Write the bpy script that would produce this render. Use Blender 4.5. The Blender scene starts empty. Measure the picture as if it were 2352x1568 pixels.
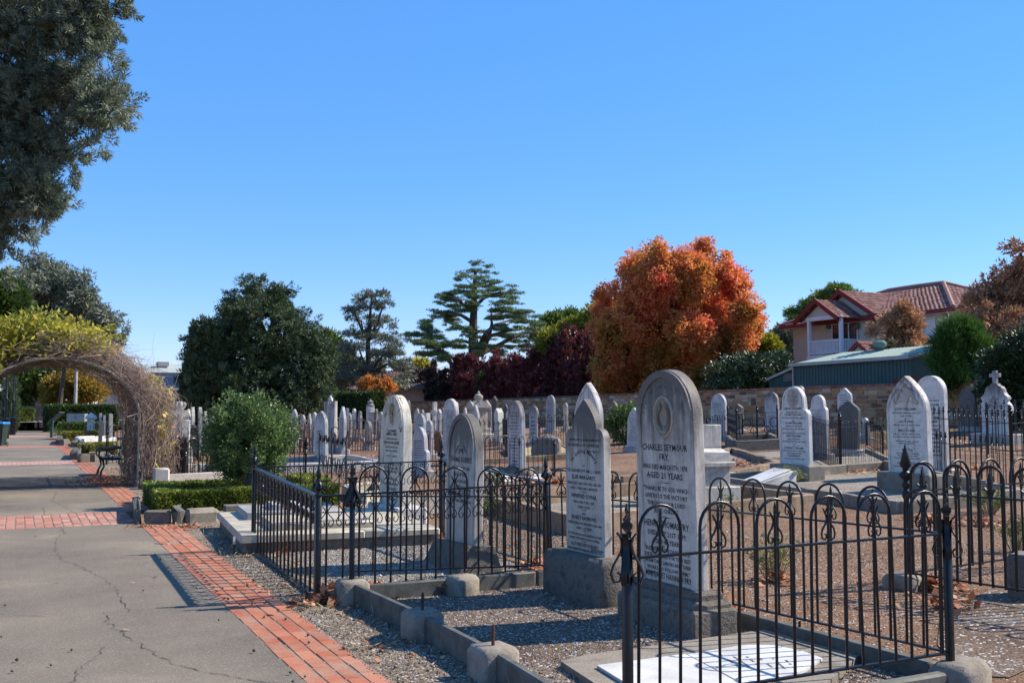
import bpy, math, random
import numpy as np
from mathutils import Vector, Matrix
rnd = random.Random(11)
rng = np.random.default_rng(11)
PI = math.pi
R = math.radians
sc = bpy.context.scene
C = sc.collection

# ------------------------------------------------------------------ camera, sky, sun, exposure
YAW, TILT, F, CX, CY, EYE = R(26.0), R(3.85), 2320.0, 1176.0, 784.0, 1.6
cam = bpy.data.objects.new('camera', bpy.data.cameras.new('camera'))
C.objects.link(cam)
cam.data.sensor_width = 36.0
cam.data.lens = 36.0 * F / 2352.0
cam.data.clip_end = 3000
cam.location = (0, 0, EYE)
cam.rotation_euler = (PI / 2 + TILT, 0, -YAW)
sc.camera = cam

SUN_AZ, SUN_EL = R(101.0), R(41.0)          # azimuth clockwise from +Y (the way the path runs)
world = bpy.data.worlds.new("World")
sc.world = world
world.use_nodes = True
wn = world.node_tree
bg = wn.nodes['Background']
sky = wn.nodes.new('ShaderNodeTexSky')
sky.sky_type = 'NISHITA'
sky.sun_disc = False
sky.sun_elevation = SUN_EL
sky.sun_rotation = SUN_AZ
sky.altitude = 0
sky.air_density = 1.0
sky.dust_density = 0.0
sky.ozone_density = 4.0
hs = wn.nodes.new('ShaderNodeHueSaturation')
hs.inputs['Saturation'].default_value = 1.32
gm = wn.nodes.new('ShaderNodeGamma')
gm.inputs['Gamma'].default_value = 1.0
wn.links.new(sky.outputs[0], gm.inputs['Color'])
wn.links.new(gm.outputs[0], hs.inputs['Color'])
wb = wn.nodes.new('ShaderNodeMix'); wb.data_type = 'RGBA'; wb.blend_type = 'MULTIPLY'; wb.inputs[0].default_value = 1.0
wb.inputs[7].default_value = (1.15, .99, 1.02, 1)
wn.links.new(hs.outputs[0], wb.inputs[6])
even = wn.nodes.new('ShaderNodeMix'); even.data_type = 'RGBA'   # an even, clear autumn azure under the scattering model
even.inputs[0].default_value = 0.5
even.inputs[7].default_value = (0.85, 2.15, 5.1, 1)
wn.links.new(wb.outputs[2], even.inputs[6])
wn.links.new(even.outputs[2], bg.inputs['Color'])
bg.inputs['Strength'].default_value = 0.128
sun = bpy.data.objects.new('sun', bpy.data.lights.new('sun', 'SUN'))
C.objects.link(sun)
sun.data.energy = 5.0
sun.data.angle = R(0.53)
sun.data.color = (1.0, 0.91, 0.77)
sdir = Vector((math.sin(SUN_AZ) * math.cos(SUN_EL), math.cos(SUN_AZ) * math.cos(SUN_EL), math.sin(SUN_EL)))
sun.rotation_euler = sdir.to_track_quat('Z', 'Y').to_euler()
sun.location = (30, -5, 40)
sc.view_settings.view_transform = 'Standard'
sc.view_settings.look = 'None'
sc.view_settings.gamma = 1
sc.view_settings.use_curve_mapping = False
sc.view_settings.exposure = 0.72
sc.cycles.max_bounces = 6
sc.cycles.transparent_max_bounces = 4

# ------------------------------------------------------------------ surveying helpers
# The photograph was measured on a 2352 x 1568 grid; these turn a measured point plus its
# distance into a place on the ground (X across the path, Y along it).
def gz(X, Y):
    t = X - 11.0
    if t <= 0: return 0.0
    if t < 4: return 0.045 * t * t / 8
    return min(0.045 * (t - 2), 1.6)
def ray(u, v):
    b = -(v - CY)
    fw = F * math.cos(TILT) - b * math.sin(TILT)
    return (u - CX) / fw, (F * math.sin(TILT) + b * math.cos(TILT)) / fw
def W(u, v, d):
    r, up = ray(u, v)
    x = r * d
    return Vector((x * math.cos(YAW) + d * math.sin(YAW), -x * math.sin(YAW) + d * math.cos(YAW), EYE + up * d))
def B(u, d, z=0.0):
    """ground point seen at column u, d metres ahead"""
    p = W(u, 1000, d)
    return Vector((p.x, p.y, gz(p.x, p.y) + z))
def G(u, v, z=0.0):
    lo, hi = 1.5, 400.0
    for _ in range(60):
        m = (lo + hi) / 2
        p = W(u, v, m)
        if p.z > gz(p.x, p.y) + z: lo = m
        else: hi = m
    p = W(u, v, lo)
    return Vector((p.x, p.y, gz(p.x, p.y) + z))
def depth(p): return p.x * math.sin(YAW) + p.y * math.cos(YAW)
def zat(u, v, d): return W(u, v, d).z

# ------------------------------------------------------------------ mesh helpers
class MB:
    def __init__(self): self.v, self.f, self.m = [], [], []
    def add(self, vs, fs, mi=0):
        o = len(self.v)
        self.v += [tuple(p) for p in vs]
        self.f += [tuple(i + o for i in q) for q in fs]
        self.m += [mi] * len(fs)
        return self
    def box(self, x0, x1, y0, y1, z0, z1, mi=0, b=0.0, M=None):
        if b <= 0:
            vs = [(x0, y0, z0), (x1, y0, z0), (x1, y1, z0), (x0, y1, z0), (x0, y0, z1), (x1, y0, z1), (x1, y1, z1), (x0, y1, z1)]
            fs = [(3, 2, 1, 0), (4, 5, 6, 7), (0, 1, 5, 4), (1, 2, 6, 5), (2, 3, 7, 6), (3, 0, 4, 7)]
        else:
            def ring(e, z): return [(x0 + e, y0 + b, z), (x0 + b, y0 + e, z), (x1 - b, y0 + e, z), (x1 - e, y0 + b, z), (x1 - e, y1 - b, z), (x1 - b, y1 - e, z), (x0 + b, y1 - e, z), (x0 + e, y1 - b, z)]
            vs = ring(0, z0) + ring(0, z1 - b) + ring(b * .999, z1)
            fs = [tuple(range(7, -1, -1)), tuple(range(16, 24))]
            for k in (0, 8):
                fs += [(k + i, k + (i + 1) % 8, k + 8 + (i + 1) % 8, k + 8 + i) for i in range(8)]
        if M is not None: vs = [M @ Vector(p) for p in vs]
        return self.add(vs, fs, mi)
    def tube(self, pts, r, n=6, mi=0, cap=True, flat=None):
        """round (or flat strap: flat=(half width, half thickness, width axis)) bar along a polyline"""
        pts = [Vector(p) for p in pts]
        k = len(pts)
        rs = r if isinstance(r, (list, tuple)) else [r] * k
        prev = None
        vs = []
        for i, p in enumerate(pts):
            t = (pts[min(i + 1, k - 1)] - pts[max(i - 1, 0)])
            t = t.normalized() if t.length > 1e-9 else Vector((0, 0, 1))
            if prev is None:
                a = Vector((0, 0, 1)) if abs(t.z) < .9 else Vector((0, 1, 0))
                nrm = (a - t * a.dot(t)).normalized()
            else:
                nrm = prev - t * prev.dot(t)
                nrm = nrm.normalized() if nrm.length > 1e-6 else t.orthogonal().normalized()
            prev = nrm
            bn = t.cross(nrm)
            if flat:
                wv = Vector(flat[2]); tv = t.cross(wv)
                tv = tv.normalized() if tv.length > 1e-6 else bn
                s = rs[i]
                for a, c in ((1, 1), (-1, 1), (-1, -1), (1, -1)):
                    vs.append(p + wv * flat[0] * s * a + tv * flat[1] * c)
            else:
                for j in range(n):
                    q = 2 * PI * j / n
                    vs.append(p + (nrm * math.cos(q) + bn * math.sin(q)) * rs[i])
        if flat: n = 4
        fs = []
        for i in range(k - 1):
            for j in range(n):
                a, b2 = i * n + j, i * n + (j + 1) % n
                fs.append((a, b2, b2 + n, a + n))
        if cap:
            fs.append(tuple(range(n - 1, -1, -1)))
            fs.append(tuple((k - 1) * n + j for j in range(n)))
        return self.add(vs, fs, mi)
    def lathe(self, prof, n=12, c=(0, 0, 0), mi=0, sx=1, sy=1):
        vs = []
        for r, z in prof:
            for j in range(n):
                q = 2 * PI * (j + .5) / n
                vs.append((c[0] + r * sx * math.cos(q), c[1] + r * sy * math.sin(q), c[2] + z))
        fs = []
        for i in range(len(prof) - 1):
            for j in range(n):
                a, b2 = i * n + j, i * n + (j + 1) % n
                fs.append((a, b2, b2 + n, a + n))
        fs.append(tuple(range(n - 1, -1, -1)))
        fs.append(tuple((len(prof) - 1) * n + j for j in range(n)))
        return self.add(vs, fs, mi)
    def prism(self, out, y0, y1, b=0.0, mi=0):
        """outline in x,z pushed from y0 (front) to y1 with an eased front and back edge"""
        n = len(out)
        cx = sum(p[0] for p in out) / n
        cz = sum(p[1] for p in out) / n
        w = max(p[0] for p in out) - min(p[0] for p in out)
        h = max(p[1] for p in out) - min(p[1] for p in out)
        zmin = min(p[1] for p in out)
        def inset(e): return [((x) * (1 - 2 * e / w), zmin + (z - zmin) * (1 - e / h)) for x, z in out]
        rings = [(inset(b), y0), (out, y0 + b), (out, y1 - b), (inset(b), y1)] if b > 0 else [(out, y0), (out, y1)]
        vs = [(x, y, z) for o, y in rings for x, z in o]
        fs = [tuple(range(n - 1, -1, -1)), tuple((len(rings) - 1) * n + j for j in range(n))]
        for k in range(len(rings) - 1):
            fs += [(k * n + j, k * n + (j + 1) % n, (k + 1) * n + (j + 1) % n, (k + 1) * n + j) for j in range(n)]
        return self.add(vs, fs, mi)
    def ringprism(self, out, inn, y0, y1, mi=0):
        n = len(out)
        vs = [(x, y0, z) for x, z in out] + [(x, y0, z) for x, z in inn] + [(x, y1, z) for x, z in out] + [(x, y1, z) for x, z in inn]
        fs = []
        for j in range(n - 1):
            k = j + 1
            fs += [(j, k, n + k, n + j), (n + j, n + k, 3 * n + k, 3 * n + j), (k, j, 2 * n + j, 2 * n + k)]
        return self.add(vs, fs, mi)
    def poly(self, pts, z0, z1, mi=0):
        n = len(pts)
        vs = [(p[0], p[1], (p[2] if len(p) > 2 else 0) + z0) for p in pts] + [(p[0], p[1], (p[2] if len(p) > 2 else 0) + z1) for p in pts]
        fs = [tuple(range(n - 1, -1, -1)), tuple(range(n, 2 * n))] + [(j, (j + 1) % n, n + (j + 1) % n, n + j) for j in range(n)]
        return self.add(vs, fs, mi)
    def mesh(self, name, mats, smooth=40):
        me = bpy.data.meshes.new(name)
        me.from_pydata(self.v, [], self.f)
        mats = mats if isinstance(mats, (list, tuple)) else [mats]
        for m in mats: me.materials.append(m)
        if len(mats) > 1: me.polygons.foreach_set('material_index', self.m)
        if smooth:
            me.polygons.foreach_set('use_smooth', [True] * len(self.f))
            try: me.set_sharp_from_angle(angle=R(smooth))
            except Exception: pass
        me.update()
        return me
    def build(self, name, mats, parent=None, loc=(0, 0, 0), rz=0.0, smooth=40):
        return ob(name, self.mesh(name, mats, smooth), parent, loc, rz)

def ob(name, me, parent=None, loc=(0, 0, 0), rz=0.0, scale=None):
    o = bpy.data.objects.new(name, me)
    C.objects.link(o)
    o.location = loc
    if isinstance(rz, (tuple, list)): o.rotation_euler = rz
    elif rz: o.rotation_euler = (0, 0, rz)
    if scale is not None: o.scale = scale
    if parent is not None: o.parent = parent
    return o
def tag(o, label=None, cat=None, group=None, kind=None):
    if label: o['label'] = label
    if cat: o['category'] = cat
    if group: o['group'] = group
    if kind: o['kind'] = kind
    return o
def thing(name, label, cat, loc=(0, 0, 0), rz=0.0, group=None):
    o = ob(name, None, None, loc, rz)
    o.empty_display_size = .2
    return tag(o, label, cat, group)

# ------------------------------------------------------------------ material helpers
def mat(name):
    m = bpy.data.materials.new(name)
    m.use_nodes = True
    nt = m.node_tree
    return m, nt, nt.nodes['Principled BSDF']
def N(nt, t, **kw):
    n = nt.nodes.new(t)
    for k, v in kw.items():
        if k in n.inputs: n.inputs[k].default_value = v
        else: setattr(n, k, v)
    return n
def L(nt, a, b): nt.links.new(a, b)
def ramp(nt, fac, stops):
    r = N(nt, 'ShaderNodeValToRGB')
    e = r.color_ramp.elements
    while len(e) < len(stops): e.new(0.5)
    for x, (p, c) in zip(e, stops):
        x.position = p
        x.color = (*c, 1) if len(c) == 3 else c
    if fac is not None: L(nt, fac, r.inputs[0])
    return r
def noise(nt, co, scale, detail=4, rough=.55, dist=0):
    n = N(nt, 'ShaderNodeTexNoise')
    n.inputs['Scale'].default_value = scale
    n.inputs['Detail'].default_value = detail
    n.inputs['Roughness'].default_value = rough
    n.inputs['Distortion'].default_value = dist
    if co is not None: L(nt, co, n.inputs['Vector'])
    return n
def mix(nt, fac, a, b, mode='MIX'):
    m = N(nt, 'ShaderNodeMix', data_type='RGBA', blend_type=mode)
    for sock, val in ((m.inputs[0], fac), (m.inputs[6], a), (m.inputs[7], b)):
        if hasattr(val, 'is_linked') or hasattr(val, 'links'): L(nt, val, sock)
        elif isinstance(val, (int, float)): sock.default_value = val
        else: sock.default_value = (*val, 1)
    return m.outputs[2]
def math_(nt, op, a, b=0.0, clamp=False):
    m = N(nt, 'ShaderNodeMath', operation=op, use_clamp=clamp)
    for sock, val in ((m.inputs[0], a), (m.inputs[1], b)):
        if hasattr(val, 'links'): L(nt, val, sock)
        else: sock.default_value = val
    return m.outputs[0]
def bump(nt, bs, h, strength=.4, dist=.01):
    b = N(nt, 'ShaderNodeBump')
    b.inputs['Strength'].default_value = strength
    b.inputs['Distance'].default_value = dist
    L(nt, h, b.inputs['Height'])
    L(nt, b.outputs[0], bs.inputs['Normal'])
def coords(nt, which='Object'):
    return N(nt, 'ShaderNodeTexCoord').outputs[which]
def wpos(nt): return N(nt, 'ShaderNodeNewGeometry').outputs['Position']

def two_tone(name, c1, c2, scale=6, rough=.8, bs_scale=60, bstr=.35, bdist=.004, spec=.3, c3=None, metal=0, obvar=0.0):
    m, nt, bs = mat(name)
    co = wpos(nt)
    n1 = noise(nt, co, scale, 5, .6)
    st = [(.35, c1), (.62, c2)] if c3 is None else [(.3, c1), (.5, c2), (.7, c3)]
    col = ramp(nt, n1.outputs[0], st).outputs[0]
    n2 = noise(nt, co, bs_scale, 4, .6)
    col = mix(nt, .35, col, ramp(nt, n2.outputs[0], [(.3, (.45, .45, .45)), (.7, (1, 1, 1))]).outputs[0], 'MULTIPLY')
    if obvar:
        rn = N(nt, 'ShaderNodeObjectInfo').outputs['Random']
        col = mix(nt, 1.0, col, ramp(nt, rn, [(0, (1 - obvar,) * 3), (1, (1 + obvar * .5,) * 3)]).outputs[0], 'MULTIPLY')
    L(nt, col, bs.inputs['Base Color'])
    bs.inputs['Roughness'].default_value = rough
    bs.inputs['Specular IOR Level'].default_value = spec
    bs.inputs['Metallic'].default_value = metal
    if bstr: bump(nt, bs, n2.outputs[0], bstr, bdist)
    return m
def leafmat(name, stops, rough=.5, trans=.25, spec=.3):
    m, nt, bs = mat(name)
    at = N(nt, 'ShaderNodeAttribute', attribute_name='tone')
    col = ramp(nt, at.outputs['Fac'], stops).outputs[0]
    L(nt, col, bs.inputs['Base Color'])
    bs.inputs['Roughness'].default_value = rough
    bs.inputs['Specular IOR Level'].default_value = spec
    if trans:
        tr = N(nt, 'ShaderNodeBsdfTranslucent')
        L(nt, col, tr.inputs['Color'])
        mx = N(nt, 'ShaderNodeMixShader')
        mx.inputs[0].default_value = trans
        L(nt, bs.outputs[0], mx.inputs[1])
        L(nt, tr.outputs[0], mx.inputs[2])
        L(nt, mx.outputs[0], nt.nodes['Material Output'].inputs['Surface'])
    return m

# ------------------------------------------------------------------ materials
def make_stone():
    m, nt, bs = mat('weathered_stone')
    oi = N(nt, 'ShaderNodeObjectInfo')
    co = coords(nt)
    gen = coords(nt, 'Generated')
    sep = N(nt, 'ShaderNodeSeparateXYZ'); L(nt, gen, sep.inputs[0])
    off = N(nt, 'ShaderNodeVectorMath', operation='ADD')
    cmb = N(nt, 'ShaderNodeCombineXYZ')
    r10 = math_(nt, 'MULTIPLY', oi.outputs['Random'], 37.0)
    for k in range(3): L(nt, r10, cmb.inputs[k])
    L(nt, co, off.inputs[0]); L(nt, cmb.outputs[0], off.inputs[1])
    co = off.outputs[0]
    veins = noise(nt, co, 3.5, 6, .65, 1.2)
    fine = noise(nt, co, 45, 5, .7)
    mp = N(nt, 'ShaderNodeMapping'); mp.inputs['Scale'].default_value = (9, 9, 1.1); L(nt, co, mp.inputs[0])
    streak = noise(nt, mp.outputs[0], 1.6, 5, .65)
    col = mix(nt, 1.0, oi.outputs['Color'], ramp(nt, veins.outputs[0], [(.32, (.62, .60, .58)), (.5, (.9, .87, .83)), (.66, (1, .98, .95))]).outputs[0], 'MULTIPLY')
    col = mix(nt, 1.0, col, ramp(nt, fine.outputs[0], [(.3, (.8, .79, .77)), (.65, (1.04, 1.04, 1.04))]).outputs[0], 'MULTIPLY')
    # lichen and soot: streaks that start at the top of the stone
    up = ramp(nt, sep.outputs[2], [(.25, (0, 0, 0)), (.62, (.25,) * 3), (1, (1, 1, 1))]).outputs[0]
    a = math_(nt, 'MULTIPLY', oi.outputs['Alpha'], 0.78)
    mask = math_(nt, 'ADD', math_(nt, 'MULTIPLY', up, a), math_(nt, 'MULTIPLY', math_(nt, 'SUBTRACT', streak.outputs[0], .5), 1.3))
    mask = math_(nt, 'ADD', mask, math_(nt, 'MULTIPLY', math_(nt, 'SUBTRACT', fine.outputs[0], .5), .45))
    mk = ramp(nt, mask, [(.14, (0, 0, 0)), (.30, (.35,) * 3), (.60, (1, 1, 1))]).outputs[0]
    mk2 = math_(nt, 'MULTIPLY', mk, .82)
    col = mix(nt, mk2, col, (.052, .045, .039))
    L(nt, col, bs.inputs['Base Color'])
    bs.inputs['Roughness'].default_value = .62
    bs.inputs['Specular IOR Level'].default_value = .3
    bump(nt, bs, fine.outputs[0], .3, .006)
    return m
STONE = make_stone()
def make_iron(name, c1, c2, rough, rust):
    m, nt, bs = mat(name)
    co = wpos(nt)
    n1 = noise(nt, co, 14, 5, .65)
    n2 = noise(nt, co, 160, 3, .6)
    rm = ramp(nt, n1.outputs[0], [(.62 - rust * .4, (0, 0, 0)), (.75 - rust * .4, (1, 1, 1))]).outputs[0]
    col = mix(nt, math_(nt, 'MULTIPLY', rm, .85 if rust > .3 else .5), c1, c2)
    L(nt, col, bs.inputs['Base Color'])
    L(nt, ramp(nt, rm, [(0, (rough,) * 3), (1, (.8,) * 3)]).outputs[0], bs.inputs['Roughness'])
    bs.inputs['Specular IOR Level'].default_value = .38
    bump(nt, bs, n2.outputs[0], .5, .002)
    return m
IRON = make_iron('painted_iron', (.005, .0058, .0075), (.018, .014, .012), .32, .10)
IRON2 = make_iron('old_iron', (.010, .010, .010), (.04, .027, .02), .45, .25)
RUST = make_iron('rusted_iron', (.035, .019, .015), (.095, .040, .025), .75, .6)
GREYIRON = make_iron('grey_iron', (.024, .028, .034), (.05, .04, .033), .45, .1)
SLATE = two_tone('slate', (.085, .085, .072), (.15, .145, .125), 7, .75, 40, .4, .005, obvar=.2)
CONC = two_tone('concrete', (.17, .14, .105), (.29, .25, .20), 5, .9, 55, .7, .010, c3=(.23, .19, .145), obvar=.15)
DARKSTONE = two_tone('old_plinth_stone', (.09, .075, .06), (.19, .165, .135), 9, .9, 45, .9, .012, c3=(.12, .1, .08), obvar=.15)
SANDST = two_tone('sandstone', (.18, .12, .08), (.30, .225, .155), 6, .9, 60, .6, .006, obvar=.3)
CREAM = two_tone('cream_marble', (.36, .315, .24), (.52, .46, .36), 4, .6, 50, .25, .004)
WHITEM = two_tone('white_marble', (.50, .48, .45), (.66, .65, .62), 3, .6, 70, .2, .003)
GRAN = two_tone('grey_granite', (.27, .28, .29), (.37, .38, .39), 40, .45, 120, .1, .002)
LETTER = two_tone('letter_black', (.03, .03, .03), (.05, .048, .045), 30, .7, 80, 0)
LETTERG = two_tone('letter_faded', (.10, .10, .10), (.17, .165, .16), 30, .7, 80, 0)
BARK = two_tone('bark', (.05, .038, .03), (.12, .095, .075), 8, .95, 25, .9, .03)
PALEBARK = two_tone('pale_bark', (.30, .27, .23), (.48, .44, .39), 3, .9, 20, .4, .02)
TWIG = two_tone('bare_twig', (.19, .135, .11), (.40, .31, .27), 9, .9, 60, .3, .003)
CORE = two_tone('hedge_core_shade', (.012, .014, .008), (.025, .026, .014), 6, 1, 20, .5, .02)  # near-black colour stands in for the shade deep inside the hedges

def make_brick(name, cols, dust=.8):
    m, nt, bs = mat(name)
    co = wpos(nt)
    rn = N(nt, 'ShaderNodeObjectInfo').outputs['Random']
    k = len(cols)
    col = ramp(nt, rn, [(i / (k - 1), c) for i, c in enumerate(cols)]).outputs[0]
    n1 = noise(nt, co, 3.0, 5, .65)
    n2 = noise(nt, co, 70, 5, .7)
    col = mix(nt, ramp(nt, n1.outputs[0], [(.42, (0, 0, 0)), (.68, (dust,) * 3)]).outputs[0], col, (.36, .24, .17))
    col = mix(nt, .5, col, ramp(nt, n2.outputs[0], [(.3, (.5, .5, .5)), (.65, (1.1, 1.1, 1.1))]).outputs[0], 'MULTIPLY')
    L(nt, col, bs.inputs['Base Color'])
    bs.inputs['Roughness'].default_value = .9
    bs.inputs['Specular IOR Level'].default_value = .2
    bump(nt, bs, n2.outputs[0], .5, .004)
    return m
BRICK = make_brick('red_paver', [(.37, .115, .06), (.44, .15, .08), (.32, .10, .058), (.46, .19, .115), (.40, .13, .07)])
BANDBRICK = make_brick('old_red_brick', [(.38, .12, .085), (.46, .20, .155), (.30, .10, .08), (.52, .30, .25), (.40, .15, .11)])

def make_asphalt():
    m, nt, bs = mat('asphalt')
    co = wpos(nt)
    a = noise(nt, co, .45, 4, .6)
    b = noise(nt, co, 140, 3, .75)
    c = noise(nt, co, 2.2, 5, .6)
    vor = N(nt, 'ShaderNodeTexVoronoi'); vor.inputs['Scale'].default_value = 150; L(nt, co, vor.inputs['Vector'])
    col = ramp(nt, a.outputs[0], [(.30, (.132, .112, .089)), (.44, (.178, .150, .118)), (.56, (.205, .172, .131)), (.68, (.275, .228, .168))]).outputs[0]
    col = mix(nt, .3, col, ramp(nt, c.outputs[0], [(.3, (.6, .58, .55)), (.7, (1.12, 1.1, 1.06))]).outputs[0], 'MULTIPLY')
    col = mix(nt, .75, col, ramp(nt, b.outputs[0], [(.33, (.45, .45, .45)), (.6, (1.1, 1.1, 1.1)), (.75, (1.7, 1.65, 1.55))]).outputs[0], 'MULTIPLY')
    sepc = N(nt, 'ShaderNodeSeparateColor'); L(nt, vor.outputs['Color'], sepc.inputs[0])
    fl = math_(nt, 'MULTIPLY', math_(nt, 'GREATER_THAN', sepc.outputs[0], .955), .4)
    col = mix(nt, fl, col, (.42, .40, .37))
    L(nt, col, bs.inputs['Base Color'])
    bs.inputs['Roughness'].default_value = .85
    bs.inputs['Specular IOR Level'].default_value = .25
    bump(nt, bs, b.outputs[0], .55, .006)
    return m
ASPHALT = make_asphalt()
def make_soil(name, cols, scale=1.0, flecks=.93, fleckcol=(.55, .52, .48), vs=75):
    m, nt, bs = mat(name)
    co = wpos(nt)
    a = noise(nt, co, .55 * scale, 5, .62)
    b = noise(nt, co, 55, 4, .75)
    vor = N(nt, 'ShaderNodeTexVoronoi'); vor.inputs['Scale'].default_value = vs; L(nt, co, vor.inputs['Vector'])
    sepc = N(nt, 'ShaderNodeSeparateColor'); L(nt, vor.outputs['Color'], sepc.inputs[0])
    col = ramp(nt, a.outputs[0], cols).outputs[0]
    col = mix(nt, .8, col, ramp(nt, sepc.outputs[1], [(0, (.5, .48, .46)), (.5, (.95, .95, .95)), (1, (1.5, 1.47, 1.42))]).outputs[0], 'MULTIPLY')
    col = mix(nt, .5, col, ramp(nt, b.outputs[0], [(.3, (.45, .45, .45)), (.65, (1.15, 1.15, 1.15))]).outputs[0], 'MULTIPLY')
    col = mix(nt, math_(nt, 'GREATER_THAN', sepc.outputs[0], flecks), col, fleckcol)
    L(nt, col, bs.inputs['Base Color'])
    bs.inputs['Roughness'].default_value = .95
    bs.inputs['Specular IOR Level'].default_value = .15
    h = math_(nt, 'ADD', math_(nt, 'MULTIPLY', vor.outputs['Distance'], -1.0), b.outputs[0])
    bump(nt, bs, h, .7, .012)
    return m
SOIL = make_soil('brown_soil', [(.3, (.14, .075, .043)), (.5, (.20, .115, .068)), (.64, (.225, .14, .09)), (.78, (.25, .185, .135))], 1.0, .962)
VERGE = make_soil('dusty_verge', [(.3, (.14, .105, .075)), (.5, (.21, .165, .12)), (.7, (.27, .22, .165))], 3.0, .95)
GRAVEL = make_soil('grey_gravel', [(.3, (.175, .145, .11)), (.5, (.24, .205, .165)), (.7, (.30, .265, .225))], 2.0, .95, (.5, .48, .45), 60)
MULCH = make_soil('brown_gravel', [(.3, (.11, .07, .048)), (.5, (.165, .115, .082)), (.7, (.22, .18, .145))], 2.5, .93, (.55, .53, .5), 60)
WHITEPEB = make_soil('white_pebbles', [(.3, (.6, .6, .6)), (.7, (.75, .75, .75))], 2.0, .9, (.8, .8, .8), 30)
STRAW = make_soil('dry_grass', [(.3, (.38, .28, .13)), (.7, (.50, .39, .20))], 2.0, .9, (.5, .42, .28), 60)

DEADLEAF = leafmat('dead_leaf', [(0, (.16, .06, .03)), (.35, (.32, .11, .05)), (.7, (.46, .19, .09)), (1, (.52, .31, .17))], .7, .15)
STRAWM = leafmat('dry_stalk', [(0, (.26, .19, .10)), (1, (.48, .40, .26))], .8, .1)

# ------------------------------------------------------------------ foliage helpers
def leaf_mesh(name, P, D, Nn, ln, wd, tone, m, K=4):
    """one leaf per row: a diamond, or a single triangle (K=3) for small or far leaves. P base points, D directions, Nn side hints (all n x 3)"""
    n = len(P)
    D = D / (np.linalg.norm(D, axis=1, keepdims=True) + 1e-9)
    S = np.cross(D, Nn)
    S /= (np.linalg.norm(S, axis=1, keepdims=True) + 1e-9)
    ln = np.broadcast_to(np.asarray(ln, float), (n,))[:, None]
    wd = np.broadcast_to(np.asarray(wd, float), (n,))[:, None]
    v = np.empty((n, K, 3), np.float32)
    if K == 4:
        v[:, 0] = P
        v[:, 1] = P + D * ln * .45 + S * wd * .5
        v[:, 2] = P + D * ln
        v[:, 3] = P + D * ln * .45 - S * wd * .5
    else:
        v[:, 0] = P + S * wd * .55
        v[:, 1] = P + D * ln + S * wd * .15 * np.sign(P[:, :1] % .02 - .01)
        v[:, 2] = P - S * wd * .55
    me = bpy.data.meshes.new(name)
    me.vertices.add(K * n)
    me.vertices.foreach_set('co', v.ravel())
    me.loops.add(K * n)
    me.loops.foreach_set('vertex_index', np.arange(K * n, dtype=np.int32))
    me.polygons.add(n)
    me.polygons.foreach_set('loop_start', np.arange(0, K * n, K, dtype=np.int32))
    me.polygons.foreach_set('loop_total', np.full(n, K, np.int32))
    me.update(calc_edges=True)
    a = me.attributes.new('tone', 'FLOAT', 'FACE')
    a.data.foreach_set('value', np.clip(np.broadcast_to(np.asarray(tone, np.float32), (n,)), 0, 1).astype(np.float32))
    me.materials.append(m)
    return me
def unit(n):
    v = rng.normal(size=(n, 3))
    return v / np.linalg.norm(v, axis=1, keepdims=True)
def crown_leaves(lobes, per_m3=None, clumps=100, clump_r=.5, per=80, shell=.65, ln=.12, wd=.06, up=.2, out=.7, flat=1.0, tone_fn=None):
    """lobes: (centre, radii). Leaf clumps sit through the lobes, mostly near their skin; gaps stay between clumps."""
    lob = [(np.array(c, float), np.array(r, float)) for c, r in lobes]
    wts = np.array([r[0] * r[2] + r[0] * r[1] * .3 for _, r in lob]); wts /= wts.sum()
    idx = rng.choice(len(lob), clumps, p=wts)
    cc = np.empty((clumps, 3)); od = np.empty((clumps, 3))
    u = unit(clumps)
    rad = 1 - (1 - shell) * rng.random(clumps) ** 1.3
    for i in range(clumps):
        c, r = lob[idx[i]]
        cc[i] = c + u[i] * r * rad[i]
        od[i] = u[i] / np.maximum(r, 1e-3); od[i] /= np.linalg.norm(od[i])
    n = clumps * per
    ci = np.repeat(np.arange(clumps), per)
    q = unit(n)
    rr = clump_r * rng.random(n) ** .45 * (.6 + .8 * rng.random(clumps))[ci]
    P = cc[ci] + q * rr[:, None] * np.array([1, 1, flat])
    Dv = q * .6 + od[ci] * out + np.array([0, 0, up]) + unit(n) * .5
    ctone = rng.random(clumps)
    tone = ctone[ci] * .6 + rng.random(n) * .4
    if tone_fn is not None: tone = tone_fn(P, tone)
    k = .6 + .8 * rng.random(n)
    return P, Dv, unit(n), ln * k, wd * k, tone
def px_lobes(lst, d, spread=.35, seed=3):
    """lobes measured in the photograph (u, v, half-width, half-height) set at distance d, staggered in depth"""
    rr = random.Random(seed)
    out = []
    mean = sum(l[0] for l in lst) / len(lst)
    span = (max(l[0] + l[2] for l in lst) - min(l[0] - l[2] for l in lst)) / 2 * d / F
    for l in lst:
        dd = d + rr.uniform(-1, 1) * span * spread
        s = dd / F
        c = W(l[0], l[1], dd)
        out.append(((c.x, c.y, c.z), (l[2] * s, max(l[2], l[3]) * s * .9, l[3] * s)))
    return out
def sublobes(lobes, n, r0, r1, flat=1.0, seed=1, inner=.55):
    """break big crown masses into many small tufts with gaps and shade between them"""
    r_ = np.random.default_rng(seed)
    w = np.array([l[1][0] * l[1][2] for l in lobes]); w = w / w.sum()
    out = []
    for i in r_.choice(len(lobes), n, p=w):
        c, r = lobes[i]
        v = r_.normal(size=3); v /= np.linalg.norm(v)
        k = inner + (.86 - inner) * r_.random() ** .5
        s = r_.uniform(r0, r1)
        out.append((tuple(np.array(c) + v * np.array(r) * k), (s * r_.uniform(.8, 1.3), s * r_.uniform(.8, 1.3), s * flat)))
    return out
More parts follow.
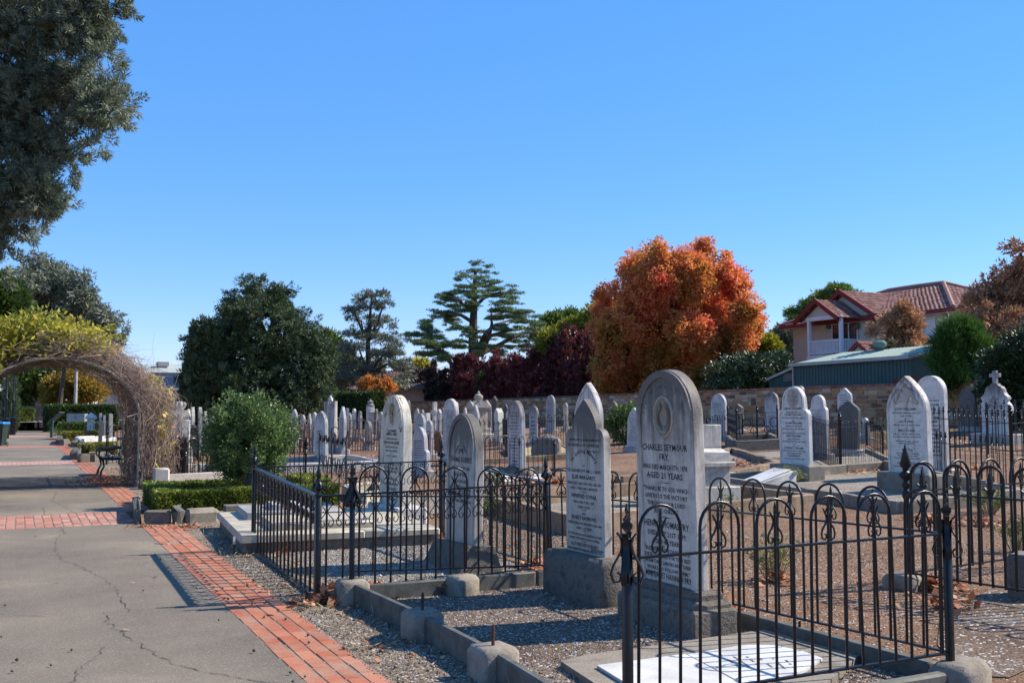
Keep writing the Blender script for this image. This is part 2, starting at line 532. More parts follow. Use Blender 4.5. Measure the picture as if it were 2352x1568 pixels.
def foliage_obj(name, m, parent, off, **kw):
    lobes = [((c[0] - off[0], c[1] - off[1], c[2] - off[2]), r) for c, r in kw.pop('lobes')]
    sb = kw.pop('sub', None)
    if sb: lobes = sublobes(lobes, *sb)
    P, Dv, Nn, ln, wd, tone = crown_leaves(lobes, **kw)
    me = leaf_mesh(name, P, Dv, Nn, ln, wd, tone, m, 3)
    return ob(name, me, parent)
def tree(name, label, cat, base, lobes, lmat, bark, trunk_r, trunk_pts=None, limbs=12, group=None, crown_name='crown', **kw):
    t = thing(name, label, cat, base, 0, group)
    b = Vector(base)
    top = max(lobes, key=lambda l: l[0][2])[0]
    mb = MB()
    cz = sum(l[0][2] for l in lobes) / len(lobes)
    if trunk_pts is None:
        mid = Vector((sum(l[0][0] for l in lobes) / len(lobes), sum(l[0][1] for l in lobes) / len(lobes), cz))
        trunk_pts = [b, b.lerp(mid, .5) + Vector((rnd.uniform(-.2, .2), rnd.uniform(-.2, .2), 0)), mid, mid.lerp(Vector(top), .8)]
    pts = [Vector(p) - b for p in trunk_pts]
    k = len(pts)
    mb.tube(pts, [trunk_r * (1 - .8 * i / (k - 1)) for i in range(k)], 8)
    mb.build('trunk', bark, t)
    lm = MB()
    rl = random.Random(5)
    for c, r in sorted(lobes, key=lambda q: -q[1][0])[:limbs]:
        c = Vector(c) - b
        s = min(pts, key=lambda p: (p - c).length + max(0, p.z - c.z) * 2)
        m1 = s.lerp(c, .5) + Vector((rl.uniform(-.1, .1), rl.uniform(-.1, .1), rl.uniform(-.1, .2))) * (c - s).length
        lm.tube([s, m1, c, c.lerp(Vector((m1.x, m1.y, c.z)), -.4)], [trunk_r * .4, trunk_r * .28, trunk_r * .14, trunk_r * .05], 5)
    if lm.f: tag(lm.build('limbs', bark, t), kind='stuff')
    foliage_obj(crown_name, lmat, t, b, lobes=lobes, **kw)
    return t
# ------------------------------------------------------------------ ground, path, gravel
def sheet(name, m, xs, ys, z):
    mb = MB()
    vs = [(x, y, gz(x, y) + z) for y in ys for x in xs]
    n = len(xs)
    fs = [(j * n + i, j * n + i + 1, (j + 1) * n + i + 1, (j + 1) * n + i) for j in range(len(ys) - 1) for i in range(n - 1)]
    mb.add(vs, fs)
    return tag(mb.build(name, m, smooth=180), kind='structure')
xs = [-900, -300, -100, -40, -10, 0, 5, 11] + [11 + .5 * i for i in range(1, 10)] + list(range(17, 52, 2)) + [60, 100, 300, 900]
ys = [-60, -10, 0, 10, 20, 40, 80, 150, 400, 1200]
sheet('ground', SOIL, xs, ys, 0)
PX0, PX1, BX1 = -.95, 1.555, 2.02
sheet('verge', VERGE, [BX1 - .03, 2.6, 3.1], [2, 10, 20, 40, 76], .004)
sheet('path', ASPHALT, [PX0, 0, PX1], [-3, 10, 30, 60, 84], .004)
PATH = bpy.data.objects['path']

def flat_poly(name, m, pts, z, label=None):
    mb = MB()
    mb.add([(p[0], p[1], gz(p[0], p[1]) + z) for p in pts], [tuple(range(len(pts)))])
    return tag(mb.build(name, m, smooth=0), kind='structure')

# cracks in the asphalt: dark filled seams lying a hair above it
def crack(name, px, w):
    pts = [G(u, v) for u, v in px]
    fine = []
    r = random.Random(len(px) * 7 + int(px[0][0]))
    for a, b in zip(pts[:-1], pts[1:]):
        k = max(2, int((b - a).length / .05))
        for i in range(k):
            p = a.lerp(b, i / k)
            fine.append(p + Vector((r.gauss(0, .014), r.gauss(0, .014), 0)))
    fine.append(pts[-1])
    mb = MB(); vs = []; fs = []
    for i, p in enumerate(fine):
        t = (fine[min(i + 1, len(fine) - 1)] - fine[max(i - 1, 0)]).normalized()
        n = Vector((-t.y, t.x, 0)) * w * .62 * r.choice([.08, .35, .5, .7, 1.0, 1.0])
        vs += [(p.x + n.x, p.y + n.y, .0085), (p.x - n.x, p.y - n.y, .0085)]
        if i: fs.append((2 * i - 2, 2 * i - 1, 2 * i + 1, 2 * i))
    mb.add(vs, fs)
    return mb.build(name, TAR, PATH, smooth=0)
TAR = two_tone('crack_filler', (.045, .04, .036), (.10, .09, .075), 20, .9, 80, 0)
crack('crack', [(140, 1210), (150, 1225), (130, 1235), (128, 1262), (140, 1285), (180, 1300), (240, 1330), (262, 1345), (275, 1370), (288, 1395), (300, 1410)], .006)
crack('crack', [(0, 1411), (70, 1415), (120, 1418)], .005)
crack('crack', [(245, 1408), (250, 1430), (285, 1460), (340, 1495), (400, 1525), (470, 1545), (545, 1558), (640, 1572)], .008)
crack('crack', [(240, 1485), (225, 1510), (190, 1530), (165, 1565), (150, 1600)], .006)
crack('crack', [(130, 1130), (120, 1150), (150, 1165), (175, 1180)], .008)
crack('crack', [(98, 1165), (104, 1182)], .008)

# ------------------------------------------------------------------ brickwork
def brick_meshes(lx, ly, h, m, tagname):
    out = []
    for k in range(4):
        mb = MB()
        e = .002 * (k - 1.5)
        mb.box(-lx / 2 + abs(e), lx / 2, -ly / 2, ly / 2 - abs(e), -h, 0, b=.006)
        out.append(mb.mesh(tagname, m, 30))
    return out
edge_bricks = brick_meshes(.110, .226, .05, BRICK, 'paver_brick')
band_bricks = brick_meshes(.107, .226, .05, BANDBRICK, 'band_brick')
EDGE = tag(ob('brick_edging', None, None, (PX1, 0, 0)), kind='structure')
MORTAR = two_tone('joint_sand', (.20, .13, .095), (.30, .21, .16), 5, .95, 80, .4)
b_ = MB(); b_.add([(0, 2, .0045), (.47, 2, .0045), (.47, 15.05, .0045), (0, 15.05, .0045)], [(0, 1, 2, 3)])
b_.add([(0, 16.95, .0045), (.47, 16.95, .0045), (.47, 76, .0045), (0, 76, .0045)], [(0, 1, 2, 3)])
b_.build('joint_bed', MORTAR, EDGE, smooth=0)
spots = []
y = 4.6
row = 0
bandY = []
for (v0, v1) in ((1210, 1180), (1066, 1059), (1027.5, 1023), (1003, 999.5)):
    p, q = G(150, v0), G(150, v1)
    bandY.append((p.y, q.y))
bandY[0] = (bandY[0][0], bandY[0][0] + 1.86)
for col in range(4):
    y = 4.4 + (col % 2) * .116 + rnd.uniform(-.02, .02)
    while y < 62:
        if not (14.95 < y < 17.05): spots.append((y, .058 + col * .116))
        y += .232
spots.sort()
jb = MB()
for i, (y, x) in enumerate(spots):
    dz = .0075 + rnd.uniform(0, .003) + (.005 if rnd.random() < .08 else 0)
    if i < 300:
        o = ob('brick', edge_bricks[rnd.randrange(4)], EDGE, (x + rnd.gauss(0, .0018), y + rnd.gauss(0, .002), dz), (rnd.gauss(0, .006), rnd.gauss(0, .010), rnd.gauss(0, .008)))
    elif y < 30:
        e = rnd.gauss(0, .002)
        jb.box(x - .052 + e, x + .052 + e, y - .111, y + .111, 0, dz, b=.004)
    else:
        jb.box(x - .053, x + .053, y - .112, y + .112, .003, dz)
tag(jb.build('distant_bricks', BRICK, EDGE, smooth=0), kind='stuff')
BAND = []
for k, (y0, y1) in enumerate(bandY):
    bo = tag(ob('brick_band', None, None, (PX0, y0, 0)), kind='structure')
    mb = MB(); W_ = PX1 - PX0
    mb.add([(0, 0, .0048), (W_, 0, .0048), (W_, y1 - y0, .0048), (0, y1 - y0, .0048)], [(0, 1, 2, 3)])
    mb.build('joint_bed', MORTAR, bo, smooth=0)
    far = MB()
    rows = max(2, int(round((y1 - y0) / .232)))
    for r_ in range(rows):
        yy = (r_ + .5) * (y1 - y0) / rows
        nx = int(W_ / .115)
        for i in range(nx):
            x = (i + .5) * W_ / nx + (r_ % 2) * .0 + rnd.gauss(0, .003)
            dz = .0075 + rnd.uniform(0, .005)
            if k == 0:
                ob('brick', band_bricks[rnd.randrange(4)], bo, (x, yy + rnd.gauss(0, .004), dz), (rnd.gauss(0, .015), rnd.gauss(0, .015), rnd.gauss(0, .015)))
            else:
                far.box(x - .053, x + .053, yy - .112, yy + .112, .003, dz)
    if k: tag(far.build('distant_bricks', BANDBRICK, bo, smooth=0), kind='stuff')
    BAND.append(bo)

# ------------------------------------------------------------------ iron fence builder
class Fence:
    """one enclosure: an Empty at its first corner, every bar, hoop, scroll, rail and post a child"""
    cache = {}
    def __init__(self, label, loc, m, group='iron grave fences', name='iron_fence'):
        self.o = thing(name, label, 'fence', loc, 0, group)
        self.loc = Vector(loc); self.m = m
        self.far = None
    def part(self, name, me, p, rz=0, scale=None, parent=None):
        if parent is None: return ob(name, me, self.o, Vector(p) - self.loc, rz, scale)
        return ob(name, me, parent, p, rz, scale)
    def key(self, *k):
        k = k + (self.m.name,)
        return k if k not in Fence.cache else k
    def mesh(self, k, fn, smooth=50):
        k = k + (self.m.name,)
        if k not in Fence.cache:
            mb = MB(); fn(mb)
            Fence.cache[k] = mb.mesh(k[0], self.m, smooth)
        return Fence.cache[k]
    def rail(self, p0, p1, z0, z1, w=.012, t=.006):
        a = Vector(p0) + Vector((0, 0, z0)); b = Vector(p1) + Vector((0, 0, z1))
        mb = MB()
        r_ = random.Random(int(a.x * 100))
        k = 5
        pts = [a.lerp(b, i / k) + Vector((0, 0, r_.gauss(0, .002))) for i in range(k + 1)]
        n = (b - a).normalized().cross(Vector((0, 0, 1))).normalized()
        mb.tube([p - self.loc for p in pts], 1.0, flat=(w, t, n))
        ob('rail', mb.mesh('rail', self.m, 30), self.o)
    def post(self, p, kind, h, s=.02, z0=0.0):
        def f(mb):
            if kind == 'strap':            # square post, four bent straps and a twisted spear
                mb.box(-s, s, -s, s, 0, h - .02, b=.004)
                for k in range(4):
                    a = k * PI / 2 + PI / 4
                    d = Vector((math.cos(a), math.sin(a), 0)); w = Vector((-d.y, d.x, 0))
                    prof = [(.022, h - .03), (.05, h - .045), (.022, h - .02 + .0), (.02, h - .04), (.03, h - .09), (.065, h - .15), (.08, h - .195), (.065, h - .235), (.035, h - .23), (.03, h - .2), (.045, h - .185)]
                    prof = [(.048, h + .004), (.03, h - .018), (.022, h - .05), (.03, h - .09), (.065, h - .15), (.08, h - .195), (.065, h - .235), (.035, h - .23), (.03, h - .2), (.045, h - .185)]
                    mb.tube([d * r_ + Vector((0, 0, z)) for r_, z in prof], 1.0, flat=(.014, .004, w))
                for i in range(14):
                    a0 = i * .42; a1 = a0 + .42
                    r0 = .003 + .026 * math.sin(PI * min(1, i / 14 + .08)); r1 = .003 + .026 * math.sin(PI * min(1, (i + 1) / 14 + .08))
                    z0_, z1_ = h - .03 + i * .0125, h - .03 + (i + 1) * .0125
                    if i == 6: r1 *= .55
                    if i == 7: r0 *= .55
                    q = [(r0 * math.cos(a0), r0 * math.sin(a0), z0_), (-r0 * math.cos(a0), -r0 * math.sin(a0), z0_), (-r1 * math.cos(a1), -r1 * math.sin(a1), z1_), (r1 * math.cos(a1), r1 * math.sin(a1), z1_)]
                    o = Vector((-math.sin(a0), math.cos(a0), 0)) * .004
                    mb.add([Vector(x) + o for x in q] + [Vector(x) - o for x in q], [(0, 1, 2, 3), (7, 6, 5, 4), (0, 3, 7, 4), (1, 5, 6, 2)])
            elif kind == 'urn':            # square post with a leafy knob and a spike
                mb.box(-s, s, -s, s, 0, h, b=.004)
                mb.lathe([(s * 1.5, h), (s * 1.5, h + .015), (s * .7, h + .025), (s * .7, h + .045), (s * 1.9, h + .065), (s * 1.95, h + .075), (s * 1.2, h + .115), (s * .9, h + .125), (s * 1.0, h + .135), (s * .55, h + .145), (s * 1.0, h + .175), (s * .8, h + .20), (s * .3, h + .25), (.002, h + .285)], 8)
                for k in range(8):
                    a = k * PI / 4
                    d = Vector((math.cos(a), math.sin(a), 0))
                    mb.tube([d * s * 1.2 + Vector((0, 0, h + .112)), d * s * 1.75 + Vector((0, 0, h + .085)), d * s * 2.2 + Vector((0, 0, h + .062))], [.006, .009, .003], 5)
            elif kind == 'spear':          # turned post with a tall cone
                mb.lathe([(s * .9, 0), (s * .9, h * .25), (s * 1.15, h * .27), (s * .8, h * .3), (s * .8, h * .72), (s * 1.2, h * .75), (s * 1.2, h * .79), (s * .7, h * .82), (s * 1.3, h * .86), (s * .7, h * .9), (s * 2.1, h * .95), (s * 2.1, h * .965), (s * .8, h), (s * 1.0, h + .02), (s * 1.75, h + .05), (.003, h + .24)], 10)
            elif kind == 'knob':
                mb.lathe([(s, 0), (s, h * .93), (s * 1.4, h * .94), (s * 1.4, h * .955), (s * .7, h * .965), (s * 1.5, h), (s * 1.3, h + .02), (s * .8, h + .035), (s * 1.1, h + .05), (s * .2, h + .12)], 8)
            else:
                mb.box(-s, s, -s, s, 0, h, b=.003)
                mb.lathe([(s * 1.3, h), (s * 1.3, h + .02), (.002, h + .1)], 6)
        me = self.mesh(('post', kind, round(h, 3), s), f)
        return self.part('post', me, Vector(p) + Vector((0, 0, z0)), rnd.uniform(-.1, .1))
    def hoops(self, p0, p1, n, zb0, zt0, zb1, zt1, rise=.24, r=.008, orn='scroll', bars=True, joined=False, gap=.33, nseg=10, side=8):
        p0, p1 = Vector(p0), Vector(p1)
        d = p1 - p0; Ln = d.length; ang = math.atan2(d.y, d.x)
        pitch = Ln / n; hw = pitch * (1 - gap) / 2
        H = 1.0
        def hoop(mb):
            st = rise - hw if rise > hw else rise * .3
            pts = [(-hw, 0, -.01), (-hw, 0, .5), (-hw, 0, 1 + st)]
            for i in range(1, nseg):
                a = PI - PI * i / nseg
                pts.append((hw * math.cos(a), 0, 1 + st + (rise - st) * math.sin(a)))
            pts += [(hw, 0, 1 + st), (hw, 0, .5), (hw, 0, -.01)]
            mb.tube(pts, r, side, cap=False)
        def bar(mb):
            top = 1 + rise * (.86 if orn else .0)
            mb.tube([(0, 0, -.01), (0, 0, 1), (0, 0, top - .03), (0, 0, top)], [r * .9, r * .9, r * .8, .001], side)
        def scroll(mb):
            zt = rise * .86
            for sgn in (-1, 1):
                if orn == 'scroll':
                    prof = [(.036, zt - .03), (.026, zt - .045), (.012, zt - .07), (.01, zt - .085), (.02, zt - .115), (.04, zt - .14), (.048, zt - .165), (.042, zt - .19), (.026, zt - .197), (.014, zt - .185), (.016, zt - .168), (.026, zt - .168)]
                    k = rise / .26
                    prof = [(x * min(1, hw / .1) , z * 1.0) for x, z in prof]
                    mb.tube([(sgn * x, 0, z) for x, z in prof], [.0035, .006, .006, .006, .006, .006, .0055, .0055, .005, .005, .005, .004], 5)
                elif orn == 'fleur':
                    k = rise / .26
                    mb.tube([(sgn * .006, 0, .0), (sgn * .02, 0, .05 * k), (sgn * .045, 0, .075 * k), (sgn * .052, 0, .055 * k)], [.012, .013, .011, .006], 5)
            if orn == 'fleur':
                k = rise / .26
                mb.lathe([(.006, -.06), (.016, -.05), (.01, -.04), (.017, -.02), (.008, 0), (.012, .02)], 6)
                mb.tube([(0, 0, .0), (0, 0, .06 * k), (0, 0, .10 * k), (0, 0, .16 * k)], 1.0, flat=(.02, .007, (1, 0, 0)))
            elif orn == 'scroll':
                mb.lathe([(.006, zt - .05), (.0095, zt - .03), (.007, zt - .02), (.009, zt - .01), (.002, zt + .02)], 6)
        far = MB() if joined else None
        kk = (round(hw, 3), rise, r, orn, side, nseg)
        mh = None if joined else self.mesh(('hoop',) + kk, hoop)
        mbx = None if joined else self.mesh(('bar',) + kk, bar)
        ms = self.mesh(('scroll',) + kk, scroll) if orn and not joined else None
        src = None
        for i in range(n):
            f = (i + .5) / n
            c = p0.lerp(p1, f)
            zb, zt = zb0 + (zb1 - zb0) * f, zt0 + (zt1 - zt0) * f
            jit = rnd.gauss(0, .012)
            if joined:
                for fn, on in ((hoop, 1), (bar, bars)):
                    if not on: continue
                    t = MB(); fn(t)
                    M = Matrix.Rotation(ang, 3, 'Z')
                    vs = []
                    for v in t.v:
                        z = v[2]
                        z = zb + z * (zt - zb) if z <= 1 else zt + (z - 1)
                        q = M @ Vector((v[0] + jit * z * .5, v[1], 0))
                        vs.append((c.x + q.x - self.loc.x, c.y + q.y - self.loc.y, c.z + z - self.loc.z))
                    far.add(vs, t.f)
                continue
            # the shared mesh is one unit tall below the top rail: split the scale so the arch keeps its shape
            S = zt - zb
            me = self.mesh(('hoop', round(S, 2)) + kk, lambda mb: self._scaled(mb, hoop, S))
            self.part('hoop', me, c + Vector((0, 0, zb)), (0, jit, ang))
            if bars:
                me = self.mesh(('bar', round(S, 2)) + kk, lambda mb: self._scaled(mb, bar, S))
                bo = self.part('bar', me, c + Vector((0, 0, zb)), (rnd.gauss(0, .006), jit, ang))
                if orn: ob('scroll', ms, bo, (0, 0, S))
        if joined: tag(far.build('railing', self.m, self.o), kind='stuff')
    @staticmethod
    def _scaled(mb, fn, S):
        t = MB(); fn(t)
        mb.add([(x, y, z * S if z <= 1 else S + z - 1) for x, y, z in t.v], t.f)
    def bars(self, p0, p1, n, z0, z1, h0, h1, r=.007, tip='spear', orn=None, joined=False, flat=None, side=6):
        """upright bars; orn: 'lyre' wrought S-scrolls under the rail, 'twist' crossed twisted leaves"""
        p0, p1 = Vector(p0), Vector(p1)
        d = p1 - p0; ang = math.atan2(d.y, d.x); pitch = d.length / n
        far = MB() if joined else None
        def barf(mb, h):
            if flat: mb.box(-flat[0], flat[0], -flat[1], flat[1], 0, h)
            else: mb.tube([(0, 0, 0), (0, 0, h)], r, side)
            if tip == 'spear':
                mb.lathe([(r * 1.6, h), (r * 1.9, h + .015), (r, h + .025), (r * 2.2, h + .05), (.001, h + .12)], 6)
            elif tip == 'fleur':
                mb.lathe([(r, h), (r * 2, h + .012), (r, h + .022), (r * 2, h + .04), (r, h + .05)], 6)
                for s in (-1, 1):
                    mb.tube([(0, 0, h + .045), (s * .022, 0, h + .07), (s * .042, 0, h + .085), (s * .044, 0, h + .07)], [.009, .011, .01, .006], 5)
                mb.tube([(0, 0, h + .05), (0, 0, h + .09), (0, 0, h + .13), (0, 0, h + .17)], 1.0, flat=(.016, .008, (1, 0, 0)))
        def lyre(mb):
            a = pitch * .46
            for s in (-1, 1):
                pts = [(.030, -.030), (.024, -.040), (.033, -.055), (.047, -.05), (.058, -.03), (.052, -.008), (.034, -.003), (.016, -.010), (.008, -.03)]
                pts = []
                for i in range(9): # upper curl
                    q = -PI * .2 + i * PI * 1.75 / 8
                    rr = .014 + .016 * i / 8
                    pts.append((.036 - rr * math.cos(q) * .9 , -.036 + rr * math.sin(q)))
                pts = [(x * a / .075, z) for x, z in pts]
                pts = [(x, z) for x, z in pts]
                last = pts[-1]
                pts += [(a * .78, -.075), (a * .35, -.105), (.008, -.135), (a * .35, -.165), (a * .78, -.195), (a * .92, -.222), (a * .8, -.252), (a * .52, -.265), (a * .28, -.252), (a * .26, -.23), (a * .42, -.222)]
                mb.tube([(s * x, 0, z) for x, z in pts], .0048, 5)
        def twist(mb):
            for s in (-1, 1):
                pts = []
                for i in range(17):
                    q = i / 16
                    pts.append(Vector((s * pitch * .5 * math.sin(q * 2 * PI), .004 * s, -.02 - q * .24)))
                wd = [.45 + .55 * abs(math.sin(i / 16 * 2 * PI * 2)) for i in range(17)]
                mb.tube(pts, wd, flat=(.0105, .003, Vector((.8, .6 * s, 0)).normalized()))
            for z in (-.03, -.14, -.25):
                mb.lathe([(.001, z - .016), (.008, z - .01), (.010, z), (.008, z + .01), (.001, z + .016)], 6, c=(0, -.01, 0))
        for i in range(n + 1 if orn is None else n):
            f = (i + (0 if orn is None else .5)) / n
            if orn is None and i in (0, n) and not joined: continue
            c = p0.lerp(p1, f)
            za, h = z0 + (z1 - z0) * f, h0 + (h1 - h0) * f
            lean = rnd.gauss(0, .008)
            if joined:
                t = MB(); barf(t, h - za)
                M = Matrix.Translation((c.x - self.loc.x, c.y - self.loc.y, c.z + za - self.loc.z)) @ Matrix.Rotation(ang, 4, 'Z') @ Matrix.Rotation(lean, 4, 'Y')
                far.add([M @ Vector(v) for v in t.v], t.f)
                continue
            hh = round(h - za, 2)
            me = self.mesh(('bar', hh, r, tip, flat, side), lambda mb: barf(mb, hh))
            bo = self.part('bar', me, c + Vector((0, 0, za)), (0, lean, ang))
            if orn == 'lyre': ob('scroll', self.mesh(('scroll', 'lyre', round(pitch, 3)), lyre), bo, (0, 0, hh))
            elif orn == 'twist': ob('twisted_leaf', self.mesh(('twisted_leaf', round(pitch, 3)), twist), bo, (0, 0, hh))
        if joined: tag(far.build('railing', self.m, self.o), kind='stuff')

def block(name, label, m, p, sx, sy, sz, rz=0, b=.03, cat='kerb stone', group=None, rough=.0, parent=None):
    mb = MB(); mb.box(-sx / 2, sx / 2, -sy / 2, sy / 2, -.05, sz, b=b)
    if rough:
        r_ = random.Random(int(sx * 1000 + sz * 777))
        mb.v = [(x + r_.gauss(0, rough), y + r_.gauss(0, rough), z + r_.gauss(0, rough)) for x, y, z in mb.v]
    o = mb.build(name, m, parent, p, rz, smooth=40)
    if parent is None: tag(o, label, cat, group)
    return o
def kerb_run(mb, a, b, w, h, off, zb=-.05, bev=.012):
    a, b = Vector(a) - off, Vector(b) - off
    d = b - a; ang = math.atan2(d.y, d.x); L_ = d.length
    sl = (b.z - a.z) / L_
    k = MB(); k.box(0, L_, -w / 2, w / 2, zb, h, b=bev)
    M = Matrix.Translation(a) @ Matrix.Rotation(ang, 4, 'Z')
    mb.add([M @ Vector((x, y, z + sl * x)) for x, y, z in k.v], k.f)

# ------------------------------------------------------------------ the open plot with two tall stones
A, Bc, Cc, D = B(1438, 4.95), B(2168, 5.95), B(811, 8.5), B(1332, 9.5)
ZK = .17
plot = thing('grave_kerb', 'long low surround of slate boards between pale blocks along the brick edging', 'grave surround', Cc, 0, 'grave surrounds')
k1, k2, k3, k4 = B(812, 8.5), B(972, 7.22), B(1133, 6.15), B(1295, 5.35)
for a, b in ((k1, k2), (k2, k3), (k3, B(1440, 4.6))):
    mb = MB(); kerb_run(mb, a, b, .06, ZK, Cc); mb.build('slate_board', SLATE, plot)
for i, p in enumerate((k1, k2, k3)):
    mb = MB(); mb.box(-.125, .125, -.125, .125, -.05, ZK + .025, b=.03)
    bl = mb.build('block', CONC, plot, p - Cc, R(-2 + 3 * i), smooth=60)
    if i:
        mb = MB(); mb.tube([(0, 0, ZK), (.003, .002, ZK + .13)], .011, 7); mb.tube([(.003, .002, ZK + .10), (.003, .002, ZK + .145)], .008, 7)
        mb.build('iron_pin', RUST, bl)
cd = D - Cc
for f0, f1 in ((.06, .42), (.52, .78), (.79, 1.0)):
    mb = MB(); kerb_run(mb, Cc.lerp(D, f0), Cc.lerp(D, f1), .06, ZK - .03, Cc); mb.build('slate_board', SLATE, plot)
mb = MB(); mb.box(-.13, .13, -.12, .12, -.05, .17, b=.04)
mb.build('block', CONC, plot, Cc.lerp(D, .47) - Cc - Vector((.06, .06, 0)), .3, smooth=60)
for f0, f1 in ((0, .34), (.42, .97)):
    mb = MB(); kerb_run(mb, D.lerp(Bc, f0), D.lerp(Bc, f1), .08, ZK - .05, Cc); mb.build('slate_board', SLATE, plot)
mb = MB(); mb.box(-.13, .13, -.17, .17, -.05, .14, b=.045); mb.build('block', CONC, plot, D.lerp(Bc, .38) - Cc, .4, smooth=60)
mb = MB(); kerb_run(mb, A.lerp(Bc, .5), A.lerp(Bc, .93), .07, .12, Cc - Vector((.02, -.06, 0))); mb.build('slate_board', SLATE, plot)
mb = MB(); mb.box(-.2, .17, -.13, .13, -.05, .155, b=.05); mb.build('block', CONC, plot, Bc - Cc + Vector((.06, -.02, 0)), .35, smooth=60)
mb = MB(); mb.box(-.15, .15, -.15, .15, -.05, .17, b=.04); mb.build('block', CONC, plot, A - Cc, .3, smooth=60)
mb = MB(); mb.tube([(0, 0, 0), (0, 0, .2)], .010, 7); mb.build('iron_pin', IRON2, plot, A.lerp(Bc, .40) - Cc + Vector((0, -.1, 0)))
flat_poly('gravel_bed', MULCH, [k1, k2, k3, k4, A, Bc, D], .009)
PLOT_POLY = [k1, k2, k3, k4, A, Bc, D]

fy = Fence('black hoop fence with fleur scrolls round the plot of two tall stones', A + Vector((0, 0, ZK)), IRON)
for p, zz in ((A, .17), (Bc, .15), (Cc, .2), (D, .1)):
    fy.post(p, 'strap', (.83 if p is not D else .8), .02 if p is not A else .021, zz)
zT = .88
fy.rail(A, Bc, zT, zT); fy.rail(A, Bc, .20, .20)
fy.hoops(A, Bc, 6, .20, zT, .20, zT, .25, .0085)
fy.rail(Cc, D, zT, .79); fy.rail(Cc, D, .26, .17)
fy.hoops(Cc, D, 6, .26, zT, .17, .79, .25, .0085)
fy.rail(D, Bc, .79, zT); fy.rail(D, Bc, .12, .20)
fy.hoops(D, Bc, 11, .12, .79, .20, zT, .25, .0085)
for f in (.35, .7): fy.part('stay', fy.mesh(('stay', f), lambda mb: mb.tube([(0, 0, 0), (0, 0, .14)], .009, 6)), D.lerp(Bc, f) + Vector((0, 0, .02)))

# fallen white slab in its concrete bed
bed = [G(1288, 1536), G(1349, 1520), G(1560, 1490), G(1790, 1456), G(1985, 1511)]
bed += [B(1760, 5.0), B(1640, 4.55)]
led = thing('fallen_slab', 'white marble slab lying broken in a concrete bed behind the hoop fence', 'grave slab', bed[0])
mb = MB(); mb.poly([Vector((p.x, p.y, 0)) - Vector((bed[0].x, bed[0].y, 0)) for p in bed], 0, .05); mb.build('concrete_bed', CONC, led, smooth=30)
def zpt(u, v): p = G(u, v, .06); return Vector((p.x - bed[0].x, p.y - bed[0].y, 0))
tip = [zpt(1578, 1503.5), zpt(1712, 1482), zpt(1779, 1483), zpt(1846, 1497), zpt(1889, 1513), zpt(1850, 1540), zpt(1720, 1578)]
but = [zpt(1371, 1530), zpt(1574, 1504), zpt(1714, 1580), zpt(1520, 1615), zpt(1452, 1580), zpt(1400, 1548)]
mb = MB(); mb.poly(tip, .052, .068); tipo = mb.build('pointed_piece', WHITEM, led, smooth=30)
mb = MB(); mb.poly(but, .052, .070); mb.build('broken_piece', WHITEM, led, smooth=30)
mb = MB()
ca, cb = zpt(1640, 1520), zpt(1840, 1510)
for i in range(6):
    a = zpt(1655 + i * 30, 1506 + i * 2 + (i % 2) * 2); b = zpt(1700 + i * 26, 1535 + i * 1)
    dd = (b - a); n = Vector((-dd.y, dd.x, 0)).normalized() * .008
    f = 0
    while f < .95:
        g = f + rnd.uniform(.04, .12)
        if rnd.random() < .7:
            q0, q1 = a.lerp(b, f), a.lerp(b, min(g, 1))
            mb.add([q0 + n + Vector((0, 0, .0695)), q1 + n + Vector((0, 0, .0695)), q1 - n + Vector((0, 0, .0695)), q0 - n + Vector((0, 0, .0695))], [(0, 1, 2, 3)])
        f = g + .03
mb.build('inscription', LETTERG, tipo, smooth=0)

# ------------------------------------------------------------------ the railed grave beside the path
RA, RB, RC, RD = B(733, 8.6), B(586, 11.56), B(1014, 12.58), B(1263, 10.09)
hR = {'a': .87, 'b': .94, 'c': .965, 'd': .87}
rf = Fence('black fence of wrought scrolls and twisted iron leaves around a round topped stone', RA, IRON)
for p, h in ((RA, .87), (RB, .94), (RC, .965), (RD, .87)):
    o = rf.post(p, 'urn', h, .024)
    if p is RD: o.rotation_euler = (0.0, -.05, .1)
rf.rail(RA, RB, .87, .94, .028, .007); rf.rail(RA, RB, .03, .05, .02, .006)
rf.rail(RC, RD, .965, .87, .028, .007); rf.rail(RC, RD, .05, .05, .02, .006)
rf.rail(RA, RD, .87, .87, .012, .008); rf.rail(RA, RD, .05, .06, .012, .006)
rf.rail(RB, RC, .94, .965, .012, .008); rf.rail(RB, RC, .05, .06, .012, .006)
rf.bars(RA, RB, 17, .03, .05, .87, .94, tip=None, orn='twist', flat=(.017, .008))
rf.bars(RC, RD, 15, .05, .05, .965, .87, tip=None, orn='twist', flat=(.012, .006))
rf.bars(RA, RD, 16, .05, .06, .87, .87, tip=None, orn='lyre', r=.0095)
rf.bars(RB, RC, 15, .05, .06, .94, .965, tip=None, orn='lyre', r=.008)
flat_poly('gravel_bed', GRAVEL, [RA, RD, RC, RB], .008)
mb = MB(); kerb_run(mb, RA + Vector((.1, .03, 0)), RA.lerp(RB, .98), .09, .03, RA)
tag(mb.build('stone_sill', DARKSTONE, None, RA), 'worn stone sill under the twisted leaf side of the black fence', 'kerb')
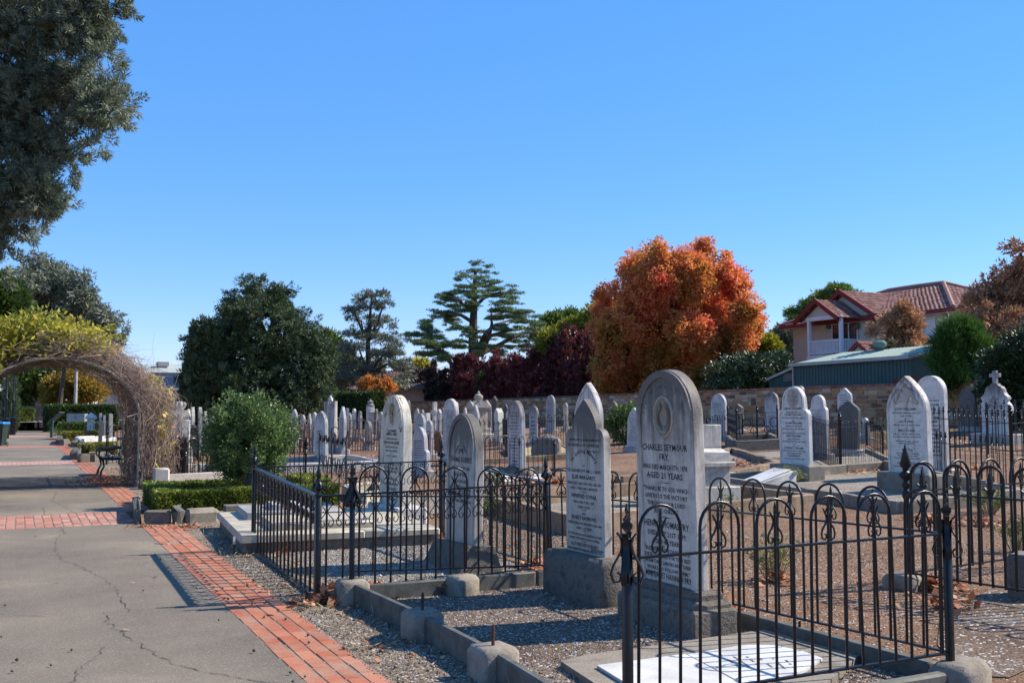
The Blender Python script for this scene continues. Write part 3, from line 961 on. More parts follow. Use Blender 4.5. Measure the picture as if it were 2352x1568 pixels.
# ------------------------------------------------------------------ headstones
def outline(shape, w, h):
    a = w / 2
    pts = []
    def arc(cx, cz, rx, rz, q0, q1, n):
        return [(cx + rx * math.cos(q0 + (q1 - q0) * i / n), cz + rz * math.sin(q0 + (q1 - q0) * i / n)) for i in range(n + 1)]
    if shape == 'round':
        pts = [(a, 0)] + arc(0, h - a * .98, a, a * .98, 0, PI, 20) + [(-a, 0)]
    elif shape == 'tall_round':
        pts = [(a, 0)] + arc(0, h - a * 1.15, a, a * 1.15, 0, PI, 20) + [(-a, 0)]
    elif shape == 'low_round':
        pts = [(a, 0), (a, h - a * .55)] + arc(0, h - a * .55, a, a * .55, 0, PI, 16) + [(-a, 0)]
    elif shape == 'gothic':
        rise = w * 1.0
        r_ = [(a * (1 - (i / 9) ** 1.75), h - rise + rise * i / 9) for i in range(10)]
        pts = [(a, 0)] + r_ + [(-x, z) for x, z in r_[::-1][1:]] + [(-a, 0)]
    elif shape == 'blunt_gothic':
        rise = w * .72
        r_ = [(a * (1 - (i / 9) ** 2.1), h - rise + rise * i / 9) for i in range(10)]
        pts = [(a, 0)] + r_ + [(-x, z) for x, z in r_[::-1][1:]] + [(-a, 0)]
    elif shape == 'shoulder':
        zs = h - a * 1.15
        r_ = [(a, 0), (a, zs - .06 * h), (a * .985, zs - .03 * h), (a * .9, zs), (a * .82, zs + .01 * h), (a * .76, zs + .012 * h)]
        pts = r_ + arc(0, h - a * .78, a * .74, a * .78, .28, PI - .28, 14) + [(-x, z) for x, z in r_[::-1]]
    elif shape == 'shoulder_gothic':
        zs = h * .745
        r_ = [(a, 0), (a, zs)] + [(a * (.66 + .34 * math.cos(q)), zs + h * .065 * math.sin(q)) for q in (.25, .5, .75, 1.0, 1.25, PI / 2)] + [(a * .63, zs + h * .063)]
        rise = h - zs - h * .063
        top = [(a * .63 * (1 - (i / 8) ** 1.8), zs + h * .063 + rise * i / 8) for i in range(1, 9)]
        pts = r_ + top + [(-x, z) for x, z in (r_ + top)[::-1][1:]]
    elif shape == 'ogee':
        r_ = [(a, 0), (a, h * .80), (a * .97, h * .825), (a * .88, h * .84), (a * .86, h * .865), (a * .62, h * .90), (a * .34, h * .955), (a * .14, h * .992), (0, h)]
        pts = r_ + [(-x, z) for x, z in r_[::-1][1:]]
    elif shape == 'peak':
        r_ = [(a, 0), (a, h * .86), (a * .9, h * .88), (0, h)]
        pts = r_ + [(-x, z) for x, z in r_[::-1][1:]]
    elif shape == 'scroll_peak':
        r_ = [(a * .8, 0), (a * .8, h * .5), (a, h * .52), (a, h * .68), (a * .86, h * .70), (a * .84, h * .74), (a * .9, h * .76), (a * .66, h * .86), (a * .35, h * .93), (a * .1, h * .98), (0, h)]
        pts = r_ + [(-x, z) for x, z in r_[::-1][1:]]
    elif shape == 'jagged':
        pts = [(a, 0), (a * 1.02, h * .7), (a * .8, h * .86), (a * .82, h * .95), (a * .3, h), (-a * .5, h * .97), (-a * .9, h * .9), (-a, h * .6), (-a * 1.03, 0)]
    else:
        r_ = [(a, 0), (a, h * .985), (a * .97, h)]
        pts = r_ + [(-x, z) for x, z in r_[::-1]]
    return pts
TEXTS = []      # (slab, thickness, string, size, z, x, max width, arc, material)
def strips(slab, w, t, z0, z1, n, seed, m=None, wmax=.78):
    r_ = random.Random(seed)
    mb = MB()
    y = -t / 2 - .0018
    for i in range(n):
        z = z0 + (z1 - z0) * (i + .5) / n
        big = r_.random() < .28
        hh = abs(z1 - z0) / n * (.30 if big else .19)
        x = -w * wmax / 2 * (r_.uniform(.55, .85) if big else r_.uniform(.6, 1))
        xe = -x
        while x < xe:
            q = x + r_.uniform(.010, .028)
            mb.add([(x, y, z - hh), (min(q, xe), y, z - hh), (min(q, xe), y, z + hh * r_.uniform(.6, 1)), (x, y, z + hh)], [(0, 1, 2, 3)])
            x = q + r_.choice([.004, .006, .006, .02])
    return tag(mb.build('inscription', m or LETTERG, slab, smooth=0), kind='stuff')
WHITE, CREAMC, GREYC, BROWNC, DARKC, BLUEC = (.70, .64, .56), (.66, .60, .48), (.42, .41, .40), (.27, .23, .19), (.10, .105, .115), (.26, .29, .34)
STONE_GROUP = 'headstones in the cemetery'
def headstone(label, pos, w, h, t=.09, shape='round', col=WHITE, dirt=.6, plinth=None, rz=0.0, lean=0.0, tilt=0.0, rim=None, lines=0, lmat=None, zl=(.74, .2), pm=None, name='headstone', ph=0.0, cat='headstone'):
    """pos: ground point under the middle of the front face; the face looks across the path (-X)"""
    root = thing(name, label, cat, pos, R(-90) + rz, STONE_GROUP)
    z0 = -.06
    if plinth:
        pw, pd, pz = plinth
        mb = MB(); mb.box(-pw / 2, pw / 2, -pd / 2, pd / 2, -.08, pz, b=min(.03, pz * .2))
        p = mb.build('plinth', pm or STONE, root, smooth=40); p.color = (*GREYC, .45)
        z0 = pz - .004
    mb = MB(); mb.prism(outline(shape, w, h), -t / 2, t / 2, .008)
    s = ob('slab', mb.mesh('slab', STONE, 35), root, (0, 0, z0), (lean, tilt, 0))
    s.color = (*col, dirt)
    if rim:
        out = outline(shape, w - .012, h - .006)
        k = rim
        inn = [(x * (1 - 2 * k / w), max(0, z) * (1 - k / h)) for x, z in out]
        mb = MB(); mb.ringprism(out, inn, -t / 2 - .014, -t / 2 + .01)
        q = mb.build('rim', STONE, s, smooth=30); q.color = (*col, dirt)
    if lines: strips(s, w, t, zl[0] * h, zl[1] * h, lines, int(w * 1e4) + lines + int(pos[0] * 10), lmat)
    return root, s
def stone_px(label, uL, uR, vT, d, shape='round', t=.09, col=WHITE, dirt=.6, plinth=True, lines=9, face=None, **kw):
    """size from the stone's outline in the photograph: uL..uR covers the face and the edge nearer the camera"""
    um = (uL + uR) / 2
    th = YAW + math.atan((um - CX) / F)
    if face is None:
        w = ((uR - uL) * d / F - t * math.cos(th)) / max(.15, math.sin(th))
    else: w = (face * d / F) / math.sin(th)
    w = max(.35, min(1.25, w))
    pos = B(um + 6 * math.cos(th), d)
    h = zat(um, vT, d) - pos.z
    pl = (w + .16, .34, .17) if plinth is True else plinth
    z0 = pl[2] if pl else 0
    dirt = min(1, max(0, dirt - .08 + rnd.gauss(0, .16))); k = rnd.uniform(.82, 1.06); q = rnd.uniform(.93, 1.0)
    col = (col[0] * k, col[1] * k * (1 + q) / 2, col[2] * k * q)
    return headstone(label, pos, w, h - z0, t, shape, col, dirt, pl, lines=lines, rz=kw.pop('rz', rnd.gauss(0, .03)), lean=kw.pop('lean', rnd.gauss(0, .022)), tilt=kw.pop('tilt', rnd.gauss(0, .022)), **kw)
def text(slab, t, s, size, z, x=0.0, maxw=None, arc=None, m=None):
    TEXTS.append((slab, t, s, size, z, x, maxw, arc, m or LETTER))
def rule(slab, t, z, w=.16):
    mb = MB(); y = -t / 2 - .0018
    mb.add([(-w / 2, y, z), (-w * .1, y, z - .003), (w * .1, y, z - .003), (w / 2, y, z), (w * .1, y, z + .003), (-w * .1, y, z + .003)], [(0, 1, 2, 3, 4, 5)])
    mb.build('rule', LETTER, slab, smooth=0)
def medallion(slab, t, z, rx, rz_, col, kind='wreath', seed=1):
    y = -t / 2
    mb = MB()
    pts = [(rx * math.cos(q), y - .004, z + rz_ * math.sin(q)) for q in [2 * PI * i / 28 for i in range(29)]]
    mb.tube(pts, .011, 6, cap=False)
    q = mb.build('medallion', STONE, slab, smooth=60); q.color = (*col, .25)
    mb = MB()
    mb.add([(0, y - .002, z)] + [(rx * math.cos(a) * .98, y - .003, z + rz_ * math.sin(a) * .98) for a in [2 * PI * i / 24 for i in range(24)]], [(0, 1 + i, 1 + (i + 1) % 24) for i in range(24)])
    q2 = mb.build('field', STONE, q, smooth=0); q2.color = (col[0] * .72, col[1] * .7, col[2] * .62, .3)
    mb = MB(); r_ = random.Random(seed)
    if kind == 'wreath':
        for s in (-1, 1):
            for i in range(13):
                a = -PI / 2 + s * (.25 + i / 12 * 2.5)
                for k in (-1, 0, 1):
                    rr = .62 + .12 * k
                    c = Vector((rx * rr * math.cos(a), y - .012 - .004 * r_.random(), z + rz_ * rr * math.sin(a)))
                    dv = Vector((-math.sin(a) * s, 0, math.cos(a) * s)) * .028 + Vector((math.cos(a), 0, math.sin(a))) * .012 * k
                    n = Vector((dv.z, 0, -dv.x)) * .3
                    mb.add([c - dv * .5, c + n + Vector((0, -.006, 0)), c + dv * .6, c - n - Vector((0, -.002, 0))], [(0, 1, 2, 3)])
        for k in range(5):
            mb.lathe([(.001, -.008), (.012, -.004), (.014, .004), (.001, .01)], 6, c=(rx * (-.3 + .15 * k), y - .012, z - rz_ * .72))
    else:
        for i in range(7):
            a = r_.uniform(0, 2 * PI)
            p1 = Vector((rx * .5 * math.cos(a), y - .012, z + rz_ * .5 * math.sin(a)))
            mb.tube([(0, y - .008, z - rz_ * .8), (p1.x * .3, y - .016, z), p1], [.008, .007, .004], 5)
            for k in range(3):
                b = p1 + Vector((r_.uniform(-.03, .03), 0, r_.uniform(-.03, .03)))
                mb.lathe([(.001, -.015), (.018, -.005), (.018, .006), (.001, .016)], 6, c=tuple(b))
    w = mb.build('carving', STONE, q, smooth=50); w.color = (*[c * .85 for c in col], .35)
    return q

# the tall round headed stone
pFry = B(1545, 7.62)
rFry, sFry = headstone('tallest round topped marble stone with a laurel wreath medallion beside the black hoop fence', pFry, .70, 1.59, .10, 'round', (.66, .60, .53), 1.05, rim=.055, tilt=.0, lean=R(1.5), rz=R(1.5), ph=0)
for o in (sFry,): o.location = (0, 0, .31)
mb = MB(); mb.box(-.48, .48, -.20, .20, -.06, .20, b=.02); mb.build('plinth', DARKSTONE, rFry, smooth=30)
mb = MB(); mb.box(-.46, .46, -.165, .185, .198, .255, b=.03); mb.box(-.43, .43, -.11, .12, .25, .312, b=.02); mb.build('moulded_step', DARKSTONE, rFry, smooth=30)
T = .10
text(sFry, T, 'IN MEMORY OF', .08, 1.16, 0, None, (.25, 1.2, 150), LETTERG)
medallion(sFry, T, 1.235, .115, .15, (.50, .45, .38), 'wreath')
zz = .985
for s, sz, gap in (('CHARLES SEYMOUR', .062, .072), ('FRY,', .062, .07), ('WHO DIED MARCH 5TH, 1878,', .047, .066), ('AGED 21 YEARS.', .058, .045), (None, 0, .05), ('"THANKS BE TO GOD WHICH', .042, .055), ('GIVETH US THE VICTORY', .042, .055), ('THROUGH OUR LORD', .042, .053), ('JESUS CHRIST."', .042, .045), (None, 0, .062), ('HENRY THOMAS FRY,', .062, .065), ('DIED JULY 21ST 1899,', .047, .06), ('AGED 48 YEARS.', .046, .058), ('"BLESSED ARE THE DEAD WHICH', .036, .047), ('DIE IN THE LORD, FOR THEY REST', .036, .047), ('FROM THEIR LABORS AND THEIR', .036, .047), ('WORKS DO FOLLOW THEM."', .036, .055), ('MARGARET HANNAH FRY', .055, .06), ('DIED MAY 7TH 1925', .044, .056), ('AGED 75 YEARS.', .044, .05)):
    if s is None: rule(sFry, T, zz + .015)
    else: text(sFry, T, s, sz * 1.1, zz, -.005, .565)
    zz -= gap
text(sFry, T, 'Saunders.', .035, .055, -.2, None)
# the shouldered, pointed stone beside it
pB = B(1346, 8.72)
rB, sB = headstone('pointed marble stone with rounded shoulders on a rough block between the hoop fence runs', pB, .61, 1.315, .078, 'shoulder_gothic', (.62, .57, .50), 1.2, rz=R(2), lean=R(.5))
sB.location = (0, .02, .375)
mb = MB(); mb.box(-.47, .47, -.19, .19, -.06, .38, b=.055); q = mb.build('plinth', DARKSTONE, rB, smooth=60)
T = .078
zz = .955
text(sB, T, 'MY BELOVED IS GONE DOWN INTO', .030, zz, .02, .48); text(sB, T, 'HIS GARDEN x x x TO GATHER LILIES', .030, zz - .045, .0, .54); text(sB, T, 'Sol. Song VI. 2.', .027, zz - .092, .17, .2)
text(sB, T, 'In Loving Memory', .055, .70, 0, None, (.25, .605, 95))
zz = .735
for s, sz, gap in (('OF', .026, .05), ('THE CHILDREN OF F. AND L. S. BASEY,', .035, .062), ('ELSIE MARGARET,', .046, .052), ('THEIR ELDEST CHILD WHO DIED 5 FEB. 1876', .030, .044), ('AGED 1 YEAR AND 6 MONTHS.', .030, .03), (None, 0, .046), ('WINIFRED SOPHIA,', .046, .050), ('WHO DIED 7 JULY 1877.', .030, .042), ('AGED 8 DAYS.', .030, .028), (None, 0, .03), ('AND', .024, .046), ('ERNEST RAYMOND,', .044, .046), ('THEIR SECOND SON, WHO DIED 26 JAN. 1885', .029, .042), ('AGED 6 1/2 YEARS.', .029, .028), (None, 0, .03), ('BUT THEY RECKON NOT BY MONTHS OR YEARS', .027, .036), ('WHERE THEY HAVE GONE TO DWELL.', .027, .026), (None, 0, .032), ('ALSO FREDERICK BASEY,', .038, .042), ('WHO DEPARTED THIS LIFE JUNE 6TH 1913', .029, .038), ('AGED 70 YEARS.', .029, .04), ('TO BE WITH CHRIST WHICH IS FAR BETTER,', .027, .03)):
    if s is None: rule(sB, T, zz + .012, .10)
    else: text(sB, T, s, sz * 1.05, zz, 0, .54)
    zz -= gap * .94
for s, sz, gap in (('AND OF LUCY SOPHIA, HIS WIFE', .036, .038), ('DIED MAY 18TH 1940, AGED 89 YEARS.', .030, .05)):
    text(sB, T, s, sz * 1.0, zz, 0, .53); zz -= gap
text(sB, T, 'FRASER & DRAYSEY', .022, .04, .2, .2)
# round stone inside the scroll fence
pR = B(1066, 10.45)
rR, sR = headstone('round topped stone with a dark sooty head inside the scrollwork fence', pR, .74, 1.36, .10, 'tall_round', (.58, .535, .48), 1.4, rz=R(-1), lean=R(-1.0), rim=.05)
sR.location = (0, .0, .20)
mb = MB()
pp = [(-.55, -.26), (.52, -.28), (.56, .2), (-.52, .25)]
vs = [(x, y, -.06) for x, y in pp] + [(-.52, -.12, .24), (.44, -.13, .27), (.48, .14, .25), (-.48, .15, .22)]
mb.add(vs, [(3, 2, 1, 0), (4, 5, 6, 7), (0, 1, 5, 4), (1, 2, 6, 5), (2, 3, 7, 6), (3, 0, 4, 7)])
mb.build('plinth', DARKSTONE, rR, smooth=20)
T = .10
mb = MB()
for s in (-1, 1):
    mb.tube([(s * .04, -.055, 1.03), (s * .09, -.055, 1.02), (s * .11, -.055, .98), (s * .15, -.055, .96)], [.004, .006, .005, .003], 4)
    mb.tube([(s * .05, -.055, 1.0), (s * .045, -.055, .955), (s * .1, -.055, .945)], [.004, .005, .003], 4)
mb.build('scroll_ornament', LETTERG, sR)
text(sR, T, 'OF', .05, .965)
zz = .86
for s, sz, gap in (('THOMAS ROBERTS', .07, .075), ('DIED MARCH 4TH 1880', .042, .065), ('AGED 40 YEARS', .04, .07), ('ALSO HIS SON', .042, .07), ('J. H. ROSKELLY ROBERTS,', .052, .065), ('DIED DECEMBER 23RD, 1875', .04, .062), ('AGED 4 YEARS AND 7 MONTHS', .04, .06)):
    text(sR, T, s, sz * 1.1, zz, 0, .58); zz -= gap
rule(sR, T, zz)
# cream cracked stone at the head of the stepped ledger grave
pBr = B(909, 14.45)
hBr = zat(905, 906, 14.45)
rBr, sBr = headstone('tall cream marble stone, cracked round its arched head, at the end of the stepped ledgers', pBr, .88, hBr - .26, .13, 'tall_round', (.70, .66, .57), .30, rz=R(1), rim=.11, lean=R(-.5))
sBr.location = (0, 0, .255)
mb = MB(); mb.box(-.62, .62, -.2, .24, -.06, .26, b=.02); q = mb.build('plinth', STONE, rBr, smooth=30); q.color = (.62, .61, .60, .2)
mb = MB()
r_ = random.Random(4)
for (x, z) in ((-.3, 1.56), (.1, 1.62), (.3, 1.5), (.25, 1.3), (-.1, 1.33), (.05, 1.05), (.3, 1.1), (-.3, 1.25), (.3, .6), (-.2, 1.0)):
    p = [Vector((x, -.0825, z))]
    for k in range(4): p.append(p[-1] + Vector((r_.uniform(.02, .05), 0, r_.gauss(0, .022))))
    mb.tube(p, .0045, 4)
mb.build('crack', LETTER, sBr)
medallion(sBr, .13, 1.30, .11, .17, (.55, .47, .34), 'fruit', 5)
T = .13
text(sBr, T, 'SACRED', .08, 1.47, 0, None, (.17, 1.38, 80), LETTERG)
zz = 1.03
for s, sz, gap in (('TO THE MEMORY OF', .034, .055), ('SAMUEL HENRY', .055, .06), ('THIRD BELOVED SON OF', .036, .058), ('SAMUEL AND JANE A. BRAUND,', .05, .058), ('WHO DIED APRIL 21ST 1873,', .034, .052), ('AGED 9 YEARS & 5 MONTHS.', .034, .035), (None, 0, .035), ('NOT LOST BUT GONE BEFORE.', .028, .035), (None, 0, .035), ('ALSO', .026, .05), ('JANE ANN,', .052, .055), ('THE DEARLY BELOVED WIFE OF', .036, .05), ('SAMUEL BRAUND,', .05, .055)):
    if s is None: rule(sBr, T, zz + .015)
    else: text(sBr, T, s, sz * 1.1, zz, 0, .62)
    zz -= gap
strips(sBr, .8, .13, .40, .05, 5, 9, LETTERG)

# bright stones to the right
def williams(label, uL, uR, vT, d, shape, base, face, t, lines, carve, dirt, w=None, col=WHITE, vb=None):
    um = (uL + uR) / 2
    th = YAW + math.atan((um - CX) / F)
    w = (face * d / F) / math.sin(th)
    pos = B(um, d)
    h = zat(um, vT, d) - pos.z - base
    r0, s0 = headstone(label, pos, w, h, t, shape, col, dirt, None, rz=rnd.gauss(0, .02), rim=.05, lean=R(1))
    s0.location = (0, 0, base)
    mb = MB(); mb.box(-w / 2 - .16, w / 2 + .16, -.24, .24, -.1, base, b=.03); mb.build('plinth', CONC, r0, smooth=30)
    return r0, s0, w, h
rS, sS, wS, hS = williams('white shouldered stone with a carved plant roundel, above the open book monument', 1791, 1866, 887, 21.8, 'shoulder', .34, 64, .10, 0, 0, .34, col=(.74, .73, .71))
medallion(sS, .10, hS * .845, .17, .2, (.6, .58, .54), 'fruit', 3)
T = .10
zz = hS * .70
for s, sz, gap in (('SARAH WILLIAMS,', .062, .075), ('THE BELOVED WIFE OF', .04, .06), ('THOMAS WILLIAMS,', .055, .068), ('WHO DIED JUNE 17TH 1876, AGED 62', .04, .06), ('ALSO', .03, .06), ('THOMAS WILLIAMS,', .055, .065), ('HUSBAND OF THE ABOVE', .04, .06), ('WHO DIED AUGUST 3RD 1896, AGED 90 YEARS.', .04, .05), (None, 0, .045), ('BLESSED ARE THE PURE OF HEART FOR THEY SHALL SEE GOD', .034, .07), ('ANN WILLIAMS,', .06, .065), ('WIFE OF THE ABOVE', .038, .055), ('WHO DIED JULY 27TH 1902, AGED 82 YEARS.', .04, .05), (None, 0, .04), ('ALSO', .03, .06), ('ANDREW J. WILLIAMS,', .055, .06), ('PASSED AWAY SEPT. 25TH 1936, AGED 79 YEARS.', .038, .055), ('AND HIS BELOVED WIFE', .036, .06), ('CATHERINE E.', .055, .06), ('NOV. 29TH 1941, AGED 81 YEARS.', .038, .05)):
    if s is None: rule(sS, T, zz + .015)
    else: text(sS, T, s, sz * 1.1, zz, 0, wS * .8)
    zz -= gap * hS / 1.75
rJ, sJ, wJ, hJ = williams('large pointed arch stone with a carved open book panel, standing on the grey gravel plot', 2047, 2133, 863, 18.7, 'blunt_gothic', .36, 84, .13, 0, 0, .62, col=(.72, .70, .67))
T = .13
mb = MB()
y = -T / 2 - .012
for i in range(15):
    a = i / 14
    for s in (-1, 1):
        c = Vector((s * (.02 + .24 * a), y, hJ * .90 - a * .30 * hJ / 1.7))
        mb.lathe([(.001, -.03), (.022, -.01), (.024, .012), (.001, .032)], 6, c=tuple(c + Vector((rnd.gauss(0, .01), 0, rnd.gauss(0, .01)))))
M = Matrix.Translation((.01, y, hJ * .80)) @ Matrix.Rotation(.5, 4, 'Y')
mb.box(-.09, .09, -.01, .012, -.12, .12, M=M)
mb.tube([(-.27, y + .005, hJ * .70), (-.14, y + .005, hJ * .735), (0, y + .005, hJ * .74), (.14, y + .005, hJ * .735), (.27, y + .005, hJ * .70)], .008, 5)
q = mb.build('carving', STONE, sJ, smooth=40); q.color = (.50, .46, .40, .3)
text(sJ, T, 'IN LOVING MEMORY OF', .065, 0, 0, None, (.36, hJ * .66, 118), LETTERG)
zz = hJ * .645
for s, sz, gap in (('JOHN WILLIAMS,', .062, .065), ('WHO PASSED AWAY JAN. 20TH 1905,', .036, .055), ('AGED 52 YEARS.', .036, .05), ('ALSO', .03, .058), ('ALICE JANE,', .056, .058), ('DIED JULY 18TH 1924, AGED 9 YEARS', .034, .05), ('AND', .03, .058), ('EMILY BOWER,', .056, .058), ('DIED OCT. 8TH 1886, AGED 32 YEARS,', .034, .05), ('BELOVED DAUGHTERS OF THE ABOVE.', .034, .035), (None, 0, .045), ('UNTIL THE DAY BREAK AND THE', .032, .038), ('SHADOWS FLEE AWAY.', .032, .032), (None, 0, .04), ('ALSO', .03, .058), ('MARTHA', .056, .055), ('BELOVED WIFE OF THE ABOVE', .034, .045), ('WHO ENTERED INTO REST', .034, .045), ('MARCH 2ND 1919, AGED 64 YEARS.', .034, .048), ('ALSO', .03, .05), ('FANNY WATSON,', .056, .055), ('DIED JUNE 13TH 1944, AGED 77 YEARS.', .034, .04)):
    if s is None: rule(sJ, T, zz + .015)
    else: text(sJ, T, s, sz * 1.1, zz, 0, wJ * .84)
    zz -= gap * hJ / 1.78
# the rest, from the measured outlines
S = stone_px
S('white stone with an oval medallion leaning before the rusted hoop fence', 720, 746, 945, 29.5, 'round', .10, (.56, .56, .565), .55, lines=9, zl=(.62, .2), tilt=-.03, rz=.08)
S('rustic white stone between two log columns with doves on top', 749, 762, 918, 38, 'peak', .10, (.52, .52, .53), .5, lines=12)
S('pointed white stone with many lines of text behind the rusted hoop fence', 772, 789, 933, 37, 'gothic', .10, (.56, .55, .55), .55, lines=12)
S('low white stone half hidden by the oval medallion stone', 711, 721, 946, 39, 'round', .08, WHITE, .4, lines=8)
S('broken topped white stone at the edge of the round bush', 664, 680, 939, 46, 'ogee', .09, (.5, .5, .52), .5, lines=4)
S('grey blue slab in front of the clipped hedge', 787, 796, 937, 52, 'flat', .12, BLUEC, .3, lines=0)
S('narrow white stone in front of the clipped hedge, next to the grey blue slab', 803, 812, 938, 50, 'round', .10, WHITE, .5, lines=5)
S('black stained stone with a rounded cap in front of the clipped hedge', 815, 826, 943, 49, 'shoulder', .10, (.5, .5, .52), .9, lines=5)
S('white gothic stone beside the cross pillar in front of the clipped hedge', 835, 846, 931, 50, 'gothic', .10, WHITE, .4, lines=6)
S('plain white stone to the side of the cross pillar, before the brick gate pier', 854, 863, 938, 50, 'round', .10, (.5, .49, .47), .6, lines=3)
S('small sooty grey stone leaning inside the drooping rusted fence', 832, 850, 966, 40, 'round', .12, (.36, .34, .33), .8, lines=0)
S('small white stone with stepped shoulders behind the decorated grey fence', 940, 982, 980, 24.5, 'shoulder', .10, (.58, .58, .60), .25, lines=8, zl=(.7, .25))
S('oval carved white stone with one broken edge above the stepped shoulder stone', 947, 971, 950, 35, 'round', .10, (.5, .5, .52), .55, lines=6)
S('chipped flat topped post stone above the low rusted rails', 971, 982, 948, 36, 'flat', .15, WHITE, .35, lines=0)
S('little round white stone at the foot of the chipped post stone', 974, 990, 965, 33, 'round', .09, (.56, .56, .58), .35, lines=4)
S('thin stone edge on against the distant stone wall', 927, 936, 919, 52, 'gothic', .12, (.42, .42, .43), .6, lines=0)
S('pointed pale stone before the wall, next to a white cross', 996, 1008, 939, 48, 'peak', .12, (.54, .53, .51), .4, lines=0)
S('tall white stone covered with text behind the sooty round stone', 1013, 1046, 915, 29, 'round', .10, (.62, .61, .60), .45, lines=18, zl=(.82, .2), rim=.06, lmat=LETTER, tilt=.035)
S('thin white stone directly behind the tall one covered with text', 1039, 1047, 922, 40, 'round', .10, WHITE, .4, lines=0)
S('leaning white stone against the urn monument', 1081, 1099, 930, 41, 'gothic', .10, (.54, .54, .56), .5, lines=7, tilt=-.06)
S('dark brown stone with a chipped peak before the wall', 1125, 1141, 909, 50, 'peak', .12, (.12, .09, .075), .3, lines=0)
S('short white block stone with clipped corners behind the spear fence', 1132, 1149, 937, 40, 'peak', .25, (.66, .65, .60), .25, lines=0)
S('dark slate stone with a pointed head before the wall', 1151, 1163, 927, 51, 'ogee', .10, DARKC, .2, lines=0)
S('tiny white stone between the dark slate and the tall stained stone', 1159, 1168, 943, 44, 'round', .1, WHITE, .3, lines=3)
S('tall stained stone on a rocky mound inside the slender hoop fence', 1163, 1203, 914, 25, 'tall_round', .11, (.55, .55, .57), .72, plinth=None, lines=17, zl=(.86, .15), tilt=-.015, rim=.05)
S('small white round stone with a medallion between the tall stained stone and the rock', 1210, 1233, 932, 38, 'round', .10, (.55, .55, .56), .4, lines=5)
S('far round stone crowded with text against the wall', 1248, 1271, 907, 49, 'round', .10, (.5, .5, .52), .6, lines=10, zl=(.85, .2))
S('white marble pointed arch stone rising behind the shouldered stone', 1313, 1381, 878, 27, 'blunt_gothic', .14, (.72, .72, .73), .35, lines=3, zl=(.6, .3), rim=.09, tilt=.05)
S('plain brown grey round stone under the orange tree', 1392, 1416, 920, 47, 'round', .12, BROWNC, .3, lines=0)
S('small dark pointed slate behind the low bush', 1437, 1453, 920, 52, 'gothic', .1, DARKC, .1, lines=0)
S('leaning white gothic stone behind the spiked fence by the bush', 1434, 1466, 935, 33, 'blunt_gothic', .10, (.58, .58, .60), .5, lines=12, zl=(.75, .15), tilt=.07)
S('plain white round stone inside a small hoop fence by the stone wall', 1628, 1664, 904, 37, 'round', .11, (.68, .68, .69), .3, lines=14, zl=(.82, .3))
S('brown flat topped stone by the wall, behind the small hoop fence', 1678, 1703, 927, 42, 'peak', .14, BROWNC, .5, lines=0)
S('round stone half blackened with soot near the wall', 1754, 1788, 900, 40, 'round', .11, (.60, .60, .62), .98, lines=7, zl=(.4, .1))
S('round head showing behind the roundel stone', 1823, 1846, 885, 31, 'round', .10, (.5, .5, .5), .8, lines=0)
S('round white stone with small shoulders in the curved hoop fence', 1857, 1900, 906, 27, 'shoulder', .11, (.64, .64, .66), .4, lines=13, zl=(.75, .3))
S('dark slate stone with a pointed ogee head in the curved hoop fence', 1917, 1969, 920, 28, 'ogee', .10, DARKC, .05, lines=0)
S('white scroll shouldered stone peeping over the dark slate', 1922, 1956, 890, 38, 'ogee', .10, (.66, .66, .67), .2, lines=8, zl=(.85, .4))
S('little white stone beside the dark slate ogee', 1973, 1994, 959, 33, 'shoulder', .1, (.62, .62, .63), .2, lines=5)
S('big round topped stone close behind the pointed arch book stone', 2104, 2172, 862, 21.5, 'round', .12, (.70, .70, .71), .5, lines=14, zl=(.75, .12), rim=.06)
S('plain dark round stone against the stone wall', 2205, 2243, 893, 37, 'round', .12, (.13, .135, .14), .1, lines=0)
S('small rose sandstone marker behind the sooty round stone', 1098, 1121, 1068, 17.5, 'low_round', .16, (.42, .33, .25), .2, lines=0, plinth=None)
S('tall narrow stone partly behind the urn pillar by the vine arch', 397, 412, 949, 33, 'round', .12, (.42, .40, .38), .6, lines=0)
S('dark lichen stone with a stepped shoulder by the urn pillar', 416, 428, 996, 31, 'shoulder', .12, (.20, .19, .17), .3, lines=0)
S('white stone with a rolled edge between the urn pillar and the round bush', 429, 441, 934, 40, 'gothic', .12, (.6, .59, .56), .35, lines=6)
S('cream round stone next to the rolled edge stone by the round bush', 449, 460, 934, 41, 'round', .12, (.52, .50, .47), .45, lines=5)
S('short pointed white stone at the shaded side of the round bush', 461, 471, 944, 40, 'gothic', .1, (.58, .57, .56), .4, lines=5)
S('pale slab stone beyond the vine arch next to the trellis', 243, 253, 950, 46, 'flat', .14, (.5, .49, .46), .3, lines=0)
S('upright grey blue slab beyond the arch', 220, 227, 948, 52, 'flat', .12, BLUEC, .2, lines=0)
S('second upright grey blue slab beyond the arch, the shorter one', 229, 235, 953, 52, 'flat', .12, BLUEC, .2, lines=0)
S('tall dark edge on stone behind the bench', 219, 229, 966, 42, 'flat', .14, (.1, .105, .11), .2, lines=0)
S('small stone with a rounded head under the vine arch side', 330, 342, 945, 38, 'round', .12, (.56, .56, .55), .4, lines=0)
S('thin pointed slab seen over the vine twigs', 360, 368, 936, 42, 'gothic', .12, (.35, .38, .42), .3, lines=0)

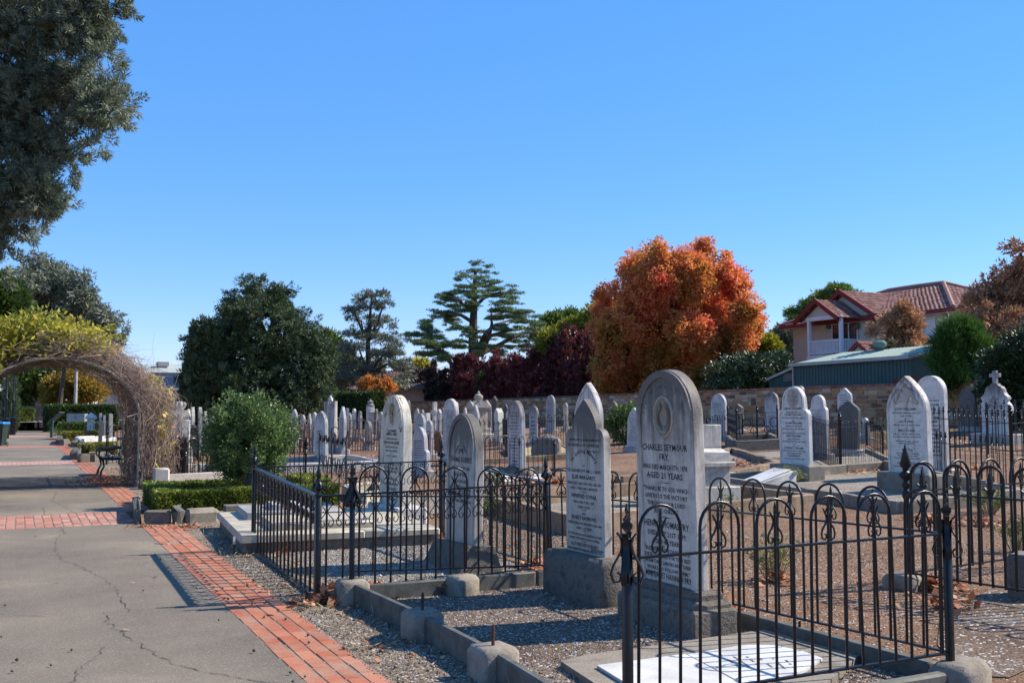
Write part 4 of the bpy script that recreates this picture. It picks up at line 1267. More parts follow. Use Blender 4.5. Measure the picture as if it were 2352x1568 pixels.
for lb, (u, v, d, sh) in zip(['small far round stone over the end of the drooping rusted fence', 'small far gothic stone over the drooping rusted fence', 'round stone just behind the oval medallion stone, far off', 'stepped slate grey stone between the narrow stone and the grey blue slab', 'far round stone against the end of the clipped hedge', 'far gothic stone below the brick pier', 'far round stone above the rusted bar railing', 'far shouldered stone above the chipped post stone', 'small round stone peeping between the tall text stone and the wall', 'far gothic stone on the shaded side of the urn monument', 'round stone nearly hidden by the leaning stone at the urn monument', 'small shouldered stone under the dark brown peaked stone', 'far round stone just before the white pointed arch stone', 'round stone glimpsed at the shady edge of the round bush', 'small shouldered stone glimpsed over the vine roots'], ((690, 952, 50, 'round'), (704, 949, 52, 'gothic'), (733, 943, 53, 'round'), (798, 948, 56, 'ogee'), (868, 945, 54, 'round'), (905, 941, 55, 'gothic'), (950, 938, 54, 'round'), (965, 940, 56, 'shoulder'), (1012, 936, 53, 'round'), (1062, 935, 55, 'gothic'), (1078, 940, 50, 'round'), (1120, 936, 56, 'shoulder'), (1295, 925, 50, 'round'), (482, 950, 44, 'round'), (355, 950, 47, 'shoulder'))):
    S(lb, u - 6, u + 6, v, d, sh, .1, (.56, .54, .51), .6, lines=0)
# lettering: every line measured once, squeezed to its width and laid on the face of its stone
def set_texts():
    objs = []
    for i, (slab, t, s, size, z, x, mw, arc, m) in enumerate(TEXTS):
        items = [s] if arc is None else list(s)
        for ch in items:
            cu = bpy.data.curves.new('lettering', 'FONT')
            cu.body = ch; cu.size = size; cu.align_x = 'CENTER'; cu.resolution_u = 1; cu.offset = size * .017
            o = bpy.data.objects.new('lettering', cu); C.objects.link(o)
            objs.append((i, o))
    bpy.context.view_layer.update()
    dg = bpy.context.evaluated_depsgraph_get()
    per = {}
    groups = {}
    for i, o in objs: groups.setdefault(i, []).append(o)
    for i, os_ in groups.items():
        slab, t, s, size, z, x, mw, arc, m = TEXTS[i]
        y = -t / 2 - .0018
        acc = per.setdefault((slab.name, m.name), (slab, m, MB()))[2]
        mes = [o.evaluated_get(dg).to_mesh() for o in os_]
        if arc is None:
            me = mes[0]
            vs = [v.co.copy() for v in me.vertices]
            if vs:
                w = max(v.x for v in vs) - min(v.x for v in vs)
                k = min(1, mw / w) if mw else 1
                acc.add([(v.x * k + x, y, v.y * (1 if k > .8 else .5 + .5 * k / .8) + z) for v in vs], [tuple(p.vertices) for p in me.polygons])
        else:
            rad, cz, span = arc
            n = len(os_)
            for j, me in enumerate(mes):
                a = R(span) * (.5 - j / (n - 1))
                ca, sa = math.cos(a), math.sin(a)
                vs = []
                for v in me.vertices:
                    px, pz = v.co.x, v.co.y + rad
                    vs.append((-(sa * pz) + ca * px, y, cz + ca * pz + sa * px))
                acc.add(vs, [tuple(p.vertices) for p in me.polygons])
    for (sn, mn), (slab, m, mb) in per.items():
        if mb.f: tag(mb.build('inscription', m, slab, smooth=0), kind='stuff')
    for _, o in objs:
        cu = o.data
        bpy.data.objects.remove(o); bpy.data.curves.remove(cu)
set_texts()
# ------------------------------------------------------------------ monuments of other shapes
def stone_part(mb, name, parent, col, dirt, loc=(0, 0, 0), rz=0, smooth=40, m=None):
    o = mb.build(name, m or STONE, parent, loc, rz, smooth)
    o.color = (*col, dirt)
    return o
def stepped(mb, specs, z=0):
    for w, dth, h in specs:
        mb.box(-w / 2, w / 2, -dth / 2, dth / 2, z, z + h, b=min(.02, h * .25)); z += h - .002
    return z
# urn monument before the wall
p = B(1099, 45); H = zat(1099, 897, 45) - p.z
t = thing('urn_monument', 'pale stone pillar with a gabled cap and covered urn before the stone wall', 'monument', p, R(-90), 'pillar monuments')
mb = MB(); z = stepped(mb, [(1.1, 1.1, .3), (.85, .85, .25)]); stone_part(mb, 'base', t, (.50, .47, .42), .3)
mb = MB(); mb.box(-.3, .3, -.3, .3, z, H * .62, b=.02); stone_part(mb, 'shaft', t, (.55, .46, .36), .3)
mb = MB(); z = H * .62; mb.box(-.4, .4, -.4, .4, z, z + .08, b=.02)
for k in range(4):
    q = MB(); q.prism([(-.42, 0), (.42, 0), (.36, .12), (0, .34), (-.36, .12)], -.44, -.36)
    M = Matrix.Rotation(k * PI / 2, 4, 'Z'); mb.add([M @ Vector((x, y, zz + z + .078)) for x, y, zz in q.v], q.f)
mb.box(-.36, .36, -.36, .36, z + .078, z + .25); stone_part(mb, 'gabled_cap', t, (.52, .48, .42), .5)
mb = MB(); k = H - z - .25; mb.lathe([(.2, 0), (.14, k * .08), (.08, k * .16), (.09, k * .22), (.19, k * .38), (.21, k * .55), (.16, k * .62), (.19, k * .66), (.10, k * .74), (.05, k * .8), (.08, k * .86), (.004, k)], 12, c=(0, 0, z + .25)); stone_part(mb, 'urn', t, (.46, .43, .38), .5)
# draped urn pillar by the arch
p = B(411, 34.5); H = zat(411, 921, 34.5)
t = thing('urn_monument', 'white pillar with a large draped urn next to the vine arch', 'monument', p, R(-90), 'pillar monuments')
mb = MB(); z = stepped(mb, [(.9, .8, .35), (.7, .62, .9)]); stone_part(mb, 'base', t, (.6, .59, .55), .3)
mb = MB(); mb.box(-.23, .23, -.23, .23, z, H * .68, b=.015); stone_part(mb, 'shaft', t, WHITE, .15)
mb = MB(); z = H * .68; mb.box(-.28, .28, -.28, .28, z, z + .08, b=.02)
for k in range(4):
    q = MB(); q.prism([(-.32, 0), (.32, 0), (.28, .1), (.15, .22), (0, .26), (-.15, .22), (-.28, .1)], -.33, -.27)
    M = Matrix.Rotation(k * PI / 2, 4, 'Z'); mb.add([M @ Vector((x, y, zz + z + .078)) for x, y, zz in q.v], q.f)
mb.box(-.27, .27, -.27, .27, z + .078, z + .3); stone_part(mb, 'gabled_cap', t, WHITE, .3)
k = H - z - .3; mb = MB(); mb.lathe([(.17, 0), (.12, k * .06), (.13, k * .15), (.18, k * .45), (.19, k * .7), (.16, k * .88), (.09, k * .97), (.01, k)], 14, c=(0, 0, z + .3))
for i in range(9):
    a = i * .7; mb.tube([(.17 * math.cos(a), .17 * math.sin(a), z + .3 + k * .9), (.21 * math.cos(a + .1), .21 * math.sin(a + .1), z + .3 + k * .6), (.17 * math.cos(a + .25), .17 * math.sin(a + .25), z + .3 + k * .2)], [.02, .03, .012], 5)
stone_part(mb, 'draped_urn', t, (.5, .49, .46), .6)
# cross pillar by the hedge
p = B(850, 50); H = zat(850, 920, 50)
t = thing('cross_pillar', 'white pillar with a dark lantern top and short cross arms before the clipped hedge', 'monument', p, R(-90), 'pillar monuments')
mb = MB(); stepped(mb, [(.6, .6, .25)]); mb.box(-.16, .16, -.16, .16, .24, H * .82, b=.015); stone_part(mb, 'shaft', t, (.58, .58, .57), .5)
mb = MB(); mb.box(-.30, .30, -.12, .12, H * .66, H * .76, b=.015); stone_part(mb, 'cross_arms', t, (.6, .6, .6), .3)
mb = MB(); mb.lathe([(.17, H * .82), (.2, H * .84), (.12, H * .88), (.16, H * .92), (.04, H * .96), (.002, H)], 8); stone_part(mb, 'lantern_top', t, (.2, .2, .2), .5)
# white cross by the wall
p = B(998, 50); H = zat(998, 923, 50) - p.z
t = thing('stone_cross', 'plain white cross standing before the stone wall', 'cross', p, R(-90))
mb = MB(); mb.box(-.10, .10, -.09, .09, 0, H, b=.01); stone_part(mb, 'upright', t, WHITE, .15)
mb = MB(); mb.box(-.32, .32, -.085, .085, H * .66, H * .77, b=.01); stone_part(mb, 'cross_arms', t, WHITE, .15)
# stepped pedestal behind the tall stone
p = B(1618, 17.2)
t = thing('marble_pedestal', 'white stepped marble pedestal partly hidden by the tallest round topped stone', 'monument', p, R(-90), 'pillar monuments')
mb = MB(); mb.box(-.42, .42, -.42, .42, -.05, .32, b=.012); z = .318; stone_part(mb, 'base', t, (.50, .48, .44), .3)
mb = MB(); mb.box(-.30, .30, -.30, .30, z, z + .34, b=.012); mb.box(-.37, .37, -.37, .37, z + .338, z + .41, b=.015); stone_part(mb, 'dado', t, (.46, .44, .41), .35)
mb = MB(); z += .408; mb.box(-.30, .30, -.30, .30, z, z + .17, b=.01); mb.lathe([(.36, z + .168), (.33, z + .2), (.28, z + .22), (.27, z + .28)], 4); mb.box(-.2, .2, -.2, .2, z + .25, z + .62, b=.01); stone_part(mb, 'shaft', t, (.54, .52, .49), .3)
# ornate cross-topped stone at far right
p = B(2290, 30); H = zat(2290, 851, 30) - p.z
t = thing('headstone', 'ornate lobed gothic stone crowned with a small cross, sooty at the top', 'headstone', p, R(-90), STONE_GROUP)
w = 1.0
mb = MB(); mb.box(-.75, .75, -.3, .3, -.1, .3, b=.02); stone_part(mb, 'plinth', t, GREYC, .3)
o_ = [(.44, .3), (.44, 1.0), (.52, 1.05), (.54, 1.2), (.50, 1.32), (.40, 1.45), (.40, 1.5), (.46, 1.54), (.45, 1.62), (.36, 1.70), (.30, 1.82), (.30, 1.88), (.24, 1.98), (.12, 2.04), (.10, 2.1)]
k = (H - .42) / 2.1
o_ = [(x, .29 + (z - .3) * k) for x, z in o_]
mb = MB(); mb.prism(o_ + [(-x, z) for x, z in o_[::-1]], -.09, .09, .01); s_ = stone_part(mb, 'slab', t, (.62, .62, .63), .9)
a_ = [(.30 * (1 - (i / 9) ** 1.8), .95 * k + .75 * k * i / 9) for i in range(10)]
mb = MB(); mb.tube([(x, -.10, z) for x, z in [(.30, .6)] + a_] , .02, 6); mb.tube([(-x, -.10, z) for x, z in [(.30, .6)] + a_], .02, 6); q = stone_part(mb, 'arch_moulding', t, (.5, .5, .5), .5)
strips(s_, .62, .18, 1.35, .55, 10, 77)
zt = .29 + (2.1 - .3) * k
mb = MB(); mb.box(-.06, .06, -.06, .06, zt - .02, H, b=.01); mb.box(-.17, .17, -.055, .055, zt + (H - zt) * .5, zt + (H - zt) * .78, b=.01); stone_part(mb, 'cross', t, (.36, .36, .36), .6)
# rough rock stone
p = B(1256, 31)
t = thing('rock_headstone', 'rough grey rock with a smoothed name panel beside the rusted spear fence', 'headstone', p, R(-80), STONE_GROUP); t.rotation_euler.z = R(-48)
mb = MB(); o_ = [(.42, 0), (.45, .3), (.44, .55), (.36, .66), (.15, .72), (-.2, .70), (-.42, .62), (-.46, .3), (-.43, 0)]
mb.prism(o_, -.18, .18, .06); r_ = random.Random(2); mb.v = [(x + r_.gauss(0, .02), y + r_.gauss(0, .02), z + r_.gauss(0, .015)) for x, y, z in mb.v]; stone_part(mb, 'rock', t, (.22, .215, .20), .4, smooth=15)
mb = MB(); mb.box(-.30, .28, -.205, -.15, .15, .58, b=0); stone_part(mb, 'name_panel', t, (.17, .17, .165), .1, smooth=10)
# rocky mound below the tall stained stone
p = B(1182, 25)
mb = MB(); r_ = random.Random(8)
for i in range(14):
    a = r_.uniform(0, 6.28); d = r_.uniform(0, .55); s = r_.uniform(.12, .3)
    q = MB(); q.lathe([(s * .8, -.1), (s, s * .25), (s * .75, s * .6), (s * .2, s * .75)], 7, c=(d * math.cos(a) * 1.4, d * math.sin(a), 0)); q.v = [(x + r_.gauss(0, .03), y + r_.gauss(0, .03), z + r_.gauss(0, .02)) for x, y, z in q.v]
    mb.add(q.v, q.f)
tag(mb.build('rock_mound', DARKSTONE, None, p, 0, 20), 'low mound of grey rocks at the foot of the tall stained stone', 'rocks', kind='stuff')
# log columns and doves of the rustic stone
p = B(758, 37.9)
for lb, dx, rr in (('log shaped stone column on the path side of the rustic stone', .52, .10), ('lit log shaped stone column at the other side of the rustic stone', -.52, .12)):
    t = thing('log_column', lb, 'column', p + Vector((0, dx, 0)), 0, 'log columns')
    hh = zat(758, 921, 37.9)
    mb = MB(); mb.lathe([(rr * 1.2, 0), (rr, .3), (rr * 1.05, .9), (rr * .95, 1.4), (rr, hh)], 9); mb.v = [(x + r_.gauss(0, .008), y + r_.gauss(0, .008), z) for x, y, z in mb.v]; stone_part(mb, 'log', t, (.52, .51, .5), .5)
    mb = MB()
    for i in range(5): mb.tube([(0, 0, .3 + i * .3), (rr * 1.4 * math.cos(i * 2), rr * 1.4 * math.sin(i * 2), .38 + i * .3)], [.04, .025], 6)
    stone_part(mb, 'branch_stub', t, (.5, .5, .49), .5)
mb = MB()
for s in (-1, 1):
    q = MB(); q.lathe([(.01, -.16), (.06, -.08), (.075, .02), (.04, .1), (.05, .14), (.04, .18), (.01, .2)], 8)
    M = Matrix.Translation((0, s * .09, 1.98 + .0)) @ Matrix.Rotation(s * .9, 4, 'X'); mb.add([M @ Vector(v) for v in q.v], q.f)
o = stone_part(mb, 'dove_carving', None, (.66, .66, .65), .1, loc=p); tag(o, 'pair of carved white doves on the rustic stone', 'carving')
# obelisk style pillar far left
p = B(208, 56); H = zat(208, 947, 56)
t = thing('capped_pillar', 'white square pillar with a pyramid cap beyond the vine arch', 'monument', p, R(-90), 'pillar monuments')
mb = MB(); stepped(mb, [(.8, .8, .25), (.62, .62, .2)]); stone_part(mb, 'base', t, (.6, .6, .58), .3)
mb = MB(); mb.box(-.19, .19, -.19, .19, .44, H - .36, b=.02); stone_part(mb, 'shaft', t, (.68, .66, .60), .1)
mb = MB(); mb.lathe([(.40, H - .36), (.40, H - .25), (.28, H - .14), (.02, H)], 4); stone_part(mb, 'pyramid_cap', t, (.66, .65, .62), .2, smooth=10)
# open book monument
p = B(1762, 20.6)
t = thing('open_book_monument', 'white marble open scroll lying on a low slope of the grey gravel plot', 'monument', p, R(-6))
mb = MB(); o_ = [(-.38, 0), (.38, 0), (.38, .10), (.30, .12), (-.30, .24), (-.38, .27)]
mb.prism([(y, z) for y, z in [(-.42, 0), (.42, 0), (.44, .30), (.36, .33), (-.2, .16), (-.42, .10)]], -.36, .36, .01); b0 = stone_part(mb, 'scroll_block', t, (.62, .62, .60), .25)
mb = MB(); mb.prism([(-.40, .11), (.34, .335), (.34, .36), (-.1, .22), (-.40, .13)], -.30, .30, .004); stone_part(mb, 'open_page', t, (.74, .74, .72), .05)
mb = MB()
for s in (-1, 1):
    mb.tube([(.40 + .055 * math.cos(a) * (1 - a / 14), s * .365, .28 + .055 * math.sin(a) * (1 - a / 14)) for a in [i * .6 for i in range(16)]], .012, 5)
stone_part(mb, 'scroll_end', t, (.6, .6, .58), .2)
mb = MB()
for i in range(8):
    x = -.3 + i * .075; z = .155 + (x + .3) * .27
    y = -.24
    while y < .22:
        q = y + rnd.uniform(.03, .08)
        mb.add([(x, y, z), (x + .02, y, z + .006), (x + .02, q, z + .006), (x, q, z)], [(0, 1, 2, 3)]); y = q + .02
mb.build('inscription', LETTERG, t, smooth=0)

# stepped ledgers beside the path
L0, L1, L2 = G(560, 1274), G(463, 1214), B(1010, 12.1)
ex = (L2 - L0); ex.z = 0; exl = ex.length; ex.normalize(); ey = (L1 - L0); ey.z = 0; eyl = ey.length
rz_ = math.atan2(ex.y, ex.x)
t = thing('stepped_ledger_grave', 'broad stepped grave of cream and grey ledger slabs before the cracked cream stone', 'grave slab', L0 + Vector((0, 0, -.055)), rz_)
mb = MB(); mb.box(0, exl, 0, eyl, -.05, .19, b=.01); mb.build('base_course', DARKSTONE, t)
mb = MB(); mb.box(-.04, exl - .9, -.04, .42, .188, .27, b=.015); mb.box(-.04, .40, .422, eyl + .02, .188, .27, b=.015); mb.box(exl - .898, exl, -.03, eyl, .188, .26, b=.015); mb.build('coping', CREAM, t)
mb = MB(); mb.box(.34, exl - .7, .30, .30 + eyl * .38, .20, .345, b=.02); mb.build('cream_ledger', CREAM, t)
mb = MB(); mb.box(.20, exl - .8, .40 + eyl * .42, eyl * .98, .20, .36, b=.02); mb.build('grey_ledger', two_tone('grey_ledger', (.24, .235, .22), (.36, .35, .33), 5, .7, 60, .3), t)
mb = MB(); mb.box(.55, exl - 1.3, .62 + eyl * .42, eyl * .86, .358, .43, b=.015); mb.build('upper_ledger', two_tone('upper_ledger', (.36, .355, .34), (.5, .49, .47), 5, .7, 60, .3), t)
o = block('marker_peg', 'thin white metal row marker stuck in the soil at the ledger corner', GREYIRON, G(548, 1272) + Vector((-.06, -.05, 0)), .02, .012, .20, 0, .002, 'marker'); 
mb = MB(); mb.box(-.012, .012, -.009, .009, .12, .2); mb.build('tag_plate', WHITEM, o)

# ------------------------------------------------------------------ kerbs and gravel plots of the middle ground
def surround(label, pts, w, h, m, closed=True, fill=None, part='kerb_stone', seg=1.3, zoff=.01):
    t = thing('grave_kerb', label, 'grave surround', pts[0], 0, 'grave surrounds')
    n = len(pts)
    for i in range(n if closed else n - 1):
        a, b = Vector(pts[i]), Vector(pts[(i + 1) % n])
        L_ = (b - a).length; k = max(1, round(L_ / seg))
        for j in range(k):
            mb = MB(); kerb_run(mb, a.lerp(b, (j + .004) / k), a.lerp(b, (j + .996) / k), w, h * rnd.uniform(.93, 1.05), Vector(pts[0]))
            mb.build(part, m, t)
    if fill: flat_poly('gravel_bed', fill, pts, zoff)
    return t
surround('sandstone kerb round the grey gravel plot behind the pointed stone', [B(1312, 13.0), B(1860, 16.4), B(1560, 20), B(1105, 16.3)], .14, .26, SANDST, True, GRAVEL, zoff=.006)
surround('concrete kerb round the grey gravel plot of the roundel and book panel stones', [B(2063, 15.6), B(2345, 16.9), B(2030, 23.4), B(1640, 21.2)], .13, .20, CONC, True, GRAVEL, zoff=.007)
surround('row of brown stones edging a bare plot behind the stepped pedestal', [B(1650, 22.2), B(1785, 25), B(1680, 31), B(1560, 26)], .2, .16, SANDST, True, None, seg=.7)
surround('dark stone kerb carrying the small circled railing', [B(1688, 31), B(1792, 31.5), B(1765, 35), B(1670, 34.5)], .16, .34, DARKSTONE, True, GRAVEL, zoff=.02)
surround('low kerb along the curved hoop fence', [B(1880, 22.4), B(2060, 24.4), B(1990, 29), B(1835, 27)], .12, .10, CONC, True, GRAVEL, zoff=.008)
surround('brown stone kerb under the dry straw bed', [B(1185, 31), B(1325, 32.5), B(1290, 37), B(1160, 36)], .2, .13, SANDST, True, STRAW, seg=.6, zoff=.1)
surround('light grey granite surround near the round bush', [B(652, 25.8), B(872, 27.6), B(800, 30.5), B(620, 28.8)], .16, .24, GRAN, True, GRAVEL, zoff=.1)
surround('pink granite kerb with square corner blocks by the vine arch', [B(372, 20.6), B(520, 21.7), B(490, 25), B(338, 24)], .16, .30, two_tone('pale_pink_granite', (.36, .31, .27), (.46, .41, .36), 20, .6, 90, .2), True, SOIL, zoff=.05)
for i, (u, d) in enumerate(((372, 20.6), (345, 23.9))):
    block('granite_block', ['square pale granite corner block nearer the box hedge', 'square pale granite corner block next to the vine arch foot'][i], two_tone('pale_granite', (.42, .38, .33), (.5, .46, .41), 20, .6, 90, .2), B(u, d), .30, .30, .42, 0, .03, 'kerb stone')
surround('pale kerb round a small bed beyond the stepped shoulder stone', [B(835, 17.3), B(905, 18.2), B(860, 19.8), B(795, 19)], .15, .2, CREAM, True, SOIL, zoff=.03)
surround('white kerb of the yellow hedged graves beyond the arch', [B(190, 43), B(262, 44.5), B(250, 49), B(178, 47)], .2, .35, WHITEM, True, GRAVEL, zoff=.03)
surround('long brown kerb lying across the open ground', [B(1420, 21.5), B(1490, 22.2)], .25, .2, SANDST, False)
surround('sandstone kerb in front of the wall stones', [B(1640, 38.5), B(1800, 40), ], .2, .2, SANDST, False)
surround('weathered kerb beside the rusted fences', [B(1100, 29.5), B(1330, 31)], .15, .16, SANDST, False)
flat_poly('white_pebble_bed', WHITEPEB, [B(1132, 22.2), B(1255, 23.6), B(1235, 26.5), B(1120, 25.2)], .012)
flat_poly('gravel_bed', GRAVEL, [B(1400, 15.5), B(1480, 15.5), B(1520, 17), B(1380, 18)], .012)
flat_poly('gravel_walk', GRAVEL, [B(1640, 27.5), B(1800, 28), B(1790, 31), B(1560, 29.5)], .012)
flat_poly('gravel_walk', MULCH, [B(2195, 6.2), B(2300, 6.15), B(2450, 6.9), B(2440, 9.2), B(2330, 9.5), B(2240, 8.9), B(2150, 8.1), B(2140, 7.0)], .008)
flat_poly('gravel_walk', GRAVEL, [B(860, 15.2), B(1090, 16), B(1060, 19.5), B(800, 18)], .008)
block('grave_marker', 'squat dark stone block at the foot of the hoop fence with fleur finials', DARKSTONE, B(2362, 8.75), .34, .34, .37, .4, .03, 'kerb stone')
block('grave_marker', 'worn stone block under the corner spear post', CONC, B(2066, 9.2), .3, .3, .13, .4, .04, 'kerb stone')
# kerb stones round the box hedge
def kerb_px(label, u0, v0, u1, v1, h, th, m, rough=.0, b=.04):
    a, c = G(u0, v0), G(u1, v1)
    d = c - a
    o = block('kerb_stone', label, m, a.lerp(c, .5), d.length, th, h, math.atan2(d.y, d.x), b, 'kerb stone', 'rough stones edging the box hedge', rough)
    return o
kerb_px('dark slate stone on the path side of the box hedge', 316, 1203, 312, 1172, .21, .1, SLATE, .012, .02)
kerb_px('split slate block at the box hedge corner', 332, 1203, 392, 1202, .19, .14, DARKSTONE, .008, .02)
kerb_px('jagged grey wedge of slate between two hedge kerb stones', 392, 1203, 420, 1201, .24, .16, SLATE, .035, .05)
kerb_px('rounded pale sandstone length edging the box hedge', 423, 1201, 500, 1196, .19, .2, CONC, .006, .05)
kerb_px('broken slate piece behind the stepped ledgers', 513, 1188, 590, 1184, .18, .14, DARKSTONE, .01, .02)
for i, (u0, v0, u1, v1, lb) in enumerate(((172, 1056, 176, 1046, 'dark end stone where the brick band meets the yellow hedge'), (181, 1062, 203, 1061, 'big grey boulder edging the yellow hedge'), (209, 1061, 245, 1057, 'brown block edging the yellow hedge'), (133, 1022, 138, 1014, 'far dark end stone of the second hedged grave'), (140, 1023, 155, 1022, 'grey slab edging the second hedged grave'), (169, 1027, 182, 1025, 'brown block in front of the white kerb'))):
    o = kerb_px(lb, u0, v0, u1, v1, .27, .25, SLATE if i in (0, 3) else DARKSTONE, .02)
    o['group'] = 'rough stones edging the far hedges'

# ------------------------------------------------------------------ other fences
def fence(label, m, pts, style, h, zb=.08, n=None, posts='ball', pitch=.34, joined=False, closed=False, rise=.16, orn=None, r=.007, gap=.3, group='iron grave fences', mid=None, ph=0.0, ps=.018, tip='spear', tilts=None):
    f = Fence(label, pts[0], m, group)
    k = len(pts)
    for i, p in enumerate(pts): f.post(p, posts, h + ph, ps)
    for i in range(k if closed else k - 1):
        a, b = Vector(pts[i]), Vector(pts[(i + 1) % k])
        h0 = h + (tilts[i] if tilts else 0); h1 = h + (tilts[(i + 1) % k] if tilts else 0)
        f.rail(a, b, h0, h1); f.rail(a, b, zb, zb)
        if mid: f.rail(a, b, mid, mid)
        cnt = max(2, round((b - a).length / pitch))
        if style == 'hoop': f.hoops(a, b, cnt, zb, h0, zb, h1, rise, r, orn, True, joined, gap, 8, 6 if not joined else 4)
        else: f.bars(a, b, cnt, zb, zb, h0, h1, r, tip, None, joined, side=6 if not joined else 4)
    return f
# hoops with fleur finials and cone topped corner post (right)
E0 = B(2078, 9.2); E1 = E0 + Vector((3.3 * 1, 0.0, 0)); E2 = E0 + Vector((.55, -3.2, 0))
E1 = B(2440, 10.7); E2 = B(2700, 7.4)
fe = Fence('dark hoop fence with fleur finials and a tall cone topped corner post', E0 + Vector((0, 0, .1)), IRON2)
fe.post(E0, 'spear', .93, .03, .12)
for a, b, nn in ((E0, E1, 5), (E0, E2, 7)):
    fe.rail(a, b, .86, .86, .011, .008); fe.rail(a, b, .14, .12, .011, .008)
    fe.hoops(a, b, nn, .13, .86, .11, .86, .26, .013, 'fleur', True, False, .30)
# double row of fleur headed bars behind the book panel stone
F0, F1 = B(2136, 21.6), B(2322, 18.4)
ff = Fence('black railing with two rows of iron fleurs behind the book panel stone', F0, IRON)
F2 = B(2480, 19.8)
for p in (F0, F1): ff.post(p, 'knob', 1.42, .035)
ff.rail(F0, F1, 1.22, 1.2, .01, .008); ff.rail(F0, F1, .72, .70, .01, .008); ff.rail(F0, F1, .08, .08, .01, .008)
ff.bars(F0, F1, 15, .05, .05, 1.3, 1.28, .010, 'fleur'); ff.bars(F0.lerp(F1, .03), F1.lerp(F0, .03), 15, .05, .05, .78, .76, .008, 'fleur')
ff.rail(F1, F2, 1.2, 1.2, .01, .008); ff.rail(F1, F2, .7, .7, .01, .008); ff.bars(F1, F2, 7, .05, .05, 1.28, 1.28, .010, 'fleur'); ff.bars(F1.lerp(F2, .04), F2, 7, .05, .05, .76, .76, .008, 'fleur')
fence('spear railing in front of the ornate cross stone', GREYIRON, [B(2168, 27.5), B(2352, 24.5)], 'bars', 1.15, .1, posts='knob', pitch=.26, tip='fleur', r=.009, ph=.1, ps=.03)
fence('rail fence by the dark evergreen at the wall end', GREYIRON, [B(2268, 26.4), B(2420, 25)], 'bars', 1.25, .1, posts='knob', pitch=.24, tip='fleur', r=.009, ps=.03)
fence('curved fence of close narrow hoops with stout posts beyond the roundel stone', IRON, [B(1862, 27.5), B(1929, 22.9), B(2046, 24.3)], 'hoop', 1.02, .06, posts='knob', pitch=.26, rise=.12, mid=.42, r=.005, gap=.45, ph=.25, ps=.035)
fence('narrow hoop fence round the dark ogee slate', IRON2, [B(2027, 27.5), B(1990, 31.5), B(1866, 30), B(1858, 27.8)], 'bars', .62, .06, posts='knob', pitch=.22, r=.006, mid=.30, ps=.03, tip='fleur')
# small railing of circles on the dark kerb
q0, q1, q2 = B(1692, 31.2), B(1786, 31.7), B(1672, 34.3)
fc = Fence('low black railing of interlaced circles on a dark kerb', q0, IRON)
for p in (q0, q1, q2, q0.lerp(q1, .5)): fc.post(p, 'knob', .92, .03, .34)
for a, b in ((q0, q1), (q0, q2)):
    fc.rail(a, b, .40, .40); fc.rail(a, b, 1.14, 1.14)
    d = b - a; n = max(4, int(d.length / .22)); ang = math.atan2(d.y, d.x)
    for i in range(n):
        rr = .15 if i % 2 else .11
        me = fc.mesh(('ring', rr), lambda mb: mb.tube([(rr * math.cos(x), 0, rr * math.sin(x)) for x in [2 * PI * j / 16 for j in range(17)]], .014, 5, cap=False))
        fc.part('ring', me, a.lerp(b, (i + .5) / n) + Vector((0, 0, .62 + .22 * (i % 2))), (0, 0, ang))
        bar_me = fc.mesh(('bar', 'tilted', i % 2), lambda mb: mb.tube([(0, 0, .40), (.06 * (1 if i % 2 else -1), 0, 1.14)], .010, 5))
        if i % 2 == 0: fc.part('bar', bar_me, a.lerp(b, (i + .5) / n), (0, 0, ang))
fence('small hoop fence before the plain white round stone by the wall', IRON2, [B(1624, 36), B(1706, 36.8), B(1706, 39)], 'hoop', .80, .06, posts='knob', pitch=.36, rise=.2, orn='fleur', r=.012, ps=.03)
fence('slender hoop fence with small bud finials round the tall stained stone', IRON2, [B(1108, 23.2), B(1273, 24.4)], 'hoop', .78, .04, posts='knob', pitch=.39, rise=.22, orn='fleur', r=.009, ps=.028)
fence('rusted brown hoop fence, its end drooping, behind the decorated grey fence', RUST, [B(672, 36.5), B(800, 37.5), B(893, 38.6)], 'hoop', .75, .05, posts='knob', pitch=.33, rise=.2, r=.017, ps=.035, tilts=[.03, .0, -.22])
fence('leaning rusty railing of bare bars behind the round bush', RUST, [B(650, 42), B(752, 40)], 'bars', .95, .05, posts='ball', pitch=.17, tip=None, r=.017, ps=.035)
fence('low brown rusted railing among the far rows beyond the drooping hoop fence', RUST, [B(690, 43), B(905, 45)], 'hoop', .85, .05, posts='knob', pitch=.42, rise=.25, joined=True, r=.017, ps=.04)
fence('long rusted bar railing in front of the thin wall side railing', RUST, [B(890, 46), B(1075, 47)], 'bars', .85, .05, posts='spear', pitch=.2, joined=True, r=.016, ps=.04)
fence('grey spear railing before the clipped hedge', GREYIRON, [B(700, 47), B(868, 48.5)], 'bars', .9, .05, posts='knob', pitch=.2, joined=True, r=.013, ps=.035)
fence('rusted low rails with hoops by the chipped post stone', RUST, [B(905, 34), B(1012, 35), B(1000, 38)], 'hoop', .62, .05, posts='ball', pitch=.36, rise=.16, r=.011, ps=.03)
fence('rusty hoop fence close behind the tall text covered stone', RUST, [B(985, 31.5), B(1075, 32.3)], 'hoop', .7, .05, posts='ball', pitch=.3, rise=.2, r=.011, ps=.03)
fence('spear railing round the white block stone', IRON2, [B(1072, 36.5), B(1165, 37.5), B(1150, 41), B(1062, 40)], 'bars', .95, .05, posts='spear', pitch=.2, joined=True, closed=True, r=.012, ps=.03, mid=.7)
fence('low dark hoops along the pale gravel behind the sooty round stone', IRON2, [B(1055, 30.5), B(1165, 31.3)], 'hoop', .55, .05, posts='ball', pitch=.42, rise=.2, r=.011, ps=.03)
fence('tall rusted spear and hoop railing beside the rough rock', RUST, [B(1238, 36.8), B(1318, 36.0), B(1345, 40)], 'hoop', 1.0, .05, posts='spear', pitch=.3, rise=.22, joined=True, r=.012, ps=.034)
